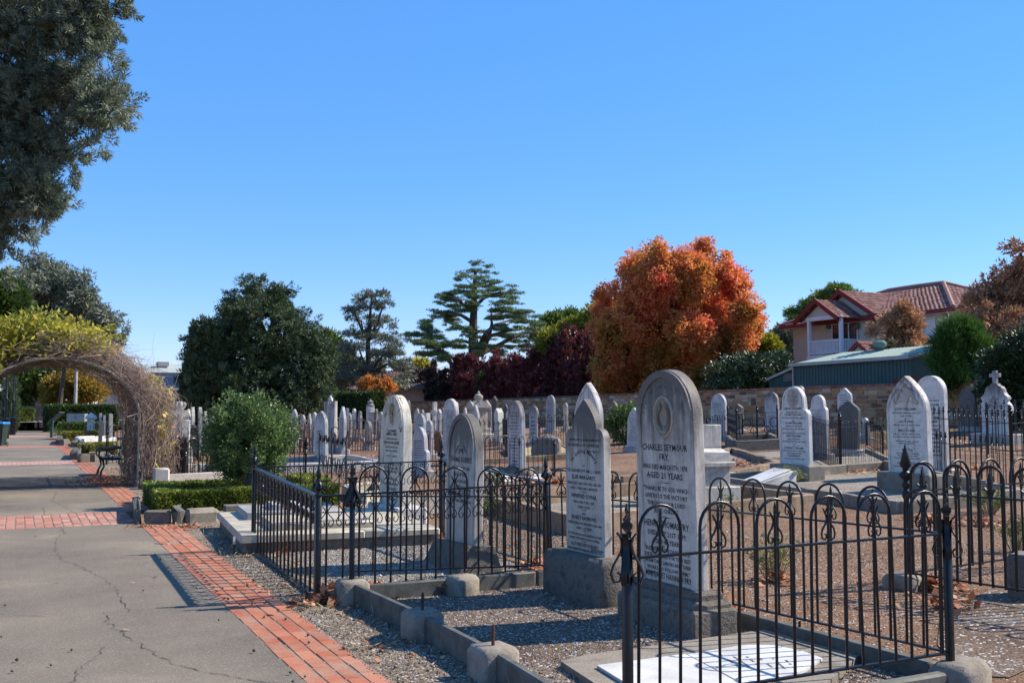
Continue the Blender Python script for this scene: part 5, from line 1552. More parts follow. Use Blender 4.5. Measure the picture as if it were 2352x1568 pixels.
fence('dense dark railing with scroll row behind the shouldered pointed stone', IRON2, [B(1318, 33.5), B(1478, 34.5), B(1480, 39)], 'bars', 1.2, .05, posts='spear', pitch=.19, r=.011, mid=.62, ps=.034, tip='fleur')
fence('thin railing along the wall side graves', RUST, [B(905, 52), B(1105, 52)], 'bars', .8, .05, posts='knob', pitch=.22, joined=True, r=.013, ps=.03)
fence('black hoop fence with urn posts between the vine arch and the round bush', IRON, [B(397, 23.4), B(427, 21.2), B(560, 22.4), B(530, 25.4)], 'hoop', .78, .05, posts='spear', pitch=.42, rise=.22, orn='fleur', r=.011, closed=True, ps=.028, ph=.02)
fence('hoop fence hidden partly by the urn pillar', IRON2, [B(372, 31), B(455, 32), B(440, 36)], 'hoop', .85, .05, posts='knob', pitch=.36, rise=.2, r=.012, ps=.03)
fence('short black hoop fence peeping out on the sunny side of the round bush', IRON, [B(640, 23.5), B(703, 24.1)], 'hoop', .72, .05, posts='spear', pitch=.36, rise=.2, r=.011, orn='fleur', ps=.03)
fence('hoop fence of the yellow hedged grave beyond the arch', IRON2, [B(196, 49), B(262, 50)], 'hoop', .8, .05, posts='knob', pitch=.45, rise=.25, r=.013, ps=.03)
fence('tall hoop fence beside the bench', IRON2, [B(246, 29.5), B(300, 30.2)], 'hoop', .95, .05, posts='knob', pitch=.36, rise=.2, r=.011, ps=.03)
# decorated grey fence: half sunbursts and bent straps
g0, g1, g2 = B(734, 25.2), B(796, 21.8), B(944, 22.8)
fg = Fence('blue grey fence of curled straps and half sunburst hoops beside the cracked cream stone', g0, GREYIRON)
for p in (g0, g0.lerp(g1, .5), g1, g1.lerp(g2, .5), g2): fg.post(p, 'ball', .98, .018)
for a, b in ((g0, g1), (g1, g2)):
    fg.rail(a, b, .80, .80); fg.rail(a, b, .12, .12)
    d = b - a; ang = math.atan2(d.y, d.x); n = max(3, round(d.length / .62)); L_ = d.length / n
    for i in range(n):
        def sunburst(mb):
            a_ = L_ * .46
            mb.tube([(a_ * math.cos(x), 0, .14 + a_ * 1.25 * math.sin(x)) for x in [PI * j / 14 for j in range(15)]], .012, 5)
            mb.tube([(a_ * .5 * math.cos(x), 0, .36 + a_ * .5 * math.sin(x)) for x in [2 * PI * j / 14 for j in range(15)]], .007, 5)
            for s in (-1, 1):
                mb.tube([(s * .02, 0, .14), (s * a_ * .4, 0, .3), (s * a_ * .7, 0, .52)], .007, 5)
        fg.part('sunburst_hoop', fg.mesh(('sunburst_hoop', round(L_, 2)), sunburst), a.lerp(b, (i + .5) / n), (0, 0, ang))
        def curl(mb):
            for s in (-1, 1):
                mb.tube([(s * x, 0, z) for x, z in ((.0, .99), (L_ * .12, .975), (L_ * .22, .92), (L_ * .34, .83), (L_ * .44, .85), (L_ * .44, .91), (L_ * .38, .92), (L_ * .35, .89))], 1.0, flat=(.024, .006, (0, 1, 0)))
        fg.part('curled_strap', fg.mesh(('curled_strap', round(L_, 2)), curl), a.lerp(b, (i + .5) / n), (0, 0, ang))
# ------------------------------------------------------------------ the cemetery wall: individual stones in mortar, brick coping
WALLSTONE = make_brick('wall_sandstone', [(.36, .18, .08), (.44, .26, .13), (.28, .13, .065), (.52, .40, .29), (.42, .18, .07), (.34, .23, .15), (.11, .065, .045), (.48, .30, .16)], .15)
MORT = two_tone('lime_mortar', (.36, .27, .18), (.46, .36, .26), 4, .95, 60, .4)
COPE = make_brick('coping_brick', [(.22, .07, .055), (.30, .10, .07), (.18, .06, .05)])
w0, w1 = Vector((35.2, 21.5, 0)), Vector((26.9, 79, 0))
wd = (w1 - w0); WL = wd.length; wang = math.atan2(wd.y, wd.x)
wall = thing('stone_wall', 'long random sandstone wall with a brick coping behind the graves', 'wall', w0, wang)
def wz(x): return gz(w0.x + wd.x * x / WL, 0)
def wtop(x): return 2.66 + (2.12 - 2.66) * min(1, max(0, (x - 6) / 48))
mb = MB()
n = 40
vs = []
for i in range(n + 1):
    x = WL * i / n
    vs += [(x, 0, wz(x) - .3), (x, 0, wtop(x)), (x, -.4, wtop(x)), (x, -.4, wz(x) - .3)]
fs = [(4 * i + j, 4 * i + 4 + j, 4 * i + 4 + (j + 1) % 4, 4 * i + (j + 1) % 4) for i in range(n) for j in range(4)] + [(0, 1, 2, 3), (4 * n, 4 * n + 3, 4 * n + 2, 4 * n + 1)]
mb.add(vs, fs)
mb.build('mortar_core', MORT, wall, smooth=0)
far = MB(); stones = []
r_ = random.Random(21)
x = 0
rows = 9
for k in range(rows):
    x = r_.uniform(0, .3)
    while x < WL - .4:
        L_ = r_.uniform(.2, .62)
        zb = wz(x) + (wtop(x) - wz(x)) * (k + .06) / rows; zt = wz(x) + (wtop(x) - wz(x)) * (k + .94) / rows
        if r_.random() < .06 and k < rows - 1: zt += (wtop(x) - wz(x)) / rows
        stones.append((x + .012, min(x + L_ - .012, WL), zb + r_.uniform(0, .02), zt - r_.uniform(0, .02), k))
        x += L_
def wall_depth(s):
    p = w0 + wd * ((s[0]) / WL); return abs(math.atan2(p.x, p.y) - R(58)) * 0 + p.length
vis = sorted([s for s in stones if 3 < s[0] < WL], key=lambda s: (s[4] < 3, s[0]))
for i, s in enumerate(vis):
    j = r_.uniform(.012, .04)
    q = MB(); q.box(s[0], s[1], -.01, j, s[2], s[3], b=0)
    q.v = [(xx + (r_.gauss(0, .012) if yy > 0 else 0), yy + (r_.gauss(0, .006) if yy > 0 else 0), zz + (r_.gauss(0, .012) if yy > 0 else 0)) for xx, yy, zz in q.v]
    if i < 300: q.build('stone', WALLSTONE, wall, smooth=0)
    else: far.add(q.v, q.f, r_.randrange(4))
tones = [two_tone('wall_stone_tone', (.36, .20, .10), (.44, .27, .15), 2), two_tone('wall_stone_tone', (.22, .12, .07), (.3, .17, .09), 2), two_tone('wall_stone_tone', (.46, .35, .25), (.52, .40, .29), 2), two_tone('wall_stone_tone', (.40, .19, .08), (.44, .23, .11), 2)]
tag(far.build('distant_stones', tones, wall, smooth=0), kind='stuff')
cop = brick_meshes(.10, .46, .11, COPE, 'coping_brick')
x = 0; i = 0; cf = MB()
while x < WL:
    if x < 32 and i < 300: ob('coping_brick', cop[r_.randrange(4)], wall, (x + .055, -.2, wtop(x) + .105), (0, 0, r_.gauss(0, .01)))
    else: cf.box(x, x + .104, -.44, .05, wtop(x) - .002, wtop(x) + .085 + r_.uniform(0, .02))
    x += .112; i += 1
tag(cf.build('distant_coping', SLATE, wall, smooth=0), kind='stuff')
# brick gate pier
p = B(872, 70)
t = thing('gate_pier', 'short brick pier with a cap at the end of the clipped hedge', 'pier', p, R(20))
hp = zat(872, 913, 70)
for k in range(int(hp / .085)):
    for (sx, sy, w_, d_) in ((0, -.22, .62, .10), (-.26, .05, .10, .44), (.26, .05, .10, .44)):
        pass
mb = MB(); mb.box(-.32, .32, -.32, .32, 0, hp, b=.01); mb.build('core', MORT, t)
br = MB()
for k in range(int(hp / .086)):
    for s in range(4):
        M = Matrix.Rotation(s * PI / 2, 4, 'Z')
        for j in range(3):
            xx = -.33 + .22 * j + (.055 if k % 2 else 0)
            br.box(xx + .004, xx + .212, -.335, -.3, k * .086 + .006, k * .086 + .08, M=M)
tag(br.build('bricks', BRICK, t, smooth=0), kind='stuff')
mb = MB(); mb.lathe([(.52, hp), (.52, hp + .08), (.1, hp + .26)], 4, (0, 0, 0)); mb.build('cap', CONC, t, smooth=10)

# ------------------------------------------------------------------ green shed beyond the wall
TEAL = two_tone('teal_steel', (.035, .085, .085), (.045, .10, .10), 2, .5, 40, 0)
PALEG = two_tone('pale_green_steel', (.33, .42, .35), (.38, .47, .40), 2, .75, 40, 0, spec=.15)
TRIM = two_tone('grey_trim', (.34, .33, .32), (.40, .39, .38), 2, .6, 40, 0)
s0, s1 = W(1825, 900, 51.5), W(2093, 900, 43.6)
s0.z = s1.z = 0
sx = (s1 - s0); SLn = sx.length; sang = math.atan2(sx.y, sx.x)
def local(p, o, ang):
    q = p - o
    return Vector((q.x * math.cos(ang) + q.y * math.sin(ang), -q.x * math.sin(ang) + q.y * math.cos(ang), q.z))
g0_ = 1.0
ze = 3.90
shed = thing('shed', 'long teal steel shed with a pale green roof behind the stone wall', 'shed', s0, sang)
def ribbed(mb, x0, x1, y, z0, z1f, step=.24):
    x = x0
    while x < x1 - .01:
        e = min(x + step, x1)
        zt0, zt1 = z1f(x), z1f(e)
        vs = [(x, y, z0), (x + step * .30, y, z0), (x + step * .36, y - .03, z0), (x + step * .42, y, z0), (e, y, z0)]
        vt = [(a_, b_, z1f(a_)) for a_, b_, _ in vs]
        mb.add(vs + vt, [(i, i + 1, 6 + i, 5 + i) for i in range(4)])
        x = e
mb = MB(); ribbed(mb, 0, SLn, 0, g0_ - .5, lambda x: ze); mb.build('front_cladding', TEAL, shed, smooth=0)
DEP = 6.0; zr = 4.5
mb = MB(); mb.add([(SLn, 0, .5), (SLn, DEP, .5), (SLn, DEP, ze), (SLn, DEP / 2, zr), (SLn, 0, ze)], [(0, 1, 2, 3, 4)]); mb.add([(0, 0, .5), (0, DEP, .5), (0, DEP, ze), (0, DEP / 2, zr), (0, 0, ze)], [(0, 1, 2, 3, 4)]); mb.add([(0, DEP, .5), (SLn, DEP, .5), (SLn, DEP, ze), (0, DEP, ze)], [(0, 1, 2, 3)]); mb.build('end_walls', TEAL, shed, smooth=0)
mb = MB()
x = -.1
while x < SLn + .1:
    e = x + .25
    for (y0, za, y1, zb_) in ((-.15, ze - .02, DEP / 2, zr + .03), (DEP + .15, ze - .02, DEP / 2, zr + .03)):
        mb.add([(x, y0, za), (x + .16, y0, za), (x + .205, y0, za + .04), (e, y0, za), (x, y1, zb_), (x + .16, y1, zb_), (x + .205, y1, zb_ + .04), (e, y1, zb_)], [(0, 1, 5, 4), (1, 2, 6, 5), (2, 3, 7, 6)])
    x = e
mb.build('roof', PALEG, shed, smooth=0)
mb = MB(); mb.box(-.15, SLn + .15, -.25, -.12, ze - .12, ze + .04); mb.build('gutter', TRIM, shed, smooth=0)
mb = MB()
mb.add([(SLn + .12, -.2, ze - .14), (SLn + .16, -.2, ze + .06), (SLn + .16, DEP / 2, zr + .1), (SLn + .12, DEP / 2, zr - .12)], [(0, 1, 2, 3)]); mb.box(-.04, .05, -.10, -.02, .5, ze - .1); mb.build('corner_trim', TRIM, shed, smooth=0)
# lean-to
lw = local(W(1737, 868, 53.5), s0, sang).x
zl0, zl1 = zat(1737, 869, 53.8), zat(1824, 841, 51.5)
mb = MB(); ribbed(mb, lw, -.05, .1, .5, lambda x: zl1 + (zl0 - zl1) * (x / lw) - .08, .13); mb.build('lean_to_cladding', TEAL, shed, smooth=0)
mb = MB(); mb.add([(lw - .1, -.05, zl0), (-.03, -.05, zl1), (-.03, 3.5, zl1), (lw - .1, 3.5, zl0), (lw - .1, -.05, zl0 - .13), (-.03, -.05, zl1 - .13)], [(0, 1, 2, 3), (4, 5, 1, 0)]); mb.build('lean_to_roof', TRIM, shed, smooth=0)
mb = MB(); mb.box(-1.0, -.12, .05, .12, zl1 - .75, zl1 - .35); mb.build('louvre_window', SLATE, shed, smooth=0)
for u, dd, lb in ((2039, 0, 'dome shaped green roof ventilator over the middle of the shed'), (2140, 0, 'dome shaped green roof ventilator at the end of the shed')):
    x = local(W(u if u < 2100 else 2142, 800, 47 if u < 2100 else 43.6), s0, sang).x
    x = {2039: local(W(1952, 800, 48.5), s0, sang).x, 2140: SLn - .4}[u]
    v = thing('roof_ventilator', lb, 'ventilator', s0 + Vector((math.cos(sang), math.sin(sang), 0)) * x + Vector((-math.sin(sang), math.cos(sang), 0)) * 2.5, 0, 'roof ventilators')
    v.location.z = 4.32; v.scale = (.62, .62, .66)
    mb = MB(); mb.lathe([(.33, 0), (.33, .42)], 14); mb.build('stack', PALEG if False else TEAL, v)
    mb = MB(); mb.lathe([(.34, .40), (.5, .5), (.54, .68), (.48, .84), (.28, .95), (.02, .98)], 16)
    for k in range(16):
        a = 2 * PI * k / 16
        mb.tube([(.35 * math.cos(a), .35 * math.sin(a), .42), (.55 * math.cos(a + .1), .55 * math.sin(a + .1), .66), (.3 * math.cos(a + .25), .3 * math.sin(a + .25), .95)], .018, 4)
    mb.build('vaned_dome', two_tone('vent_green', (.10, .19, .16), (.16, .26, .22), 3, .5, 40, 0), v)
block('red_board_screen', 'dark red timber panel just over the wall beside the shed', two_tone('red_boards', (.12, .035, .02), (.17, .05, .03), 6), B(2098, 42.8), 2.2, .08, 3.05 - 1.05, sang, .01, 'panel')

# ------------------------------------------------------------------ two storey house
WALLC = two_tone('beige_render', (.50, .515, .44), (.56, .575, .50), 1.2, .9, 90, .15, .003)
TILE = make_brick('terracotta_tile', [(.25, .085, .06), (.30, .11, .08), (.21, .085, .07), (.32, .14, .11), (.26, .10, .075)])
REDTR = two_tone('maroon_paint', (.17, .022, .022), (.21, .03, .03), 2, .5, 40, 0)
WPAINT = two_tone('white_paint', (.68, .69, .72), (.76, .77, .79), 2, .5, 40, 0)
m_, nt_, b_s = mat('window_glass'); b_s.inputs['Base Color'].default_value = (.03, .04, .05, 1); b_s.inputs['Roughness'].default_value = .06; b_s.inputs['Specular IOR Level'].default_value = .8
GLASS = m_
h0, h1 = W(1824, 900, 64), W(2192, 900, 53)
h0.z = h1.z = 0
hx = h1 - h0; HL = hx.length; hang = math.atan2(hx.y, hx.x)
house = thing('house', 'two storey beige house with red tile roofs and a white railed balcony', 'house', h0, hang)
def face(u, v, y=0.0):
    """house coordinates (along, height) of a photographed point on the plane y metres behind the facade"""
    o = h0 + Vector((-math.sin(hang), math.cos(hang), 0)) * y
    r, up = ray(u, v)
    dv = Vector((r * math.cos(YAW) + math.sin(YAW), -r * math.sin(YAW) + math.cos(YAW), up))
    nrm = Vector((-math.sin(hang), math.cos(hang), 0))
    k = nrm.dot(o) / nrm.dot(dv)
    p = dv * k + Vector((0, 0, EYE))
    q = local(Vector((p.x, p.y, 0)), h0, hang)
    return q.x, p.z
def cz_(zx, zy): return 1722.7 + .26758 * zx, 602.9 + .26758 * zy
def fz(zx, zy, y=0.0): return face(*cz_(zx, zy), y)
HE = fz(1480, 410)[1]
HD = 8.0
mb = MB(); mb.box(0, HL, 0, HD, .5, HE - .12); mb.build('walls', WALLC, house, smooth=0)
def tiles(mb, a, b, c, d, rows, cols=None):
    """courses of tiles on the quad a-b (eave) to d-c (ridge); each course lips over the one below"""
    a, b, c, d = map(Vector, (a, b, c, d))
    nrm = (b - a).cross(d - a).normalized()
    if nrm.z < 0: nrm = -nrm
    for r_i in range(rows):
        f0, f1 = r_i / rows, (r_i + 1) / rows
        p0, p1 = a.lerp(d, f0), b.lerp(c, f0)
        q0, q1 = a.lerp(d, f1), b.lerp(c, f1)
        wid = max((p1 - p0).length, (q1 - q0).length)
        k = max(1, int(wid / .30))
        for j in range(k):
            g0, g1 = j / k, (j + .96) / k
            gm = (g0 + g1) / 2
            A0, A1, Am = p0.lerp(p1, g0) + nrm * .02, p0.lerp(p1, g1) + nrm * .02, p0.lerp(p1, gm) + nrm * .075
            B0, B1, Bm = q0.lerp(q1, g0), q0.lerp(q1, g1), q0.lerp(q1, gm) + nrm * .04
            F0_, F1_, Fm = p0.lerp(p1, g0) - nrm * .01, p0.lerp(p1, g1) - nrm * .01, p0.lerp(p1, gm)
            mb.add([A0, Am, A1, B0, Bm, B1, F0_, Fm, F1_], [(0, 1, 4, 3), (1, 2, 5, 4), (6, 7, 1, 0), (7, 8, 2, 1)], rnd.randrange(3))
TILES3 = [two_tone('roof_tile_a', (.22, .095, .075), (.29, .135, .105), 3, .85, 30, 0), two_tone('roof_tile_b', (.17, .075, .06), (.23, .10, .082), 3, .85, 30, 0), two_tone('roof_tile_c', (.27, .14, .115), (.33, .185, .15), 3, .85, 30, 0)]
def roofpart(name, quads, rows):
    mb = MB()
    for q in quads: tiles(mb, *q, rows)
    return tag(mb.build(name, TILES3, house, smooth=0), kind='stuff')
# main hip roof
xr0, zr_ = fz(1195, 245, HD / 2); xr1, zr1 = fz(1660, 180, HD / 2)
zr_ = (zr_ + zr1) / 2
o = .55
e00, e10, e11, e01 = (-o, -o, HE - .1), (HL + o, -o, HE - .1), (HL + o, HD + o, HE - .1), (-o, HD + o, HE - .1)
ra, rb_ = (min(xr0, 4.5), HD / 2, zr_), (min(xr1, HL - 1.5), HD / 2, zr_)
roofpart('main_roof', [(e00, e10, rb_, ra), (e10, e11, rb_, rb_), (e11, e01, ra, rb_), (e01, e00, ra, ra)], 14)
mb = MB()
for a, b in ((ra, rb_), (rb_, e10), (rb_, e11), (ra, e00)): mb.tube([Vector(a) + Vector((0, 0, .05)), Vector(a).lerp(Vector(b), .5) + Vector((0, 0, .07)), Vector(b) + Vector((0, 0, .05))], .13, 6)
mb.build('ridge_tiles', TILES3[2], house)
mb = MB(); mb.box(-o - .05, HL + o + .05, -o - .12, -o, HE - .3, HE - .08); mb.box(HL + o, HL + o + .1, -o, HD + o, HE - .3, HE - .08); mb.box(-o - .1, -o, -o, HD + o, HE - .3, HE - .08); mb.build('fascia', REDTR, house, smooth=0)
mb = MB(); mb.box(-o, HL + o, -o, 0, HE - .3, HE - .26); mb.build('soffit', WPAINT, house, smooth=0)
# front gables
def gable(name, yfront, apex, left, right, yback, wall_z, wallm=WALLC, rows=9):
    ax, az = apex; lx, lz = left; rx, rz2 = right
    yb = yback
    A_, L_, R_ = (ax, yfront, az), (lx, yfront, lz), (rx, yfront, rz2)
    Ab, Lb, Rb = (ax, yb, az), (lx, yb, lz), (rx, yb, rz2)
    g = roofpart(name, [(R_, Rb, Ab, A_), (Lb, L_, A_, Ab)], rows)
    mb = MB()
    for P, Q in ((L_, A_), (R_, A_)):
        P, Q = Vector(P), Vector(Q)
        dn = Vector((0, 0, -.30))
        for yy in (-.05,):
            mb.add([P + Vector((0, yy, .05)), Q + Vector((0, yy, .08)), Q + Vector((0, yy, .08)) + dn, P + Vector((0, yy, .05)) + dn, P + Vector((0, .06, .05)), Q + Vector((0, .06, .08)), Q + Vector((0, .06, .08)) + dn, P + Vector((0, .06, .05)) + dn], [(0, 1, 2, 3), (3, 2, 6, 7), (0, 4, 5, 1), (4, 5, 6, 7)])
    mb.build('barge_boards', REDTR, house, smooth=0)
    mb = MB(); yy = yfront + .35
    k = (az - .25)
    mb.add([(lx + .3, yy, lz - .05), (rx - .3, yy, rz2 - .05), (ax, yy, k)], [(0, 1, 2)])
    if wall_z is not None: mb.box(lx + .5, rx - .5, yy + .003, yb, wall_z, min(lz, rz2) - .06)
    mb.build('gable_wall', wallm, house, smooth=0)
    return g
# second, larger gable
ax, az = fz(765, 240, -.6); rx, rzz = fz(1070, 440, -.6)
gable('gable_roof', -.6, (ax, az), (2 * ax - rx, rzz), (rx, rzz), HD / 2, .5)
mb = MB(); mb.box(rx - .55, rx + .05, -.62, .1, rzz - .35, rzz - .15); mb.build('eave_box', REDTR, house, smooth=0)
# balcony porch
PY = -2.0
ax2, az2 = fz(590, 320, PY); rx2, rz3 = fz(793, 470, PY); lx2 = 2 * ax2 - rx2
gable('porch_roof', PY - .3, (ax2, az2), (lx2, rz3), (rx2, rz3), .1, None, two_tone('cream_weatherboard', (.52, .47, .38), (.58, .53, .44), 2, .8, 40, 0), 8)
px0, _ = fz(505, 700, PY); px1, _ = fz(778, 700, PY)
_, zfl = fz(640, 792, PY); _, zrail = fz(640, 668, PY); _, zbeam = fz(640, 480, PY)
mb = MB(); mb.box(px0 - .15, px1 + .15, PY - .05, -.25, zfl - .3, zfl); mb.build('balcony_floor', WPAINT, house, smooth=0)
mb = MB(); mb.box(px0 - .12, px1 + .12, PY + .3, -.25, .5, zfl - .31); mb.build('lower_room', WALLC, house, smooth=0)
mb = MB(); mb.box(px0 - .12, px1 + .12, PY - .06, PY + .07, zbeam - .08, zbeam + .16); mb.build('beam', WPAINT, house, smooth=0)
for x in (px0, px1):
    mb = MB(); mb.box(x - .09, x + .09, PY - .04, PY + .14, zfl, zbeam - .08); mb.build('porch_post', WPAINT, house, smooth=0)
rail = MB(); rail.box(px0 + .09, px1 - .09, PY, PY + .08, zrail - .05, zrail + .03); rail.box(px0 + .09, px1 - .09, PY, PY + .08, zfl + .08, zfl + .15); rail.box(px1 - .04, px1 + .04, PY + .14, -.3, zrail - .05, zrail + .03); rail.box(px1 - .04, px1 + .04, PY + .14, -.3, zfl + .08, zfl + .15)
rl = rail.build('balcony_rail', WPAINT, house, smooth=0)
mb = MB(); mb.box(-.03, .03, -.02, .02, zfl + .15, zrail - .05); bme = mb.mesh('baluster', WPAINT, 0)
n = 22
for i in range(n): ob('baluster', bme, rl, (px0 + .1 + (px1 - px0 - .2) * (i + .5) / n, PY + .04, 0))
for i in range(12): ob('baluster', bme, rl, (px1, PY + .25 + (-.4 - PY - .25) * i / 11, 0), PI / 2)
def window(x0, x1, z0, z1, panes, y=-.05, fw=.07):
    mb = MB(); mb.box(x0 - fw, x1 + fw, y - .03, y + .02, z1, z1 + fw); mb.box(x0 - fw, x1 + fw, y - .03, y + .02, z0 - fw, z0)
    for i in range(panes + 1):
        x = x0 + (x1 - x0) * i / panes; mb.box(x - fw / 2, x + fw / 2, y - .03, y + .02, z0, z1)
    w = mb.build('window', WPAINT, house, smooth=0)
    for i in range(panes):
        q = MB(); q.box(x0 + (x1 - x0) * i / panes + fw / 2, x0 + (x1 - x0) * (i + 1) / panes - fw / 2, y - .005, y + .015, z0, z1); q.build('pane', GLASS, w, smooth=0)
    return w
yw = -.31
a_, zt_ = fz(705, 535, yw); b__, _ = fz(920, 535, yw)
window(a_, b__, zfl + .05, zt_, 3, yw)
a_, zt_ = fz(1515, 485, 0); b__, zb2 = fz(1595, 640, 0)
wn2 = window(a_, b__, zb2 - .9, zt_, 1, -.04)
mb = MB(); mb.box(a_ + .04, b__ - .04, -.062, -.05, zb2 - .1, zt_ - .02); mb.build('blind', WPAINT, wn2, smooth=0)
for zx in (683, 930):
    x, z = fz(zx, 545, yw)
    mb = MB(); mb.lathe([(.02, -.2), (.14, -.12), (.15, .1), (.05, .2)], 8, c=(x, yw - .12, z)); mb.build('wall_lamp', SLATE, house)
x, z = fz(1655, 400, -.1)
mb = MB(); mb.tube([(x, -.1, z), (x, -.1, z - .3), (x + .7, -.08, z - .6), (x + .75, -.08, .6)], .06, 6); mb.build('downpipe', TRIM, house)
# small lower gable peeping over the shed roof
p = W(1975, 810, 53); p.z = 0
lg = thing('house_annexe', 'low annexe gable with maroon barge boards showing over the shed roof', 'house', p, hang)
za = zat(1982, 783, 53)
mb = MB(); mb.add([(-1.2, 0, .5), (1.2, 0, .5), (1.2, 0, za - 1.0), (0, 0, za - .2), (-1.2, 0, za - 1.0)], [(0, 1, 2, 3, 4)]); mb.box(-1.2, 1.2, .02, 3, .5, za - 1.05); mb.build('wall', WALLC, lg, smooth=0)
mb = MB()
for s in (-1, 1): mb.add([(0, -.2, za), (s * 1.6, -.2, za - 1.2), (s * 1.6, -.2, za - 1.45), (0, -.2, za - .25)], [(0, 1, 2, 3)])
mb.build('barge_boards', REDTR, lg, smooth=0)
mb = MB()
for s in (-1, 1): tiles(mb, (s * 1.6, -.2, za - 1.2), (s * 1.6, 3, za - 1.2), (0, 3, za), (0, -.2, za), 6)
tag(mb.build('roof', TILES3, lg, smooth=0), kind='stuff')

# house with solar panels far beyond the arch side
p0, p1 = W(250, 900, 108), W(432, 900, 112); p0.z = p1.z = 0
d_ = p1 - p0; a1 = math.atan2(d_.y, d_.x); L1_ = d_.length
hb = thing('house', 'pale rendered house with dark solar panels on a grey green roof far beyond the arch', 'house', p0, a1)
zE, zM, zR = zat(390, 893, 110), zat(390, 866, 113), zat(395, 855, 114)
mb = MB(); mb.box(0, L1_ + 6, 0, 8, -1, zE); mb.build('walls', two_tone('pale_render', (.52, .46, .42), (.58, .52, .47), 1), hb, smooth=0)
RG = two_tone('pale_metal_roof', (.36, .40, .36), (.42, .46, .42), 1, .5, 30, 0)
mb = MB(); mb.box(-.5, L1_ + 6.5, -.6, -.45, zE - .1, zE + .12); mb.build('gutter', TRIM, hb, smooth=0)
mb = MB(); mb.add([(-.5, -.5, zE + .1), (L1_ + 6, -.5, zE + .1), (L1_ + 6, 4, zM + .6), (-.5, 4, zM + .6)], [(0, 1, 2, 3)]); mb.build('solar_panels', two_tone('solar_blue', (.012, .014, .028), (.016, .02, .04), 2, .25, 40, 0), hb, smooth=0)
mb = MB(); mb.add([(-2, 4, zM + .6), (L1_ + 4, 4, zM + .6), (L1_ + 4, 4.4, zM + 1.1), (-2, 4.4, zM + 1.1)], [(0, 1, 2, 3)]); xm = L1_ * .90; mb.add([(xm - 5, 4.3, zM + .8), (xm + 4, 4.3, zM + .8), (xm, 8, zR + 1.3), (xm - .2, 8, zR + 1.3)], [(0, 1, 2, 3)]); mb.add([(xm + 4, 4.3, zM + .8), (xm + 6, 12, zM + .8), (xm, 8, zR + 1.3)], [(0, 1, 2)]); mb.build('roof', RG, hb, smooth=0)
zc = zat(373, 831, 116)
xc = local(W(373, 850, 116), p0, a1)
mb = MB(); mb.box(xc.x - .45, xc.x + .45, 5, 6, zM, zc - .5, b=.01); mb.box(xc.x - .6, xc.x + .6, 4.85, 6.15, zc - .5, zc, b=.02); mb.build('chimney', two_tone('chimney_grey', (.36, .33, .31), (.42, .39, .37), 2), hb, smooth=0)
xw = local(W(382, 900, 109), p0, a1).x
w = MB(); w.box(xw - .9, xw + .9, -.08, -.02, zE - 3.1, zE - 2.0); w = w.build('window', WPAINT, hb, smooth=0)
for k in (-1, 1): q = MB(); q.box(xw + k * .42 - .36, xw + k * .42 + .36, -.10, -.082, zE - 3.0, zE - 2.1); q.build('pane', GLASS, w, smooth=0)
# brown tiled house behind the big cypress
p0 = W(770, 900, 84); p0.z = 0
hc = thing('house', 'low brick house with a brown tiled roof half hidden behind the big cypress', 'house', p0, R(-26))
zE2, zR2 = zat(830, 893, 84), zat(830, 852, 88)
mb = MB(); mb.box(-2, 9, 0, 7, -.5, zE2); mb.build('walls', two_tone('pink_brick', (.40, .24, .18), (.46, .29, .22), 3), hc, smooth=0)
mb = MB(); tiles(mb, (-2.5, -.6, zE2), (9.5, -.6, zE2), (7, 3.5, zR2), (0, 3.5, zR2), 10); tag(mb.build('roof', [two_tone('brown_tile', (.12, .075, .065), (.17, .11, .095), 3)] * 3, hc, smooth=0), kind='stuff')
xx = local(W(822, 910, 84), p0, R(-26)).x
w = MB(); w.box(xx - .5, xx + .5, -.08, -.02, zE2 - 1.6, zE2 - .4); w = w.build('window', WPAINT, hc, smooth=0)
q = MB(); q.box(xx - .4, xx + .4, -.1, -.082, zE2 - 1.5, zE2 - .5); q.build('pane', GLASS, w, smooth=0)

# far end of the path: road, fence, posts, cabinet, sign, bin, bench
flat_poly('road', two_tone('road_grey', (.20, .19, .18), (.26, .25, .24), 1, .9, 80, .2), [Vector((-40, 84, 0)), Vector((60, 84, 0)), Vector((60, 91, 0)), Vector((-40, 91, 0))], .006)
mb = MB(); mb.box(-40, 40, 91, 91.15, 0, .14); tag(mb.build('road_kerb', CONC, None), kind='structure')
t = thing('paling_fence', 'tall dark paling fence across the road at the end of the path', 'fence', (-14, 93, 0))
FD = two_tone('dark_palings', (.035, .032, .04), (.05, .047, .055), 3)
pal = MB(); pal.box(0, .145, 0, .03, 0, 1.9); pme = pal.mesh('paling', FD, 0)
for i in range(180): ob('paling', pme, t, (i * .155, rnd.uniform(0, .01), 0))
def bollard(u, v0, v1, lb):
    p = G(u, v1); h = zat(u, v0, depth(p))
    t = thing('bollard', lb, 'bollard', p, 0, 'bollards at the end of the path')
    mb = MB(); mb.lathe([(.13, 0), (.13, .08), (.10, .1), (.09, h * .72)], 10); mb.build('shaft', IRON, t)
    mb = MB(); mb.lathe([(.09, h * .72), (.13, h * .75), (.13, h * .8), (.08, h * .84), (.12, h * .9), (.10, h * .97), (.01, h)], 10); mb.build('cap', IRON, t)
bollard(59, 964, 988, 'black bollard nearer the clipped hedge end at the road')
bollard(88, 964, 987.5, 'black bollard in the middle of the path at the road')
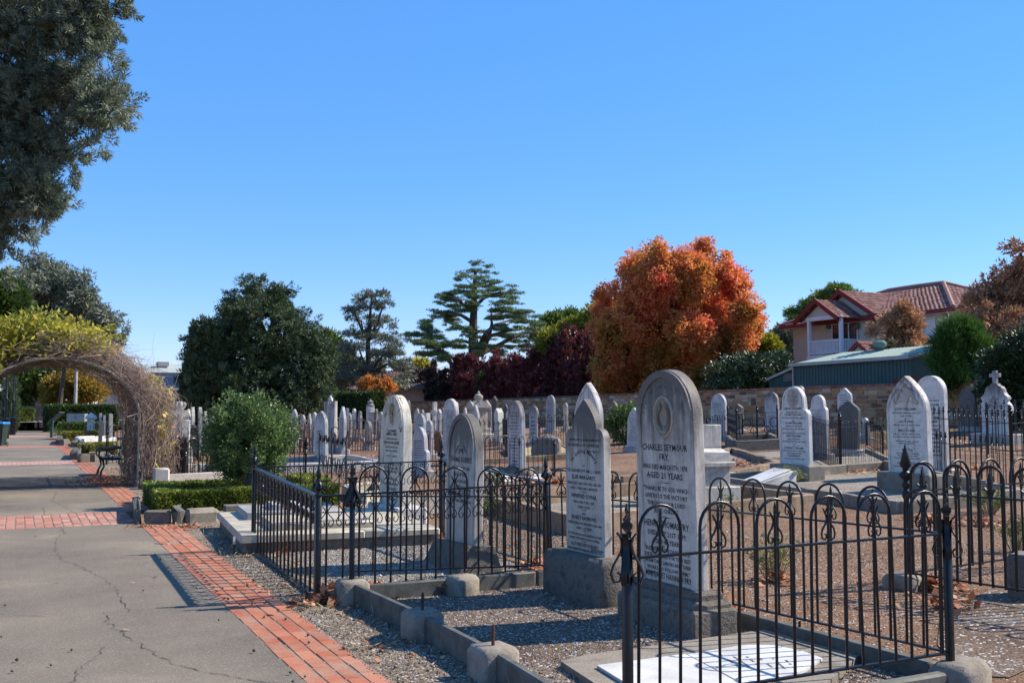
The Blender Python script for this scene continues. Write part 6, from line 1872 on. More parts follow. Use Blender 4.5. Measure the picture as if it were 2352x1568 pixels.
def lamp(u, d, h, lb):
    p = B(u, d)
    t = thing('lamp_post', lb, 'lamp post', p, 0, 'lamp posts by the path')
    mb = MB(); mb.lathe([(.20, 0), (.20, .5), (.26, .55), (.22, 1.0), (.25, 1.05), (.12, 1.15)], 10); mb.build('base', IRON, t)
    mb = MB(); mb.lathe([(.10, 1.12), (.075, h * .55), (.11, h * .56), (.11, h * .58), (.06, h * .6), (.055, h)], 10); mb.build('pole', IRON, t)
    mb = MB(); mb.lathe([(.08, h), (.14, h + .05), (.2, h + .5), (.24, h + .52), (.06, h + .75), (.01, h + .85)], 8); mb.build('lantern', IRON, t)
lamp(12, 56, 3.8, 'black lamp post behind the blue lidded bin')
lamp(28, 64, 3.8, 'black lamp post next to the clipped hedge end')
p = B(-4, 44)
t = thing('wheelie_bin', 'dark green wheeled bin with a bright blue lid at the path edge', 'bin', p, R(-20), None); t.scale = (.78, .78, .82)
BG = two_tone('bin_green', (.022, .04, .032), (.03, .05, .04), 3, .5, 40, 0)
mb = MB(); mb.add([(-.30, -.32, .06), (.30, -.32, .06), (.30, .32, .06), (-.30, .32, .06), (-.42, -.45, 1.18), (.42, -.45, 1.18), (.42, .42, 1.18), (-.42, .42, 1.18)], [(3, 2, 1, 0), (4, 5, 6, 7), (0, 1, 5, 4), (1, 2, 6, 5), (2, 3, 7, 6), (3, 0, 4, 7)]); mb.box(-.44, .44, -.47, .44, 1.1, 1.19); mb.build('body', BG, t, smooth=0)
mb = MB(); mb.box(-.46, .46, -.50, .46, 1.192, 1.29, b=.03); mb.tube([(-.4, .5, 1.25), (.4, .5, 1.25)], .03, 6); mb.build('lid', two_tone('lid_blue', (.03, .22, .62), (.04, .26, .68), 3, .4, 40, 0), t)
for s in (-1, 1):
    mb = MB(); mb.tube([(s * .36, .34, .13), (s * .42, .34, .13)], .13, 12); mb.build('wheel', SLATE, t)
p = B(118, 58)
t = thing('information_sign', 'green slanted information board on a leg beside the path', 'sign', p, R(-26))
SG = two_tone('sign_green', (.035, .085, .075), (.045, .10, .09), 3, .5, 40, 0)
mb = MB(); mb.box(-.06, .08, -.05, .05, 0, 1.0); mb.build('leg', SG, t, smooth=0)
mb = MB(); M = Matrix.Translation((.22, 0, 1.12)) @ Matrix.Rotation(-.75, 4, 'Y'); mb.box(-.48, .48, -.35, .35, -.03, .03, M=M); mb.build('board', SG, t, smooth=0)
p = B(176, 70)
t = thing('utility_cabinet', 'pale grey green double door cabinet against the dark hedge', 'cabinet', p, R(-26))
mb = MB(); mb.box(-.62, .62, -.25, .25, 0, zat(176, 949.5, 70)); mb.build('body', two_tone('cabinet_grey', (.22, .27, .26), (.26, .31, .30), 3, .5, 40, 0), t, smooth=0)
for k in (-1, 1): mb = MB(); mb.box(k * .3 - .27, k * .3 + .27, -.27, -.252, .75, zat(176, 949.5, 70) - .04); mb.box(k * .05 - .02, k * .05 + .02, -.3, -.272, 1.0, 1.1); mb.build('door', two_tone('cabinet_door', (.26, .31, .30), (.3, .35, .34), 3, .5, 40, 0), t, smooth=0)
p = B(171, 78)
t = thing('light_pole', 'slim pale pole rising beyond the hedge under the arch', 'pole', p)
mb = MB(); mb.tube([(0, 0, 0), (0, 0, 5.6)], [.14, .11], 8); mb.build('shaft', PALEBARK, t)
mb = MB(); mb.box(-.16, .16, -.16, .16, 0, .6); mb.build('base', CONC, t)
# bench
pf = G(232, 1094)
t = thing('bench', 'dark green cast iron bench facing the path at the arch', 'bench', pf, R(-90))
GI = make_iron('dark_green_iron', (.012, .026, .020), (.03, .03, .025), .35, .1)
BL = .95
for k, xo in enumerate((-BL, .0)):
    e = MB()
    e.tube([(xo, -.02, 0), (xo, .0, .12), (xo, .06, .24), (xo, .04, .36), (xo, .02, .42)], [.035, .025, .022, .026, .03], 6)
    e.tube([(xo, .62, 0), (xo, .56, .14), (xo, .48, .28), (xo, .46, .42), (xo, .50, .60), (xo, .58, .86)], [.035, .026, .024, .028, .024, .02], 6)
    e.tube([(xo, .02, .42), (xo, .25, .40), (xo, .46, .42)], .024, 6)
    e.tube([(xo, .02, .42), (xo, -.06, .50), (xo, -.05, .60), (xo, .02, .65), (xo, .2, .64), (xo, .38, .68), (xo, .52, .66)], [.02, .022, .026, .03, .026, .026, .02], 6)
    e.tube([(xo, .2, .41), (xo, .12, .5), (xo, .2, .58), (xo, .3, .5), (xo, .22, .45)], .014, 5)
    e.build('end_frame', GI, t)
for i in range(5):
    mb = MB(); mb.box(-BL - .06, .06, .03 + i * .09, .10 + i * .09, .425, .45, b=.006); mb.build('seat_slat', GI, t, smooth=20)
for i in range(3):
    M = Matrix.Translation((-BL / 2, .495 + i * .04, .58 + i * .12)) @ Matrix.Rotation(-.3, 4, 'X')
    mb = MB(); mb.box(-BL / 2 - .06, BL / 2 + .06, -.012, .012, -.045, .045, b=.005, M=M); mb.build('back_slat', GI, t, smooth=20)
# power lines over the far houses
for (u0, v0, u1, v1, d0, d1, lb) in ((60, 828, 470, 831, 120, 120, 'upper power line crossing above the solar panel house'), (60, 834, 470, 835, 120, 120, 'lower power line crossing above the solar panel house'), (770, 860, 1030, 838, 82, 90, 'power line sloping up past the cedars')):
    a, b = W(u0, v0, d0), W(u1, v1, d1)
    mb = MB(); mb.tube([a.lerp(b, i / 12) - a - Vector((0, 0, .8 * math.sin(PI * i / 12))) for i in range(13)], .028, 4); tag(mb.build('power_line', TRIM, None, a), lb, 'power line', 'power lines')
# ------------------------------------------------------------------ vegetation
CYP = leafmat('cypress_leaf', [(0, (.030, .051, .022)), (.5, (.062, .096, .041)), (.85, (.102, .143, .062)), (1, (.221, .157, .092))], .6, .12)
CYPN = leafmat('near_cypress_leaf', [(0, (.066, .086, .050)), (.5, (.165, .198, .127)), (.9, (.297, .330, .231)), (.97, (.352, .374, .264)), (1, (.418, .253, .143))], .6, .2)
CEDAR = leafmat('cedar_needles', [(0, (.065, .108, .046)), (.6, (.140, .205, .077)), (1, (.257, .320, .128))], .6, .15)
GUM = leafmat('gum_leaf', [(0, (.080, .095, .063)), (.6, (.158, .184, .124)), (1, (.292, .282, .214))], .5, .15)
MAPLE = leafmat('autumn_leaf', [(0, (.11, .13, .02)), (.2, (.27, .21, .035)), (.4, (.56, .22, .05)), (.66, (.72, .28, .10)), (.86, (.74, .18, .085)), (1, (.62, .08, .06))], .5, .5)
RUSSET = leafmat('russet_leaf', [(0, (.135, .074, .041)), (.5, (.351, .176, .088)), (.85, (.540, .297, .162)), (1, (.648, .432, .270))], .6, .25)
PURPLE = leafmat('purple_leaf', [(0, (.045, .02, .02)), (.5, (.13, .034, .036)), (.85, (.26, .06, .055)), (1, (.38, .17, .13))], .4, .28, .4)
DARKP = leafmat('dark_purple_leaf', [(0, (.016, .013, .016)), (.6, (.039, .026, .026)), (1, (.104, .065, .052))], .45, .1, .4)
GREEN = leafmat('green_leaf', [(0, (.045, .078, .021)), (.5, (.098, .165, .033)), (.85, (.180, .255, .053)), (1, (.330, .330, .075))], .45, .25)
BRIGHT = leafmat('feathery_green_leaf', [(0, (.030, .066, .014)), (.6, (.061, .137, .026)), (1, (.112, .193, .041))], .5, .3)
YELLOW = leafmat('yellow_leaf', [(0, (.120, .144, .018)), (.35, (.312, .300, .036)), (.7, (.552, .480, .060)), (.88, (.672, .528, .108)), (1, (.480, .204, .060))], .5, .35)
BUSHL = leafmat('bush_leaf', [(0, (.044, .075, .022)), (.5, (.106, .175, .053)), (.85, (.213, .312, .094)), (.985, (.350, .425, .138)), (1, (.625, .250, .088))], .42, .22, .3)
BOX = leafmat('box_leaf', [(0, (.05, .075, .012)), (.4, (.14, .19, .024)), (.75, (.30, .33, .05)), (1, (.58, .50, .15))], .4, .3, .4)
BOXY = leafmat('golden_box_leaf', [(0, (.07, .08, .012)), (.5, (.19, .19, .03)), (.85, (.38, .34, .06)), (1, (.5, .42, .12))], .4, .25, .4)
HEDGEL = leafmat('clipped_hedge_leaf', [(0, (.017, .034, .010)), (.5, (.042, .081, .020)), (.85, (.112, .196, .035)), (1, (.210, .280, .056))], .45, .2)
VARIEG = leafmat('glossy_shrub_leaf', [(0, (.017, .028, .013)), (.6, (.049, .084, .031)), (.88, (.112, .154, .063)), (.93, (.560, .588, .476)), (1, (.800, .800, .756))], .4, .1, .5)
WEED = leafmat('weed_leaf', [(0, (.10, .13, .03)), (.6, (.22, .24, .07)), (1, (.36, .34, .12))], .6, .25)

def ptree(name, label, u, lst, d, m, bark, tr, seed=3, spread=.35, z=None, limbs=10, group=None, pts=None, **kw):
    lobes = px_lobes(lst, d, spread, seed)
    base = B(u, d)
    return tree(name, label, 'tree', base, lobes, m, bark, tr, pts, limbs, group, **kw)

# the great cypress that overhangs the path
nl = [(250, 60, 60, 60), (200, 20, 90, 70), (275, -10, 50, 50), (120, 80, 120, 90), (235, 160, 62, 60), (285, 140, 22, 20), (180, 210, 100, 60), (262, 240, 60, 42), (300, 262, 26, 30), (60, 190, 100, 80), (225, 300, 68, 40), (270, 310, 24, 18), (130, 300, 100, 60), (160, 360, 70, 36), (210, 365, 34, 22), (40, 330, 90, 70), (90, 420, 75, 50), (130, 455, 34, 24), (20, 450, 70, 60), (60, 520, 48, 40), (85, 535, 20, 16), (15, 570, 48, 48), (35, 615, 24, 24), (-60, 250, 120, 180), (-60, 480, 90, 140), (-80, 40, 150, 160), (100, -120, 200, 110), (-200, 200, 160, 400), (-150, -250, 300, 160)]
nl = [(a - 40, b - 4, c, d_) for a, b, c, d_ in nl]
base = Vector((-4.6, 12.6, 0))
lob = px_lobes(nl, 13.6, .10, 9)
t = thing('cypress_tree', 'huge grey green cypress overhanging the path from one side', 'tree', base)
mb = MB(); mb.tube([(0, 0, 0), (.1, 0, 2), (.15, .1, 5), (.1, .2, 9)], [.5, .42, .33, .1], 9); mb.build('trunk', BARK, t)
lm = MB()
for c, r in lob[-5:]:
    c = Vector(c) - base; s0_ = Vector((.1, .1, max(1.5, c.z - .9)))
    lm.tube([s0_, s0_.lerp(c, .55) + Vector((0, 0, -.15)), c], [.08, .05, .015], 5)
tag(lm.build('limbs', BARK, t), kind='stuff')
lobes = [(tuple(Vector(c) - base), r) for c, r in lob]
def spray(lobes, clumps, per, cr, ln, wd, m, name, shell=.5):
    """flattened sprays: leaflets fan out from short twigs that point outward and droop a little"""
    wts = np.array([r[0] * r[2] for _, r in lobes]); wts /= wts.sum()
    idx = rng.choice(len(lobes), clumps, p=wts)
    u = unit(clumps)
    C_ = np.array([l[0] for l in lobes])[idx]; R_ = np.array([l[1] for l in lobes])[idx]
    cc = C_ + u * R_ * (1 - (1 - shell) * rng.random((clumps, 1)) ** 1.2)
    ax = u + np.array([0, 0, .25]) + unit(clumps) * .5
    ax /= np.linalg.norm(ax, axis=1, keepdims=True)
    ci = np.repeat(np.arange(clumps), per); n = len(ci)
    s = rng.random(n) - .25
    sz = (.55 + .9 * rng.random(clumps))[ci]
    lat = np.cross(ax[ci], unit(n)); lat /= np.linalg.norm(lat, axis=1, keepdims=True) + 1e-9
    P = cc[ci] + ax[ci] * (s * cr * 2 * sz)[:, None] + lat * (cr * .75 * rng.random(n) ** .7 * (1 - .7 * np.abs(s)) * sz)[:, None]
    Dv = ax[ci] * .9 + lat * .75 + unit(n) * .35
    tone = rng.random(clumps)[ci] * .5 + rng.random(n) * .45 + (rng.random(n) > .988) * .6
    return leaf_mesh(name, P, Dv, unit(n), ln * (.6 + .8 * rng.random(n)), wd * (.7 + .6 * rng.random(n)), tone, m, 3)
ob('crown', spray(sublobes(lobes[:26], 430, .15, .32, 1.1, 4, .40) + sublobes(lobes[26:], 110, .3, .5, 1, 5, .5), 5600, 92, .10, .060, .0155, CYPN, 'crown', .3), t)
cn = MB()
for i in range(60):
    c, r = lob[rnd.randrange(23)]
    u_ = Vector(unit(1)[0]); p = Vector(c) - base + Vector((u_.x * r[0], u_.y * r[1], u_.z * r[2])) * .98
    cn.lathe([(.002, -.02), (.016, -.012), (.019, .003), (.012, .016), (.002, .02)], 6, c=tuple(p))
tag(cn.build('cones', two_tone('cone_brown', (.16, .085, .05), (.28, .17, .11), 30), t), kind='stuff')

# big dark cypress in the middle distance
BIG = [(600, 672, 62, 36), (560, 700, 52, 34), (530, 725, 34, 30), (640, 700, 52, 42), (655, 668, 14, 12), (600, 740, 100, 60), (545, 770, 60, 50), (680, 765, 60, 50), (705, 800, 40, 50), (570, 820, 100, 70), (655, 840, 105, 75), (725, 860, 40, 60), (525, 790, 40, 36), (490, 850, 46, 90), (500, 775, 26, 18), (600, 900, 120, 65), (700, 915, 62, 50), (745, 893, 26, 16), (560, 930, 120, 40), (520, 745, 18, 22), (740, 800, 15, 30)]
t = ptree('cypress_tree', 'massive dark bushy cypress with a ragged top behind the round bush', 600, BIG, 58, CYP, BARK, .6, clumps=60, per=4)
BIGL = [(tuple(Vector(c) - Vector(t.location)), r) for c, r in px_lobes(BIG, 58, .35, 3)]
ob('crown_tufts', spray(sublobes(BIGL, 560, .3, .75, .7, 4, .55), 4000, 46, .22, .17, .05, CYP, 'crown_tufts', .3), t)
t = ptree('cypress_tree', 'dark columnar cypress at the side of the massive cypress', 460, [(466, 775, 20, 28), (455, 820, 24, 50), (452, 870, 27, 60), (447, 925, 26, 50), (480, 790, 20, 40), (485, 860, 24, 70)], 56, CYP, BARK, .3, seed=6, clumps=900, clump_r=.22, per=50, shell=.5, ln=.18, wd=.07, up=1.0, out=.7, sub=(160, .3, .55, 1.4, 2, .6))
# open conifer right of it
t = ptree('conifer_tree', 'open crowned grey green conifer with visible limbs beyond the clipped hedge', 845, [(850, 668, 18, 8), (862, 676, 24, 8), (828, 688, 34, 10), (880, 698, 28, 10), (850, 706, 34, 10), (812, 712, 26, 8), (890, 722, 24, 9), (830, 735, 36, 14), (875, 745, 36, 14), (805, 765, 28, 12), (850, 772, 50, 16), (895, 775, 26, 18), (825, 800, 48, 20), (885, 810, 44, 26), (915, 830, 30, 34), (800, 835, 40, 24), (850, 845, 50, 26), (930, 855, 20, 30), (790, 800, 20, 18), (870, 875, 70, 22), (800, 870, 40, 24)], 74, GUM, BARK, .35, seed=4, spread=.3, limbs=16, clumps=900, clump_r=.3, per=26, shell=.2, ln=.22, wd=.06, up=.1, out=.6, flat=.5, sub=(230, .25, .6, .35, 2, .2), pts=[B(845, 74), W(847, 860, 74), W(845, 780, 74), W(855, 672, 74)])
t = ptree('broadleaf_tree', 'dark bushy tree wedged between the massive cypress and the open conifer', 755, [(765, 800, 22, 30), (780, 830, 30, 28), (745, 790, 16, 26), (770, 860, 36, 30), (800, 850, 30, 20)], 78, GREEN, BARK, .3, seed=5, clumps=300, clump_r=.5, per=40, ln=.28, wd=.14)
# deodar cedar
cu = lambda zx: 918.7 + .21975 * zx
cvv = lambda zy: 574.2 + .21975 * zy
tiers = [(790, 205, 85, 14), (900, 235, 75, 13), (610, 300, 85, 12), (700, 265, 90, 16), (820, 290, 60, 12), (960, 322, 60, 10), (700, 385, 90, 15), (640, 425, 70, 13), (900, 365, 90, 14), (1010, 395, 90, 16), (500, 452, 140, 17), (420, 475, 70, 12), (760, 480, 130, 20), (1000, 470, 150, 22), (1170, 440, 75, 14), (1190, 490, 60, 14), (400, 550, 60, 12), (560, 520, 100, 14), (1100, 545, 130, 16), (480, 655, 160, 18), (360, 695, 70, 14), (680, 630, 130, 20), (560, 690, 120, 16), (1080, 620, 130, 20), (1250, 645, 140, 20), (1420, 690, 90, 16), (260, 745, 90, 12), (1000, 710, 150, 20), (1250, 745, 160, 22), (1450, 770, 90, 18), (600, 815, 70, 16), (740, 850, 100, 18), (1100, 825, 170, 22), (1380, 815, 130, 20), (880, 915, 110, 18), (1150, 895, 170, 24), (1400, 915, 100, 18), (850, 990, 100, 20), (1050, 1010, 180, 20), (1300, 1000, 110, 22), (650, 950, 70, 14), (620, 1010, 80, 18), (540, 770, 60, 10)]
dC = 95
pts = [B(cu(770), dC), W(cu(770), cvv(1100), dC), W(cu(765), cvv(800), dC), W(cu(778), cvv(450), dC), W(cu(788), cvv(200), dC)]
lob = px_lobes([(cu(a), cvv(b), c * .21975, d_ * .21975 * .6) for a, b, c, d_ in tiers], dC, .45, 12)
lob = [(c, (r[0], max(r[0] * .6, .8), r[2])) for c, r in lob]
rc = random.Random(6)
lob += [((c[0] + rc.uniform(-.4, .4) * r[0], c[1] + rc.uniform(-.4, .4) * r[1], c[2] + rc.choice([-1, 1]) * rc.uniform(.35, .7)), (r[0] * .55, r[1] * .55, r[2] * .6)) for c, r in lob for _ in (0, 1)]
t = tree('cedar_tree', 'wide spreading cedar with flat layered branches rising above the purple trees', 'tree', B(cu(770), dC), lob, CEDAR, BARK, .7, pts, 0, None, clumps=3400, clump_r=.22, per=24, shell=.1, ln=.20, wd=.045, up=-.04, out=.9, flat=.22, sub=(760, .3, .75, .09, 3, .15))
off = Vector(t.location); lm = MB()
for pth, r0 in (([(790, 1110), (880, 1010), (930, 900), (960, 780), (955, 600)], .35), ([(800, 1100), (840, 980), (900, 860), (1000, 780), (1150, 730)], .3), ([(765, 880), (640, 800), (540, 770)], .2), ([(765, 640), (690, 590), (600, 520), (470, 460)], .22), ([(770, 760), (640, 680), (480, 660), (300, 740)], .22), ([(775, 600), (880, 500), (1050, 440), (1180, 430)], .2), ([(820, 1090), (1000, 1010), (1200, 900), (1400, 820)], .28), ([(960, 700), (1100, 640), (1350, 680)], .18), ([(760, 980), (640, 950)], .16), ([(780, 400), (900, 330)], .1), ([(780, 380), (680, 300)], .1), ([(930, 900), (1100, 850), (1350, 820)], .2), ([(900, 1000), (1100, 1000), (1300, 1000)], .18)):
    rr = random.Random(len(pth) + pth[0][0])
    lm.tube([W(cu(a), cvv(b), dC + rr.uniform(-2, 2) * i) - off for i, (a, b) in enumerate(pth)], [r0 * (1 - .75 * i / (len(pth) - 1)) for i in range(len(pth))], 6)
tag(lm.build('limbs', BARK, t), kind='stuff')
lob = px_lobes([(cu(a), cvv(b), c * .21975, d_ * .24) for a, b, c, d_ in ((262, 770, 30, 30), (270, 820, 60, 20), (330, 850, 50, 14), (140, 880, 90, 12), (350, 905, 110, 15), (90, 945, 100, 11), (250, 960, 130, 18), (440, 1000, 120, 20), (560, 960, 60, 12), (260, 1085, 80, 12), (400, 1070, 110, 18), (470, 1130, 80, 24), (330, 1010, 100, 14))], 92, .3, 5)
lob = [(c, (r[0], max(r[0] * .7, .6), r[2])) for c, r in lob]
t = tree('cedar_tree', 'leaning young cedar trunk with flat tiers beside the wide cedar', 'tree', B(cu(560), 92), lob, CEDAR, BARK, .3, [B(cu(570), 92), W(cu(540), cvv(1190), 92), W(cu(450), cvv(1080), 92), W(cu(350), cvv(960), 92), W(cu(280), cvv(800), 92)], 6, None, clumps=700, clump_r=.26, per=28, shell=.1, ln=.22, wd=.05, up=.0, out=.9, flat=.3, sub=(110, .4, .85, .16, 3, .3))
# orange autumn tree
ou = lambda zx: 1320.7 + .25635 * zx
ov = lambda zy: 516.8 + .25635 * zy
ol = [(760, 250, 80, 90), (750, 170, 30, 40), (560, 330, 110, 90), (680, 230, 40, 50), (480, 430, 80, 120), (950, 330, 160, 100), (1150, 310, 90, 110), (1160, 210, 25, 40), (1340, 420, 90, 110), (1360, 310, 30, 40), (1440, 550, 100, 130), (1490, 450, 40, 50), (700, 480, 220, 160), (1000, 500, 250, 180), (1290, 620, 210, 180), (420, 620, 120, 110), (600, 700, 250, 180), (900, 750, 250, 200), (1240, 820, 250, 200), (1500, 750, 120, 130), (1590, 870, 90, 90), (300, 770, 110, 110), (400, 900, 210, 160), (700, 950, 250, 200), (1050, 1000, 280, 200), (1400, 1000, 190, 150), (1540, 1040, 90, 110), (250, 1000, 90, 120), (400, 1130, 220, 180), (750, 1200, 280, 180), (1080, 1190, 200, 120), (1290, 1180, 130, 70), (340, 1330, 170, 120), (600, 1380, 200, 130), (850, 1400, 200, 120), (1100, 1350, 130, 90), (240, 640, 26, 26), (380, 1480, 200, 90), (700, 1500, 250, 90), (1020, 1480, 180, 80), (1250, 1330, 120, 90), (900, 1300, 250, 120), (300, 1250, 150, 120)]
lob = px_lobes([(ou(a), ov(b), c * .236, d_ * .24) for a, b, c, d_ in ol], 62, .55, 14)
cC = np.array([l[0] for l in lob]).mean(0)
def maple_tone(P, tone):
    n1 = np.sin(P[:, 0] * 1.3 + 2) * np.sin(P[:, 1] * 1.1 + P[:, 2] * .9) * .2
    n2 = np.sin(P[:, 0] * 3.1 + P[:, 2] * 2.7) * .08
    zr = (P[:, 2] - 1.0) / 11.0
    red = np.exp(-((zr - .42) ** 2) / .03) * .10
    green = np.exp(-((zr - .25) ** 2) / .05) * .34 * (rng.random(len(P)) > .5)
    return .38 + .42 * tone + n1 + n2 + red - green
t = tree('autumn_tree', 'big round orange and red autumn tree behind the stone wall', 'tree', B(1560, 62), lob, MAPLE, BARK, .22, None, 8, None, clumps=6500, clump_r=.32, per=40, shell=.2, ln=.155, wd=.10, up=-.25, out=.5, tone_fn=maple_tone, sub=(1000, .35, .75, 1.0, 3, .45))
# green and yellow trees between cedar and orange tree
ptree('broadleaf_tree', 'yellow and green tree peering over the tall purple trees', 1330, [(1290, 772, 36, 20), (1330, 760, 40, 28), (1370, 742, 30, 34), (1260, 785, 22, 22), (1310, 790, 46, 30), (1350, 790, 40, 40), (1385, 700, 14, 20)], 72, YELLOW, BARK, .25, seed=2, clumps=420, clump_r=.5, per=36, ln=.26, wd=.13, tone_fn=lambda P, t_: .42 * t_)
ptree('broadleaf_tree', 'dark green rounded tree far behind the yellow and green one', 1290, [(1275, 745, 30, 20), (1310, 735, 30, 18), (1250, 765, 20, 20)], 100, GREEN, BARK, .3, seed=8, clumps=220, clump_r=.6, per=36, ln=.34, wd=.17)
ptree('broadleaf_tree', 'small golden tree glimpsed under the leaning young cedar', 968, [(965, 835, 16, 9), (975, 850, 20, 14)], 110, YELLOW, BARK, .2, seed=9, clumps=80, clump_r=.5, per=36, ln=.3, wd=.15)
# row of purple leaved trees behind the wall
prow = [(912, 845, 22, 72, 0), (940, 850, 24, 70, 0), (968, 846, 22, 74, 0), (996, 848, 24, 72, 0), (1024, 845, 24, 76, 1), (1052, 835, 24, 82, 1), (1080, 825, 24, 86, 2), (1108, 822, 24, 90, 2), (1136, 815, 24, 96, 2), (1164, 812, 24, 98, 2), (1192, 815, 24, 96, 2), (1218, 812, 22, 98, 2), (1246, 782, 24, 124, 3), (1272, 772, 24, 132, 3), (1300, 768, 24, 136, 3), (1328, 765, 24, 138, 3), (1354, 775, 22, 128, 3)]
for i, (u, v, ru, rv, k) in enumerate(prow):
    d = 88 - i * 1.35
    top = v + 4 + rnd.uniform(-12, 14)
    lst = [(u + rnd.uniform(-3, 3), top + (925 - top) * f, ru * (.35 + .8 * min(1, f * 1.8)) , (925 - top) * .16) for f in (.06, .22, .38, .55, .72, .9)]
    lb = ['almost black columnar tree counted from the brick pier', 'dusky brown columnar tree counted from the almost black ones', 'slim purple tree counted from the dusky brown ones', 'tall deep purple tree counted towards the orange tree'][k]
    ptree('purple_tree', f"{['first', 'second', 'third', 'fourth', 'first', 'second', 'first', 'second', 'third', 'fourth', 'fifth', 'sixth', 'first', 'second', 'third', 'fourth', 'fifth'][i]} {lb}", u, lst, d, DARKP if k < 2 and i < 5 else PURPLE, BARK, .12, seed=i, spread=.2, limbs=3, group='purple leaved trees behind the wall', clumps=240, clump_r=.24, per=32, shell=.3, ln=.19, wd=.10, up=.9, out=.3, sub=(50, .26, .48, 1.5, i, .3), tone_fn=(lambda P, t_: t_ * .8) if k in (1, 3) else None)
for u, lb in ((1108, 'narrow dark conifer among the purple trees, behind the urn monument'), (1205, 'narrow green conifer among the purple trees, before the tall deep purple ones')):
    ptree('conifer_tree', lb, u, [(u, 872, 6, 14), (u, 895, 10, 20), (u, 920, 11, 18)], 78, GREEN, BARK, .1, seed=3, limbs=2, clumps=120, clump_r=.3, per=40, ln=.18, wd=.08, up=.6)
ptree('orange_shrub', 'small bright orange shrub above the clipped hedge', 868, [(840, 885, 22, 12), (868, 880, 20, 14), (888, 885, 18, 16), (870, 900, 24, 10), (845, 872, 10, 8), (880, 868, 10, 6)], 68, MAPLE, BARK, .08, seed=2, clumps=170, clump_r=.18, per=30, ln=.15, wd=.09, tone_fn=lambda P, t_: .22 + .4 * t_, sub=(60, .15, .35, .8, 2, .3))
# right side trees
ptree('autumn_tree', 'russet brown autumn tree at the edge of the view beside the house', 2360, [(2345, 580, 22, 30), (2352, 620, 44, 40), (2310, 650, 50, 34), (2270, 668, 34, 26), (2340, 690, 60, 46), (2265, 710, 50, 36), (2300, 750, 66, 46), (2350, 770, 60, 60), (2290, 800, 52, 36), (2240, 690, 16, 20), (2420, 680, 90, 120)], 45, RUSSET, BARK, .3, seed=5, clumps=1300, clump_r=.24, per=32, shell=.3, ln=.16, wd=.085, up=-.1, sub=(300, .25, .55, 1, 3, .4), tone_fn=lambda P, t_: .18 + .75 * t_)
ptree('autumn_tree', 'small pale brown leaved tree in front of the house windows', 2075, [(2072, 708, 22, 20), (2050, 745, 26, 28), (2090, 740, 30, 30), (2075, 775, 44, 22), (2105, 775, 18, 16), (2050, 795, 50, 14), (2100, 798, 36, 12), (2003, 760, 10, 10)], 50, RUSSET, BARK, .12, seed=5, limbs=8, clumps=300, clump_r=.26, per=32, shell=.2, ln=.17, wd=.09, tone_fn=lambda P, t_: .35 + .65 * t_)
ptree('feathery_tree', 'soft bright green feathery tree beside the shed', 2200, [(2205, 755, 34, 24), (2175, 785, 32, 36), (2225, 790, 40, 40), (2165, 825, 28, 30), (2205, 835, 50, 44), (2255, 830, 36, 44), (2185, 875, 46, 26), (2240, 880, 46, 26)], 41.5, BRIGHT, BARK, .14, seed=7, limbs=8, clumps=520, clump_r=.34, per=60, shell=.25, ln=.22, wd=.035, up=.9, out=.8)
ptree('dark_shrub', 'tall dark evergreen shrub against the end of the wall', 2330, [(2300, 840, 40, 40), (2340, 870, 50, 60), (2290, 890, 34, 40), (2380, 830, 60, 90), (2320, 930, 50, 50)], 36.5, VARIEG, BARK, .14, seed=7, limbs=4, clumps=420, clump_r=.4, per=50, ln=.14, wd=.07, tone_fn=lambda P, t_: t_ * .7)
ptree('broadleaf_tree', 'thin crowned pale green tree behind the house roof', 1880, [(1925, 664, 26, 10), (1888, 680, 26, 12), (1865, 700, 22, 12), (1830, 718, 20, 12), (1850, 740, 24, 14), (1945, 680, 30, 16), (1820, 735, 14, 8)], 90, GREEN, BARK, .25, seed=3, clumps=260, clump_r=.6, per=30, shell=.2, ln=.30, wd=.12, flat=.5, tone_fn=lambda P, t_: .35 + .6 * t_)
ptree('broadleaf_tree', 'yellow green tree between the orange tree and the house', 1750, [(1745, 790, 24, 22), (1765, 800, 24, 26), (1740, 825, 30, 20), (1725, 760, 12, 16)], 66, YELLOW, BARK, .2, seed=3, clumps=200, clump_r=.4, per=36, ln=.24, wd=.12, tone_fn=lambda P, t_: .5 * t_)
ptree('broadleaf_tree', 'grey green tree beside the beige house corner', 1800, [(1795, 780, 24, 26), (1812, 800, 20, 34), (1790, 820, 34, 24)], 72, GUM, BARK, .2, seed=3, clumps=220, clump_r=.45, per=36, ln=.26, wd=.12)
ptree('glossy_shrub', 'dense dark shrub flecked with white in front of the lean to', 1740, [(1680, 860, 44, 34), (1730, 848, 54, 30), (1780, 845, 46, 26), (1670, 885, 50, 26), (1735, 885, 60, 30), (1800, 860, 30, 26), (1650, 895, 26, 20)], 55.5, VARIEG, BARK, .15, seed=7, limbs=3, spread=.25, clumps=900, clump_r=.26, per=36, ln=.15, wd=.085, sub=(160, .35, .7, .9, 3, .5))
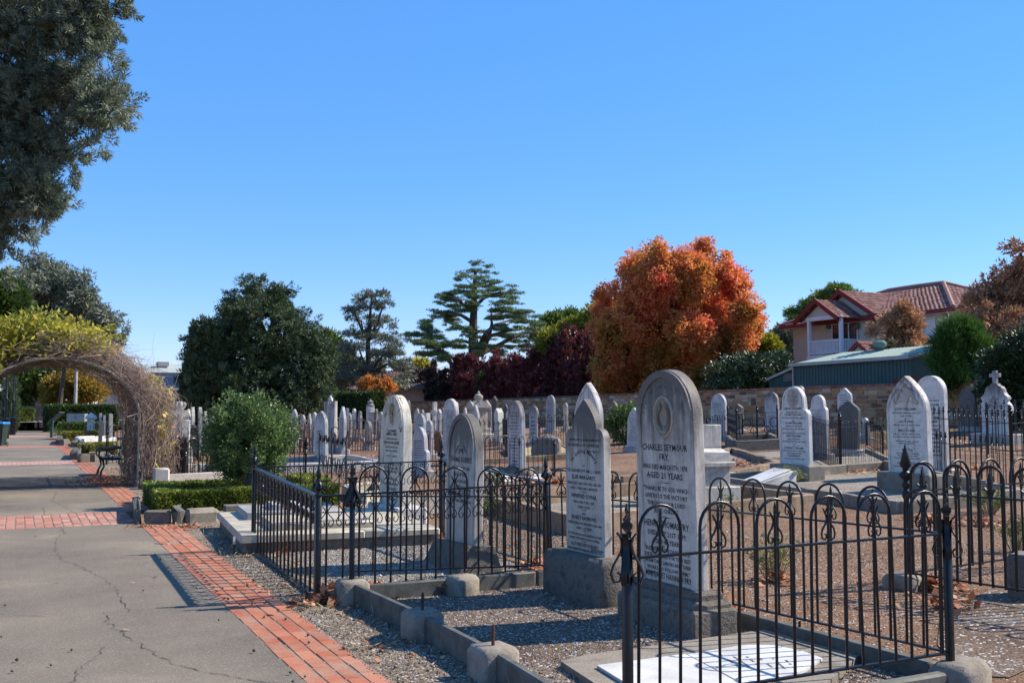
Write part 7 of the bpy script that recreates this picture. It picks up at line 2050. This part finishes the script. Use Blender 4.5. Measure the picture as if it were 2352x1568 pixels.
# gum tree and company at far left
ptree('gum_tree', 'tall grey green gum tree with pale limbs behind the vine arch', 130, [(70, 605, 40, 24), (110, 620, 40, 24), (140, 640, 34, 26), (178, 650, 26, 24), (60, 650, 50, 40), (120, 670, 60, 36), (170, 690, 50, 36), (210, 720, 44, 30), (245, 745, 36, 28), (255, 785, 20, 22), (200, 760, 50, 30), (140, 740, 60, 40), (80, 710, 50, 50), (225, 790, 26, 20), (110, 780, 60, 30)], 82, GUM, BARK, .2, seed=6, spread=.4, limbs=18, clumps=1500, clump_r=.36, per=32, shell=.3, ln=.30, wd=.09, up=-.3, out=.4, sub=(240, .5, 1.1, .7, 3, .4))
ptree('broadleaf_tree', 'dark leaved tree with reddish tips under the big overhanging cypress', -60, [(15, 670, 30, 24), (35, 690, 24, 26), (10, 710, 30, 30), (-30, 690, 60, 60)], 40, GREEN, BARK, .2, seed=6, clumps=260, clump_r=.34, per=40, ln=.2, wd=.12, tone_fn=lambda P, t_: t_ * .5)
ptree('autumn_tree', 'orange and green tree seen through the arch above the dark hedge', 165, [(140, 890, 36, 20), (180, 880, 44, 24), (210, 900, 40, 20), (150, 912, 50, 16), (120, 895, 20, 16)], 88, MAPLE, BARK, .15, seed=5, clumps=260, clump_r=.5, per=36, ln=.28, wd=.15, tone_fn=lambda P, t_: .02 + .36 * t_)
ptree('broadleaf_tree', 'shady green tree seen through the arch at the road', 70, [(60, 890, 40, 30), (90, 880, 36, 26), (40, 920, 40, 26), (80, 920, 40, 24), (110, 900, 20, 20), (100, 850, 40, 20), (40, 860, 40, 26), (150, 860, 50, 18), (220, 865, 50, 20)], 97, GREEN, PALEBARK, .3, seed=5, clumps=560, clump_r=.6, per=40, ln=.32, wd=.16, tone_fn=lambda P, t_: t_ * .75)
ptree('cypress_tree', 'narrow upright cypress behind the lamp posts at the path edge', 30, [(24, 900, 12, 30), (26, 940, 13, 34), (22, 972, 14, 24)], 70, CYP, BARK, .15, seed=6, limbs=1, clumps=160, clump_r=.3, per=40, ln=.22, wd=.07, up=1.1, tone_fn=lambda P, t_: .5 + .4 * t_)

# ------------------------------------------------------------------ hedges
def hedge(label, a, b, w, h, m, ln=.035, dens=900, group='clipped hedges', rough=.02, name='box_hedge', nn=None, tone_fn=None):
    a, b = Vector(a), Vector(b)
    d = b - a; L_ = d.length; ang = math.atan2(d.y, d.x)
    t = thing(name, label, 'hedge', a, ang, group)
    mb = MB(); mb.box(.06, L_ - .06, -w / 2 + .06, w / 2 - .06, 0, h - .06, b=.03); mb.build('branches', CORE, t, smooth=0)  # solid dark box added inside the leaf shell to block light
    areas = [L_ * w, L_ * h, L_ * h, w * h, w * h]; tot = sum(areas)
    n = int(min(nn or 60000, tot * dens))
    k = rng.choice(5, n, p=np.array(areas) / tot)
    r1, r2 = rng.random(n), rng.random(n)
    P = np.empty((n, 3)); Nn = np.empty((n, 3))
    for j in range(5):
        s = k == j
        if j == 0: P[s] = np.stack([r1[s] * L_, (r2[s] - .5) * w, np.full(s.sum(), h)], 1); Nn[s] = (0, 0, 1)
        elif j in (1, 2): sg = -1 if j == 1 else 1; P[s] = np.stack([r1[s] * L_, np.full(s.sum(), sg * w / 2), r2[s] * h], 1); Nn[s] = (0, sg, .1)
        else: xx = 0 if j == 3 else L_; P[s] = np.stack([np.full(s.sum(), xx), (r1[s] - .5) * w, r2[s] * h], 1); Nn[s] = (-1 if j == 3 else 1, 0, .1)
    wob = np.sin(P[:, 0] * 5.1 + P[:, 2] * 4) * np.sin(P[:, 1] * 6 + P[:, 0] * 2.3) * rough + np.sin(P[:, 0] * 17 + P[:, 2] * 13 + P[:, 1] * 15) * rough * .7
    P += Nn * (wob[:, None] - .05 * rng.random((n, 1)) ** 2 - .01)
    Dv = Nn * .8 + unit(n) * .8 + np.array([0, 0, .35])
    patch = .5 + .5 * np.sin(P[:, 0] * 3.3 + 1.7) * np.sin(P[:, 2] * 5 + P[:, 0] * 1.9)
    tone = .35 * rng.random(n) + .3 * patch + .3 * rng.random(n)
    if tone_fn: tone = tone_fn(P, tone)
    kk = .6 + .8 * rng.random(n)
    ob('foliage', leaf_mesh('foliage', P, Dv, unit(n), ln * kk, ln * .6 * kk, tone, m), t)
    return t
hX = Vector((.997, .06, 0)); H0 = G(358, 1180) + Vector((.0, .25, 0))
hedge('near side of the low box hedge, yellow green, behind the rough kerb stones', H0, H0 + hX * 2.95, .45, .33, BOX, .036, 6500, nn=42000)
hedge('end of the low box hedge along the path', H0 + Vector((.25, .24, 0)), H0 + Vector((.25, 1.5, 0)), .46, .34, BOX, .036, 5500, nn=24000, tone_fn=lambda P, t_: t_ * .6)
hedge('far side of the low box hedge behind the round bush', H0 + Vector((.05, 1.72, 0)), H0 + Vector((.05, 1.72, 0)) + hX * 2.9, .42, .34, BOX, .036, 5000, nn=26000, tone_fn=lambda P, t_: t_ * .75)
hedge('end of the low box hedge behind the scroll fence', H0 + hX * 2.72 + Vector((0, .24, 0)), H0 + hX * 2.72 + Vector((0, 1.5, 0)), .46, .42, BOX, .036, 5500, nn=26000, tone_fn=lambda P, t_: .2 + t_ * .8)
hedge('tall clipped hedge before the brown roofed house', B(758, 70), B(866, 66), 1.4, zat(810, 912, 68), HEDGEL, .11, 500, rough=.05, name='clipped_hedge')
hedge('long dark clipped hedge at the end of the path', B(106, 73), B(262, 76), 1.6, zat(180, 931, 74), HEDGEL, .11, 500, rough=.05, name='clipped_hedge')
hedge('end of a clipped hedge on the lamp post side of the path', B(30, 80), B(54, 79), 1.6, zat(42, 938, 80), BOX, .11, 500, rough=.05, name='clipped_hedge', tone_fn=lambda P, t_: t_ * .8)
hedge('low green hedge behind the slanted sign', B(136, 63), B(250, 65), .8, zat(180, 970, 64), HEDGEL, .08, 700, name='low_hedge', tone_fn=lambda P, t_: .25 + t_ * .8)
hedge('yellow hedge of the second grave beyond the arch', B(146, 51), B(250, 53), .6, .48, BOXY, .07, 900, name='golden_hedge')
hedge('yellow hedge behind the bench', B(194, 35.5), B(258, 36.5), .65, .42, BOXY, .055, 1500, name='golden_hedge')
hedge('dark clipped hedge below the solar panel house', B(360, 80), B(440, 84), 1.0, zat(400, 925, 82), HEDGEL, .11, 400, rough=.05, name='clipped_hedge')

# ------------------------------------------------------------------ the round bush
bb = B(556, 16.9)
lob = px_lobes([(570, 945, 82, 46), (520, 965, 54, 44), (625, 965, 56, 46), (570, 1000, 92, 60), (500, 1010, 34, 44), (640, 1010, 30, 44), (565, 1045, 74, 46), (530, 1065, 32, 34), (605, 1060, 38, 38), (570, 915, 56, 26)], 17.1, .5, 4)
lob = [((c[0], c[1], c[2] - .12), (r[0], r[1], r[2] * .92)) for c, r in lob]
t = tree('round_bush', 'round glossy small leaved bush clipped like a ball inside the box hedge', 'bush', bb, lob, BUSHL, BARK, .07, None, 8, None, clumps=1500, clump_r=.085, per=40, shell=.4, ln=.033, wd=.021, up=.1, out=.6, sub=(210, .10, .22, 1, 3, .45))
P = []; Dv = []
lm = MB()
for i in range(46):
    u, v = rnd.uniform(480, 650), 0
    c, r = lob[rnd.randrange(7)]
    a = Vector(c) - bb + Vector((rnd.uniform(-.8, .8) * r[0], rnd.uniform(-.8, .8) * r[1], r[2] * .75))
    ln_ = rnd.choice([.10, .14, .18, .3]) if c[2] > 1.2 else .10
    e = a + Vector((rnd.uniform(-.2, .2), rnd.uniform(-.2, .2), 1)) * ln_
    lm.tube([a, a.lerp(e, .5), e], [.004, .003, .0015], 3)
    for k in range(int(ln_ * 70)):
        f = rnd.random(); P.append(a.lerp(e, f)); Dv.append(Vector((rnd.gauss(0, 1), rnd.gauss(0, 1), .5)))
tag(lm.build('shoots', BARK, t), kind='stuff')
n = len(P); ob('shoot_foliage', leaf_mesh('shoot_foliage', np.array(P), np.array(Dv), unit(n), .035, .022, rng.random(n) * .5 + .4, BUSHL), t)
# low bush by the pale pointed stone
ptree('low_bush', 'low green bush behind the spiked fence and leaning gothic stone', 1442, [(1420, 962, 26, 20), (1445, 955, 30, 20), (1468, 958, 22, 18), (1440, 985, 50, 30)], 37.5, GREEN, BARK, .05, seed=3, limbs=2, clumps=160, clump_r=.2, per=44, ln=.10, wd=.05)
# weeds
def weed(label, p, r, h, n, m=WEED, name='weed_clump'):
    t = thing(name, label, 'weed', p, 0, 'wild plants among the graves')
    st = MB(); P = []; Dv = []
    for i in range(n):
        a = rnd.uniform(0, 6.28); q = rnd.random() ** .6 * r
        e = Vector((math.cos(a) * q, math.sin(a) * q, h * (1 - .5 * (q / r) ** 2) * rnd.uniform(.6, 1.05)))
        s = Vector((e.x * .25, e.y * .25, 0)); m1 = s.lerp(e, .5) + Vector((0, 0, h * .12))
        st.tube([s, m1, e], [.004, .003, .0015], 3)
        for k in range(14):
            f = .25 + .75 * rnd.random(); P.append(s.lerp(m1, f * 2) if f < .5 else m1.lerp(e, f * 2 - 1)); Dv.append(Vector((rnd.gauss(0, 1), rnd.gauss(0, 1), .7)))
    tag(st.build('stems', STRAWM, t, smooth=0), kind='stuff')
    n = len(P); ob('foliage', leaf_mesh('foliage', np.array(P), np.array(Dv), unit(n), .05, .016, rng.random(n), m), t)
weed('dry yellow green weed clump at the foot of the roundel stone', B(1806, 20.9), .45, .42, 90)
weed('spindly pale weed growing inside the hoop fence plot', B(1772, 9.6), .32, .5, 40)
weed('small green weed beside the stepped pedestal', B(1675, 15.2), .2, .4, 22, GREEN)
weed('bushy weed behind the fleur finial hoops', B(2265, 15.5), .4, .5, 60, GREEN)
weed('pale weed near the fleur finial hoop fence', B(2325, 11.5), .3, .45, 40)
weed('small bush of grass by the curved hoop fence', B(2040, 30), .5, .9, 60, GREEN)
weed('low plant in front of the white pebbles', B(1145, 21.2), .25, .3, 26, GREEN)
weed('green sprig behind the twisted leaf fence', B(1120, 15.3), .25, .4, 30, GREEN)
weed('lavender tuft behind the slanted sign', B(128, 60.5), .5, .6, 40, GREEN)

# ------------------------------------------------------------------ vine covered arch over the path
AX0, AX1, AY0, AY1, SP, RISE = -.9, 2.28, 22.4, 26.0, 1.42, 1.22
axc, axa = (AX0 + AX1) / 2, (AX1 - AX0) / 2
t = thing('trellis_arch', 'pale green steel hoop arch carrying the vine over the path', 'arch', (axc, AY0, 0))
SAGE = two_tone('sage_steel', (.36, .40, .30), (.46, .50, .39), 4, .5, 60, .1)
def arch_pt(f, e=0.0):
    """f runs 0..1 along the hoop from the far foot to the near foot, e metres outside it"""
    leg = SP; arc = PI * (axa + RISE) / 2; tot = 2 * leg + arc
    s = f * tot
    if s < leg: return Vector((-axa - e, 0, s))
    if s > leg + arc: return Vector((axa + e, 0, tot - s))
    a = PI - PI * (s - leg) / arc
    return Vector(((axa + e) * math.cos(a), 0, SP + (RISE + e) * math.sin(a)))
hoopm = MB(); hoopm.tube([arch_pt(i / 36) for i in range(37)], .028, 8); hm = hoopm.mesh('hoop', SAGE)
for yy in (0, 1.2, 2.4, 3.6): ob('hoop', hm, t, (0, yy, 0))
for f in (.06, .2, .33, .5, .67, .8, .94):
    q = arch_pt(f); mb = MB(); mb.tube([q + Vector((0, -.05, 0)), q + Vector((0, 3.65, 0))], .016, 6); mb.build('lattice_rod', SAGE, t)
v = thing('climbing_vine', 'vine with bare grey twigs and golden leaves over the steel arch', 'vine', (axc, AY0, 0))
tw = MB()
rv = random.Random(3)
for i in range(7600):
    f = rv.random() ** .8 if rv.random() < .75 else rv.random()
    f = min(.995, max(.02, f)) if rv.random() < .3 else rv.uniform(.40, .995)
    side = f > .72
    e0 = .03 + rv.random() ** 1.2 * (.70 if side else .48)
    if i > 4600: e0 = rv.uniform(.02, .16)
    yy = rv.uniform(.04, 3.7)
    if rv.random() < .35: yy = rv.uniform(.04, .5)
    L_ = rv.uniform(.03, .11)
    p0 = arch_pt(f, e0); p2 = arch_pt(min(.998, f + L_ * rv.choice([-1, 1, 1])), max(0, e0 + rv.gauss(0, .2)))
    p0.y = yy; p2.y = yy + rv.gauss(0, .5)
    p1 = p0.lerp(p2, .5) + Vector((rv.gauss(0, .11), rv.gauss(0, .11), rv.gauss(0, .10)))
    r0 = rv.choice([.003, .0035, .004, .005, .006, .009])
    tw.tube([p0, p1, p2], [r0, r0 * .8, r0 * .5], 3, cap=False)
for i in range(140):
    f = rv.uniform(.45, .95); e0 = .45; yy = rv.uniform(-.1, 3.6)
    p0 = arch_pt(f, e0 * .6); p0.y = yy
    up = arch_pt(f, 1.3) - arch_pt(f, .3); up.normalize()
    d_ = (up * .7 + Vector((rv.gauss(0, .4), rv.gauss(0, .4), rv.uniform(-.1, .6))))
    p1 = p0 + d_ * .3; p2 = p1 + d_ * rv.uniform(.1, .35) + Vector((0, 0, -.08))
    tw.tube([p0, p1, p2], [.005, .004, .002], 3, cap=False)
tag(tw.build('twigs', TWIG, v, smooth=180), kind='stuff')
for i in range(9):
    yy = .1 + .42 * i + rv.uniform(-.1, .1); f1 = rv.uniform(.35, .55); mb = MB()
    pts = []
    for k in range(14):
        f = .995 - (.995 - f1) * k / 13
        q = arch_pt(f, .06 + .05 * math.sin(k * 1.3 + i)); q.y = yy + .15 * math.sin(k * .7 + i * 2); q.x += rv.gauss(0, .02); pts.append(q)
    mb.tube(pts, [.05 - .035 * k / 13 for k in range(14)], 6); mb.build('stem', TWIG, v)
P, Dv, tn = [], [], []
for i in range(46000):
    f = rv.uniform(-.0, .66) if rv.random() < .95 else rv.uniform(.68, .97)
    e0 = rv.uniform(.14, 1.0 - 1.2 * max(0, f - .36))
    if f > .68: e0 = rv.uniform(.35, .65)
    bul = .16 * math.sin(f * 23) * math.sin(i % 40 * .16)
    q = arch_pt(max(0, f), e0 + bul); q.y = rv.uniform(-.35, 3.9)
    thin = (f - .40) / .22
    if rv.random() < thin and f < .7: continue
    if f > .68 and (math.sin(f * 60) * math.sin(q.y * 3) < .1): continue
    P.append(q); Dv.append(Vector((rv.gauss(0, .6), rv.gauss(-.1, .6), rv.gauss(-.1, .55))) + (arch_pt(max(0, f), 1) - arch_pt(max(0, f), 0)) * .35)
    base_t = rv.random() * .55 + .12 + .25 * math.sin(q.x * 3 + q.y) * .5
    if f > .6: base_t += .35
    tn.append(base_t + (.5 if rv.random() < .05 else 0))
n = len(P)
ob('leaves', leaf_mesh('leaves', np.array(P), np.array(Dv), unit(n), .15 * (.6 + .7 * rng.random(n)), .062 * (.7 + .6 * rng.random(n)), np.array(tn), YELLOW), v)
v['kind'] = 'thing'

# ------------------------------------------------------------------ litter: leaves, pebbles, cones, straw
def inside(p, poly):
    c = False; n = len(poly); j = n - 1
    for i in range(n):
        if (poly[i][1] > p[1]) != (poly[j][1] > p[1]) and p[0] < (poly[j][0] - poly[i][0]) * (p[1] - poly[i][1]) / (poly[j][1] - poly[i][1]) + poly[i][0]: c = not c
        j = i
    return c
def pebbles(name, label, m, poly, n, s0, s1, z=.008):
    xs_, ys_ = [p[0] for p in poly], [p[1] for p in poly]
    vs = []; fs = []; r_ = random.Random(n)
    k = 0; tries = 0
    base = [(1, 0, 0), (0, 1, 0), (-1, 0, 0), (0, -1, 0), (0, 0, .7)]
    while k < n and tries < n * 5:
        tries += 1
        x, y = r_.uniform(min(xs_), max(xs_)), r_.uniform(min(ys_), max(ys_))
        if not inside((x, y), poly): continue
        s = r_.uniform(s0, s1) * (1.8 if r_.random() < .06 else 1); a = r_.uniform(0, 6.28); ca, sa = math.cos(a) * s, math.sin(a) * s * r_.uniform(.6, 1)
        o_ = len(vs); g = gz(x, y) + z
        tx, ty = r_.gauss(0, .25) * s, r_.gauss(0, .25) * s
        vs += [(x + ca, y + sa, g + tx), (x - sa, y + ca, g + ty), (x - ca, y - sa, g - tx), (x + sa, y - ca, g - ty), (x + tx, y + ty, g + s * .7)]
        fs += [(o_, o_ + 1, o_ + 4), (o_ + 1, o_ + 2, o_ + 4), (o_ + 2, o_ + 3, o_ + 4), (o_ + 3, o_, o_ + 4)]
        k += 1
    me = bpy.data.meshes.new(name); me.from_pydata(vs, [], fs)
    me.materials.append(m)
    a = me.attributes.new('tone', 'FLOAT', 'FACE')
    tt = np.repeat(rng.random(k), 4).astype(np.float32); a.data.foreach_set('value', tt)
    o = ob(name, me); tag(o, label, 'gravel', None, 'stuff'); return o
PEB = leafmat('pebble', [(0, (.075, .055, .042)), (.5, (.165, .13, .105)), (.85, (.26, .225, .19)), (1, (.48, .45, .42))], .8, 0)
PEBG = leafmat('grey_pebble', [(0, (.13, .11, .085)), (.5, (.24, .21, .18)), (.85, (.34, .31, .275)), (1, (.55, .52, .48))], .8, 0)
pebbles('gravel', 'loose pebbles in the open plot', PEB, PLOT_POLY, 20000, .005, .012)
pebbles('gravel', 'loose grey chippings inside the scroll fence', PEBG, [RA, RD, RC, RB], 16000, .006, .013)
pebbles('gravel', 'scattered grit on the verge by the bricks', PEB, [Vector((1.98, 3.2)), Vector((2.75, 3.2)), Vector((2.75, 13)), Vector((1.98, 13))], 9000, .004, .011)
pebbles('gravel', 'scattered pebbles on the bare ground behind the hoop fence', PEB, [B(1400, 9.3), B(2200, 6), B(2420, 6.5), B(2420, 12), B(1400, 14)], 6000, .005, .012, .002)
pebbles('gravel', 'scattered grit on the bare ground behind the scroll fence', PEB, [B(1000, 12.5), B(1330, 10), B(1300, 13), B(1090, 16)], 5000, .006, .014, .004)
def litter(name, label, spots, m, ln, wd, lift=.03, kind='stuff', cat='leaf litter'):
    P, Dv = [], []; r_ = random.Random(len(spots))
    for (p, rad, n) in spots:
        for i in range(n):
            a, q = r_.uniform(0, 6.28), abs(r_.gauss(0, .5)) * rad
            x, y = p.x + math.cos(a) * q, p.y + math.sin(a) * q
            P.append((x, y, gz(x, y) + .012 + lift * r_.random() * max(0, 1 - q / rad)))
            Dv.append((r_.gauss(0, 1), r_.gauss(0, 1), r_.gauss(.15, .35)))
    n = len(P); Nn = unit(n) * .6 + np.array([0, 0, 1.0])
    me = leaf_mesh(name, np.array(P), np.array(Dv), Nn, ln * (.5 + .9 * rng.random(n)), wd * (.6 + .8 * rng.random(n)), rng.random(n), m)
    return tag(ob(name, me), label, cat, None, kind)
sp = [(RA + Vector((.25, .1, 0)), .38, 170), (RA + Vector((.0, -.15, 0)), .35, 90), (RA.lerp(RD, .2), .3, 60)]
sp += [(RB.lerp(RC, f) + Vector((.05, -.12, 0)), .32, 130) for f in (.1, .3, .45, .6, .75, .9)] + [(RB.lerp(RC, f) + Vector((0, -.1, 0)), .22, 80) for f in (.5, .62, .72, .84, .94)]
sp += [(RD + Vector((-.1, -.05, 0)), .25, 120), (RC.lerp(RD, .9), .3, 60), (D.lerp(Cc, .2) + Vector((0, .2, 0)), .3, 60), (Cc.lerp(D, .4), .15, 30)]
sp += [(B(1672, 7.9), .14, 45), (B(1775, 9.5), .3, 60), (E0 + Vector((.2, -.1, 0)), .42, 260), (B(2150, 8.3), .4, 70), (B(1900, 5.35), .4, 60), (B(1960, 5.5), .25, 50)]
sp += [(B(1460, 22), .7, 120), (B(1640, 27), 1.2, 200), (B(1700, 26), 1.0, 120), (B(2250, 14), .8, 180), (B(2140, 14.5), .4, 90), (B(1200, 23), .6, 120), (B(1275, 22), .5, 140), (B(2250, 22.5), 1.2, 150), (B(1470, 34), .8, 120), (B(790, 34), 1.2, 200), (B(1960, 23), 1, 120), (B(560, 25), 1, 120)]
litter('fallen_leaves', 'brown and red leaves drifted along the fences and kerbs', sp, DEADLEAF, .095, .062, .09)
sp2 = [(Vector((rnd.uniform(2.0, 2.7), rnd.uniform(4.5, 12.5), 0)), .3, 9) for _ in range(26)] + [(Vector((rnd.uniform(-1.6, 1.9), rnd.uniform(5, 20), 0)), .4, 1) for _ in range(26)] + [(k, .35, 12) for k in (k1, k2, k3)] + [(B(430, 13.85), .6, 220), (B(330, 13.9), .25, 50), (B(560, 12), .3, 40)] + [(B(rnd.uniform(215, 330), rnd.uniform(21.5, 27)), .9, 70) for _ in range(16)]
litter('fallen_leaves', 'small dry leaves scattered over the verge, bricks and arch foot', sp2, DEADLEAF, .05, .03, .015)
st = []
for (p, rad, n) in [(Vector((rnd.uniform(2.05, 2.7), rnd.uniform(5, 12), 0)), .16, 16) for _ in range(24)] + [(G(740, 1405), .25, 60), (RA + Vector((.1, -.1, 0)), .25, 60), (B(1690, 7.9), .1, 20), (B(1480, 5.6), .12, 16), (B(1700, 16), .6, 60), (G(500, 1235), .25, 60), (G(335, 1210), .18, 40)]: st.append((p, rad, n))
litter('straw', 'dry grass stalks lying on the verge and under the fences', st, STRAWM, .13, .006, .03)
mb = MB(); r_ = random.Random(5)
for i in range(90):
    p = Vector((r_.uniform(1.4, 2.75), r_.uniform(4.4, 9.6), .012)) if i < 70 else Vector((r_.uniform(-1, 1.5), r_.uniform(5, 12), .012))
    s = r_.uniform(.007, .012); mb.lathe([(s * .4, 0), (s, s * .6), (s * .9, s * 1.2), (s * .2, s * 1.7)], 6, c=tuple(p))
tag(mb.build('cone_debris', BARK, None), 'tiny dark cypress cones fallen on the bricks and verge', 'cones', None, 'stuff')
for lb, px in (('thin dry twig lying on the asphalt path', [(355, 1247), (385, 1250), (412, 1243)]), ('forked dry twig beside the first on the path', [(372, 1252), (390, 1246), (405, 1241)]), ('bleached twig on the path nearer the bricks', [(462, 1292), (480, 1293), (497, 1291)])):
    pts = [G(u, v_, .012) for u, v_ in px]
    mb = MB(); mb.tube([p - pts[0] for p in pts], [.004, .005, .003], 5); tag(mb.build('twig', TWIG, None, pts[0]), lb, 'twig')
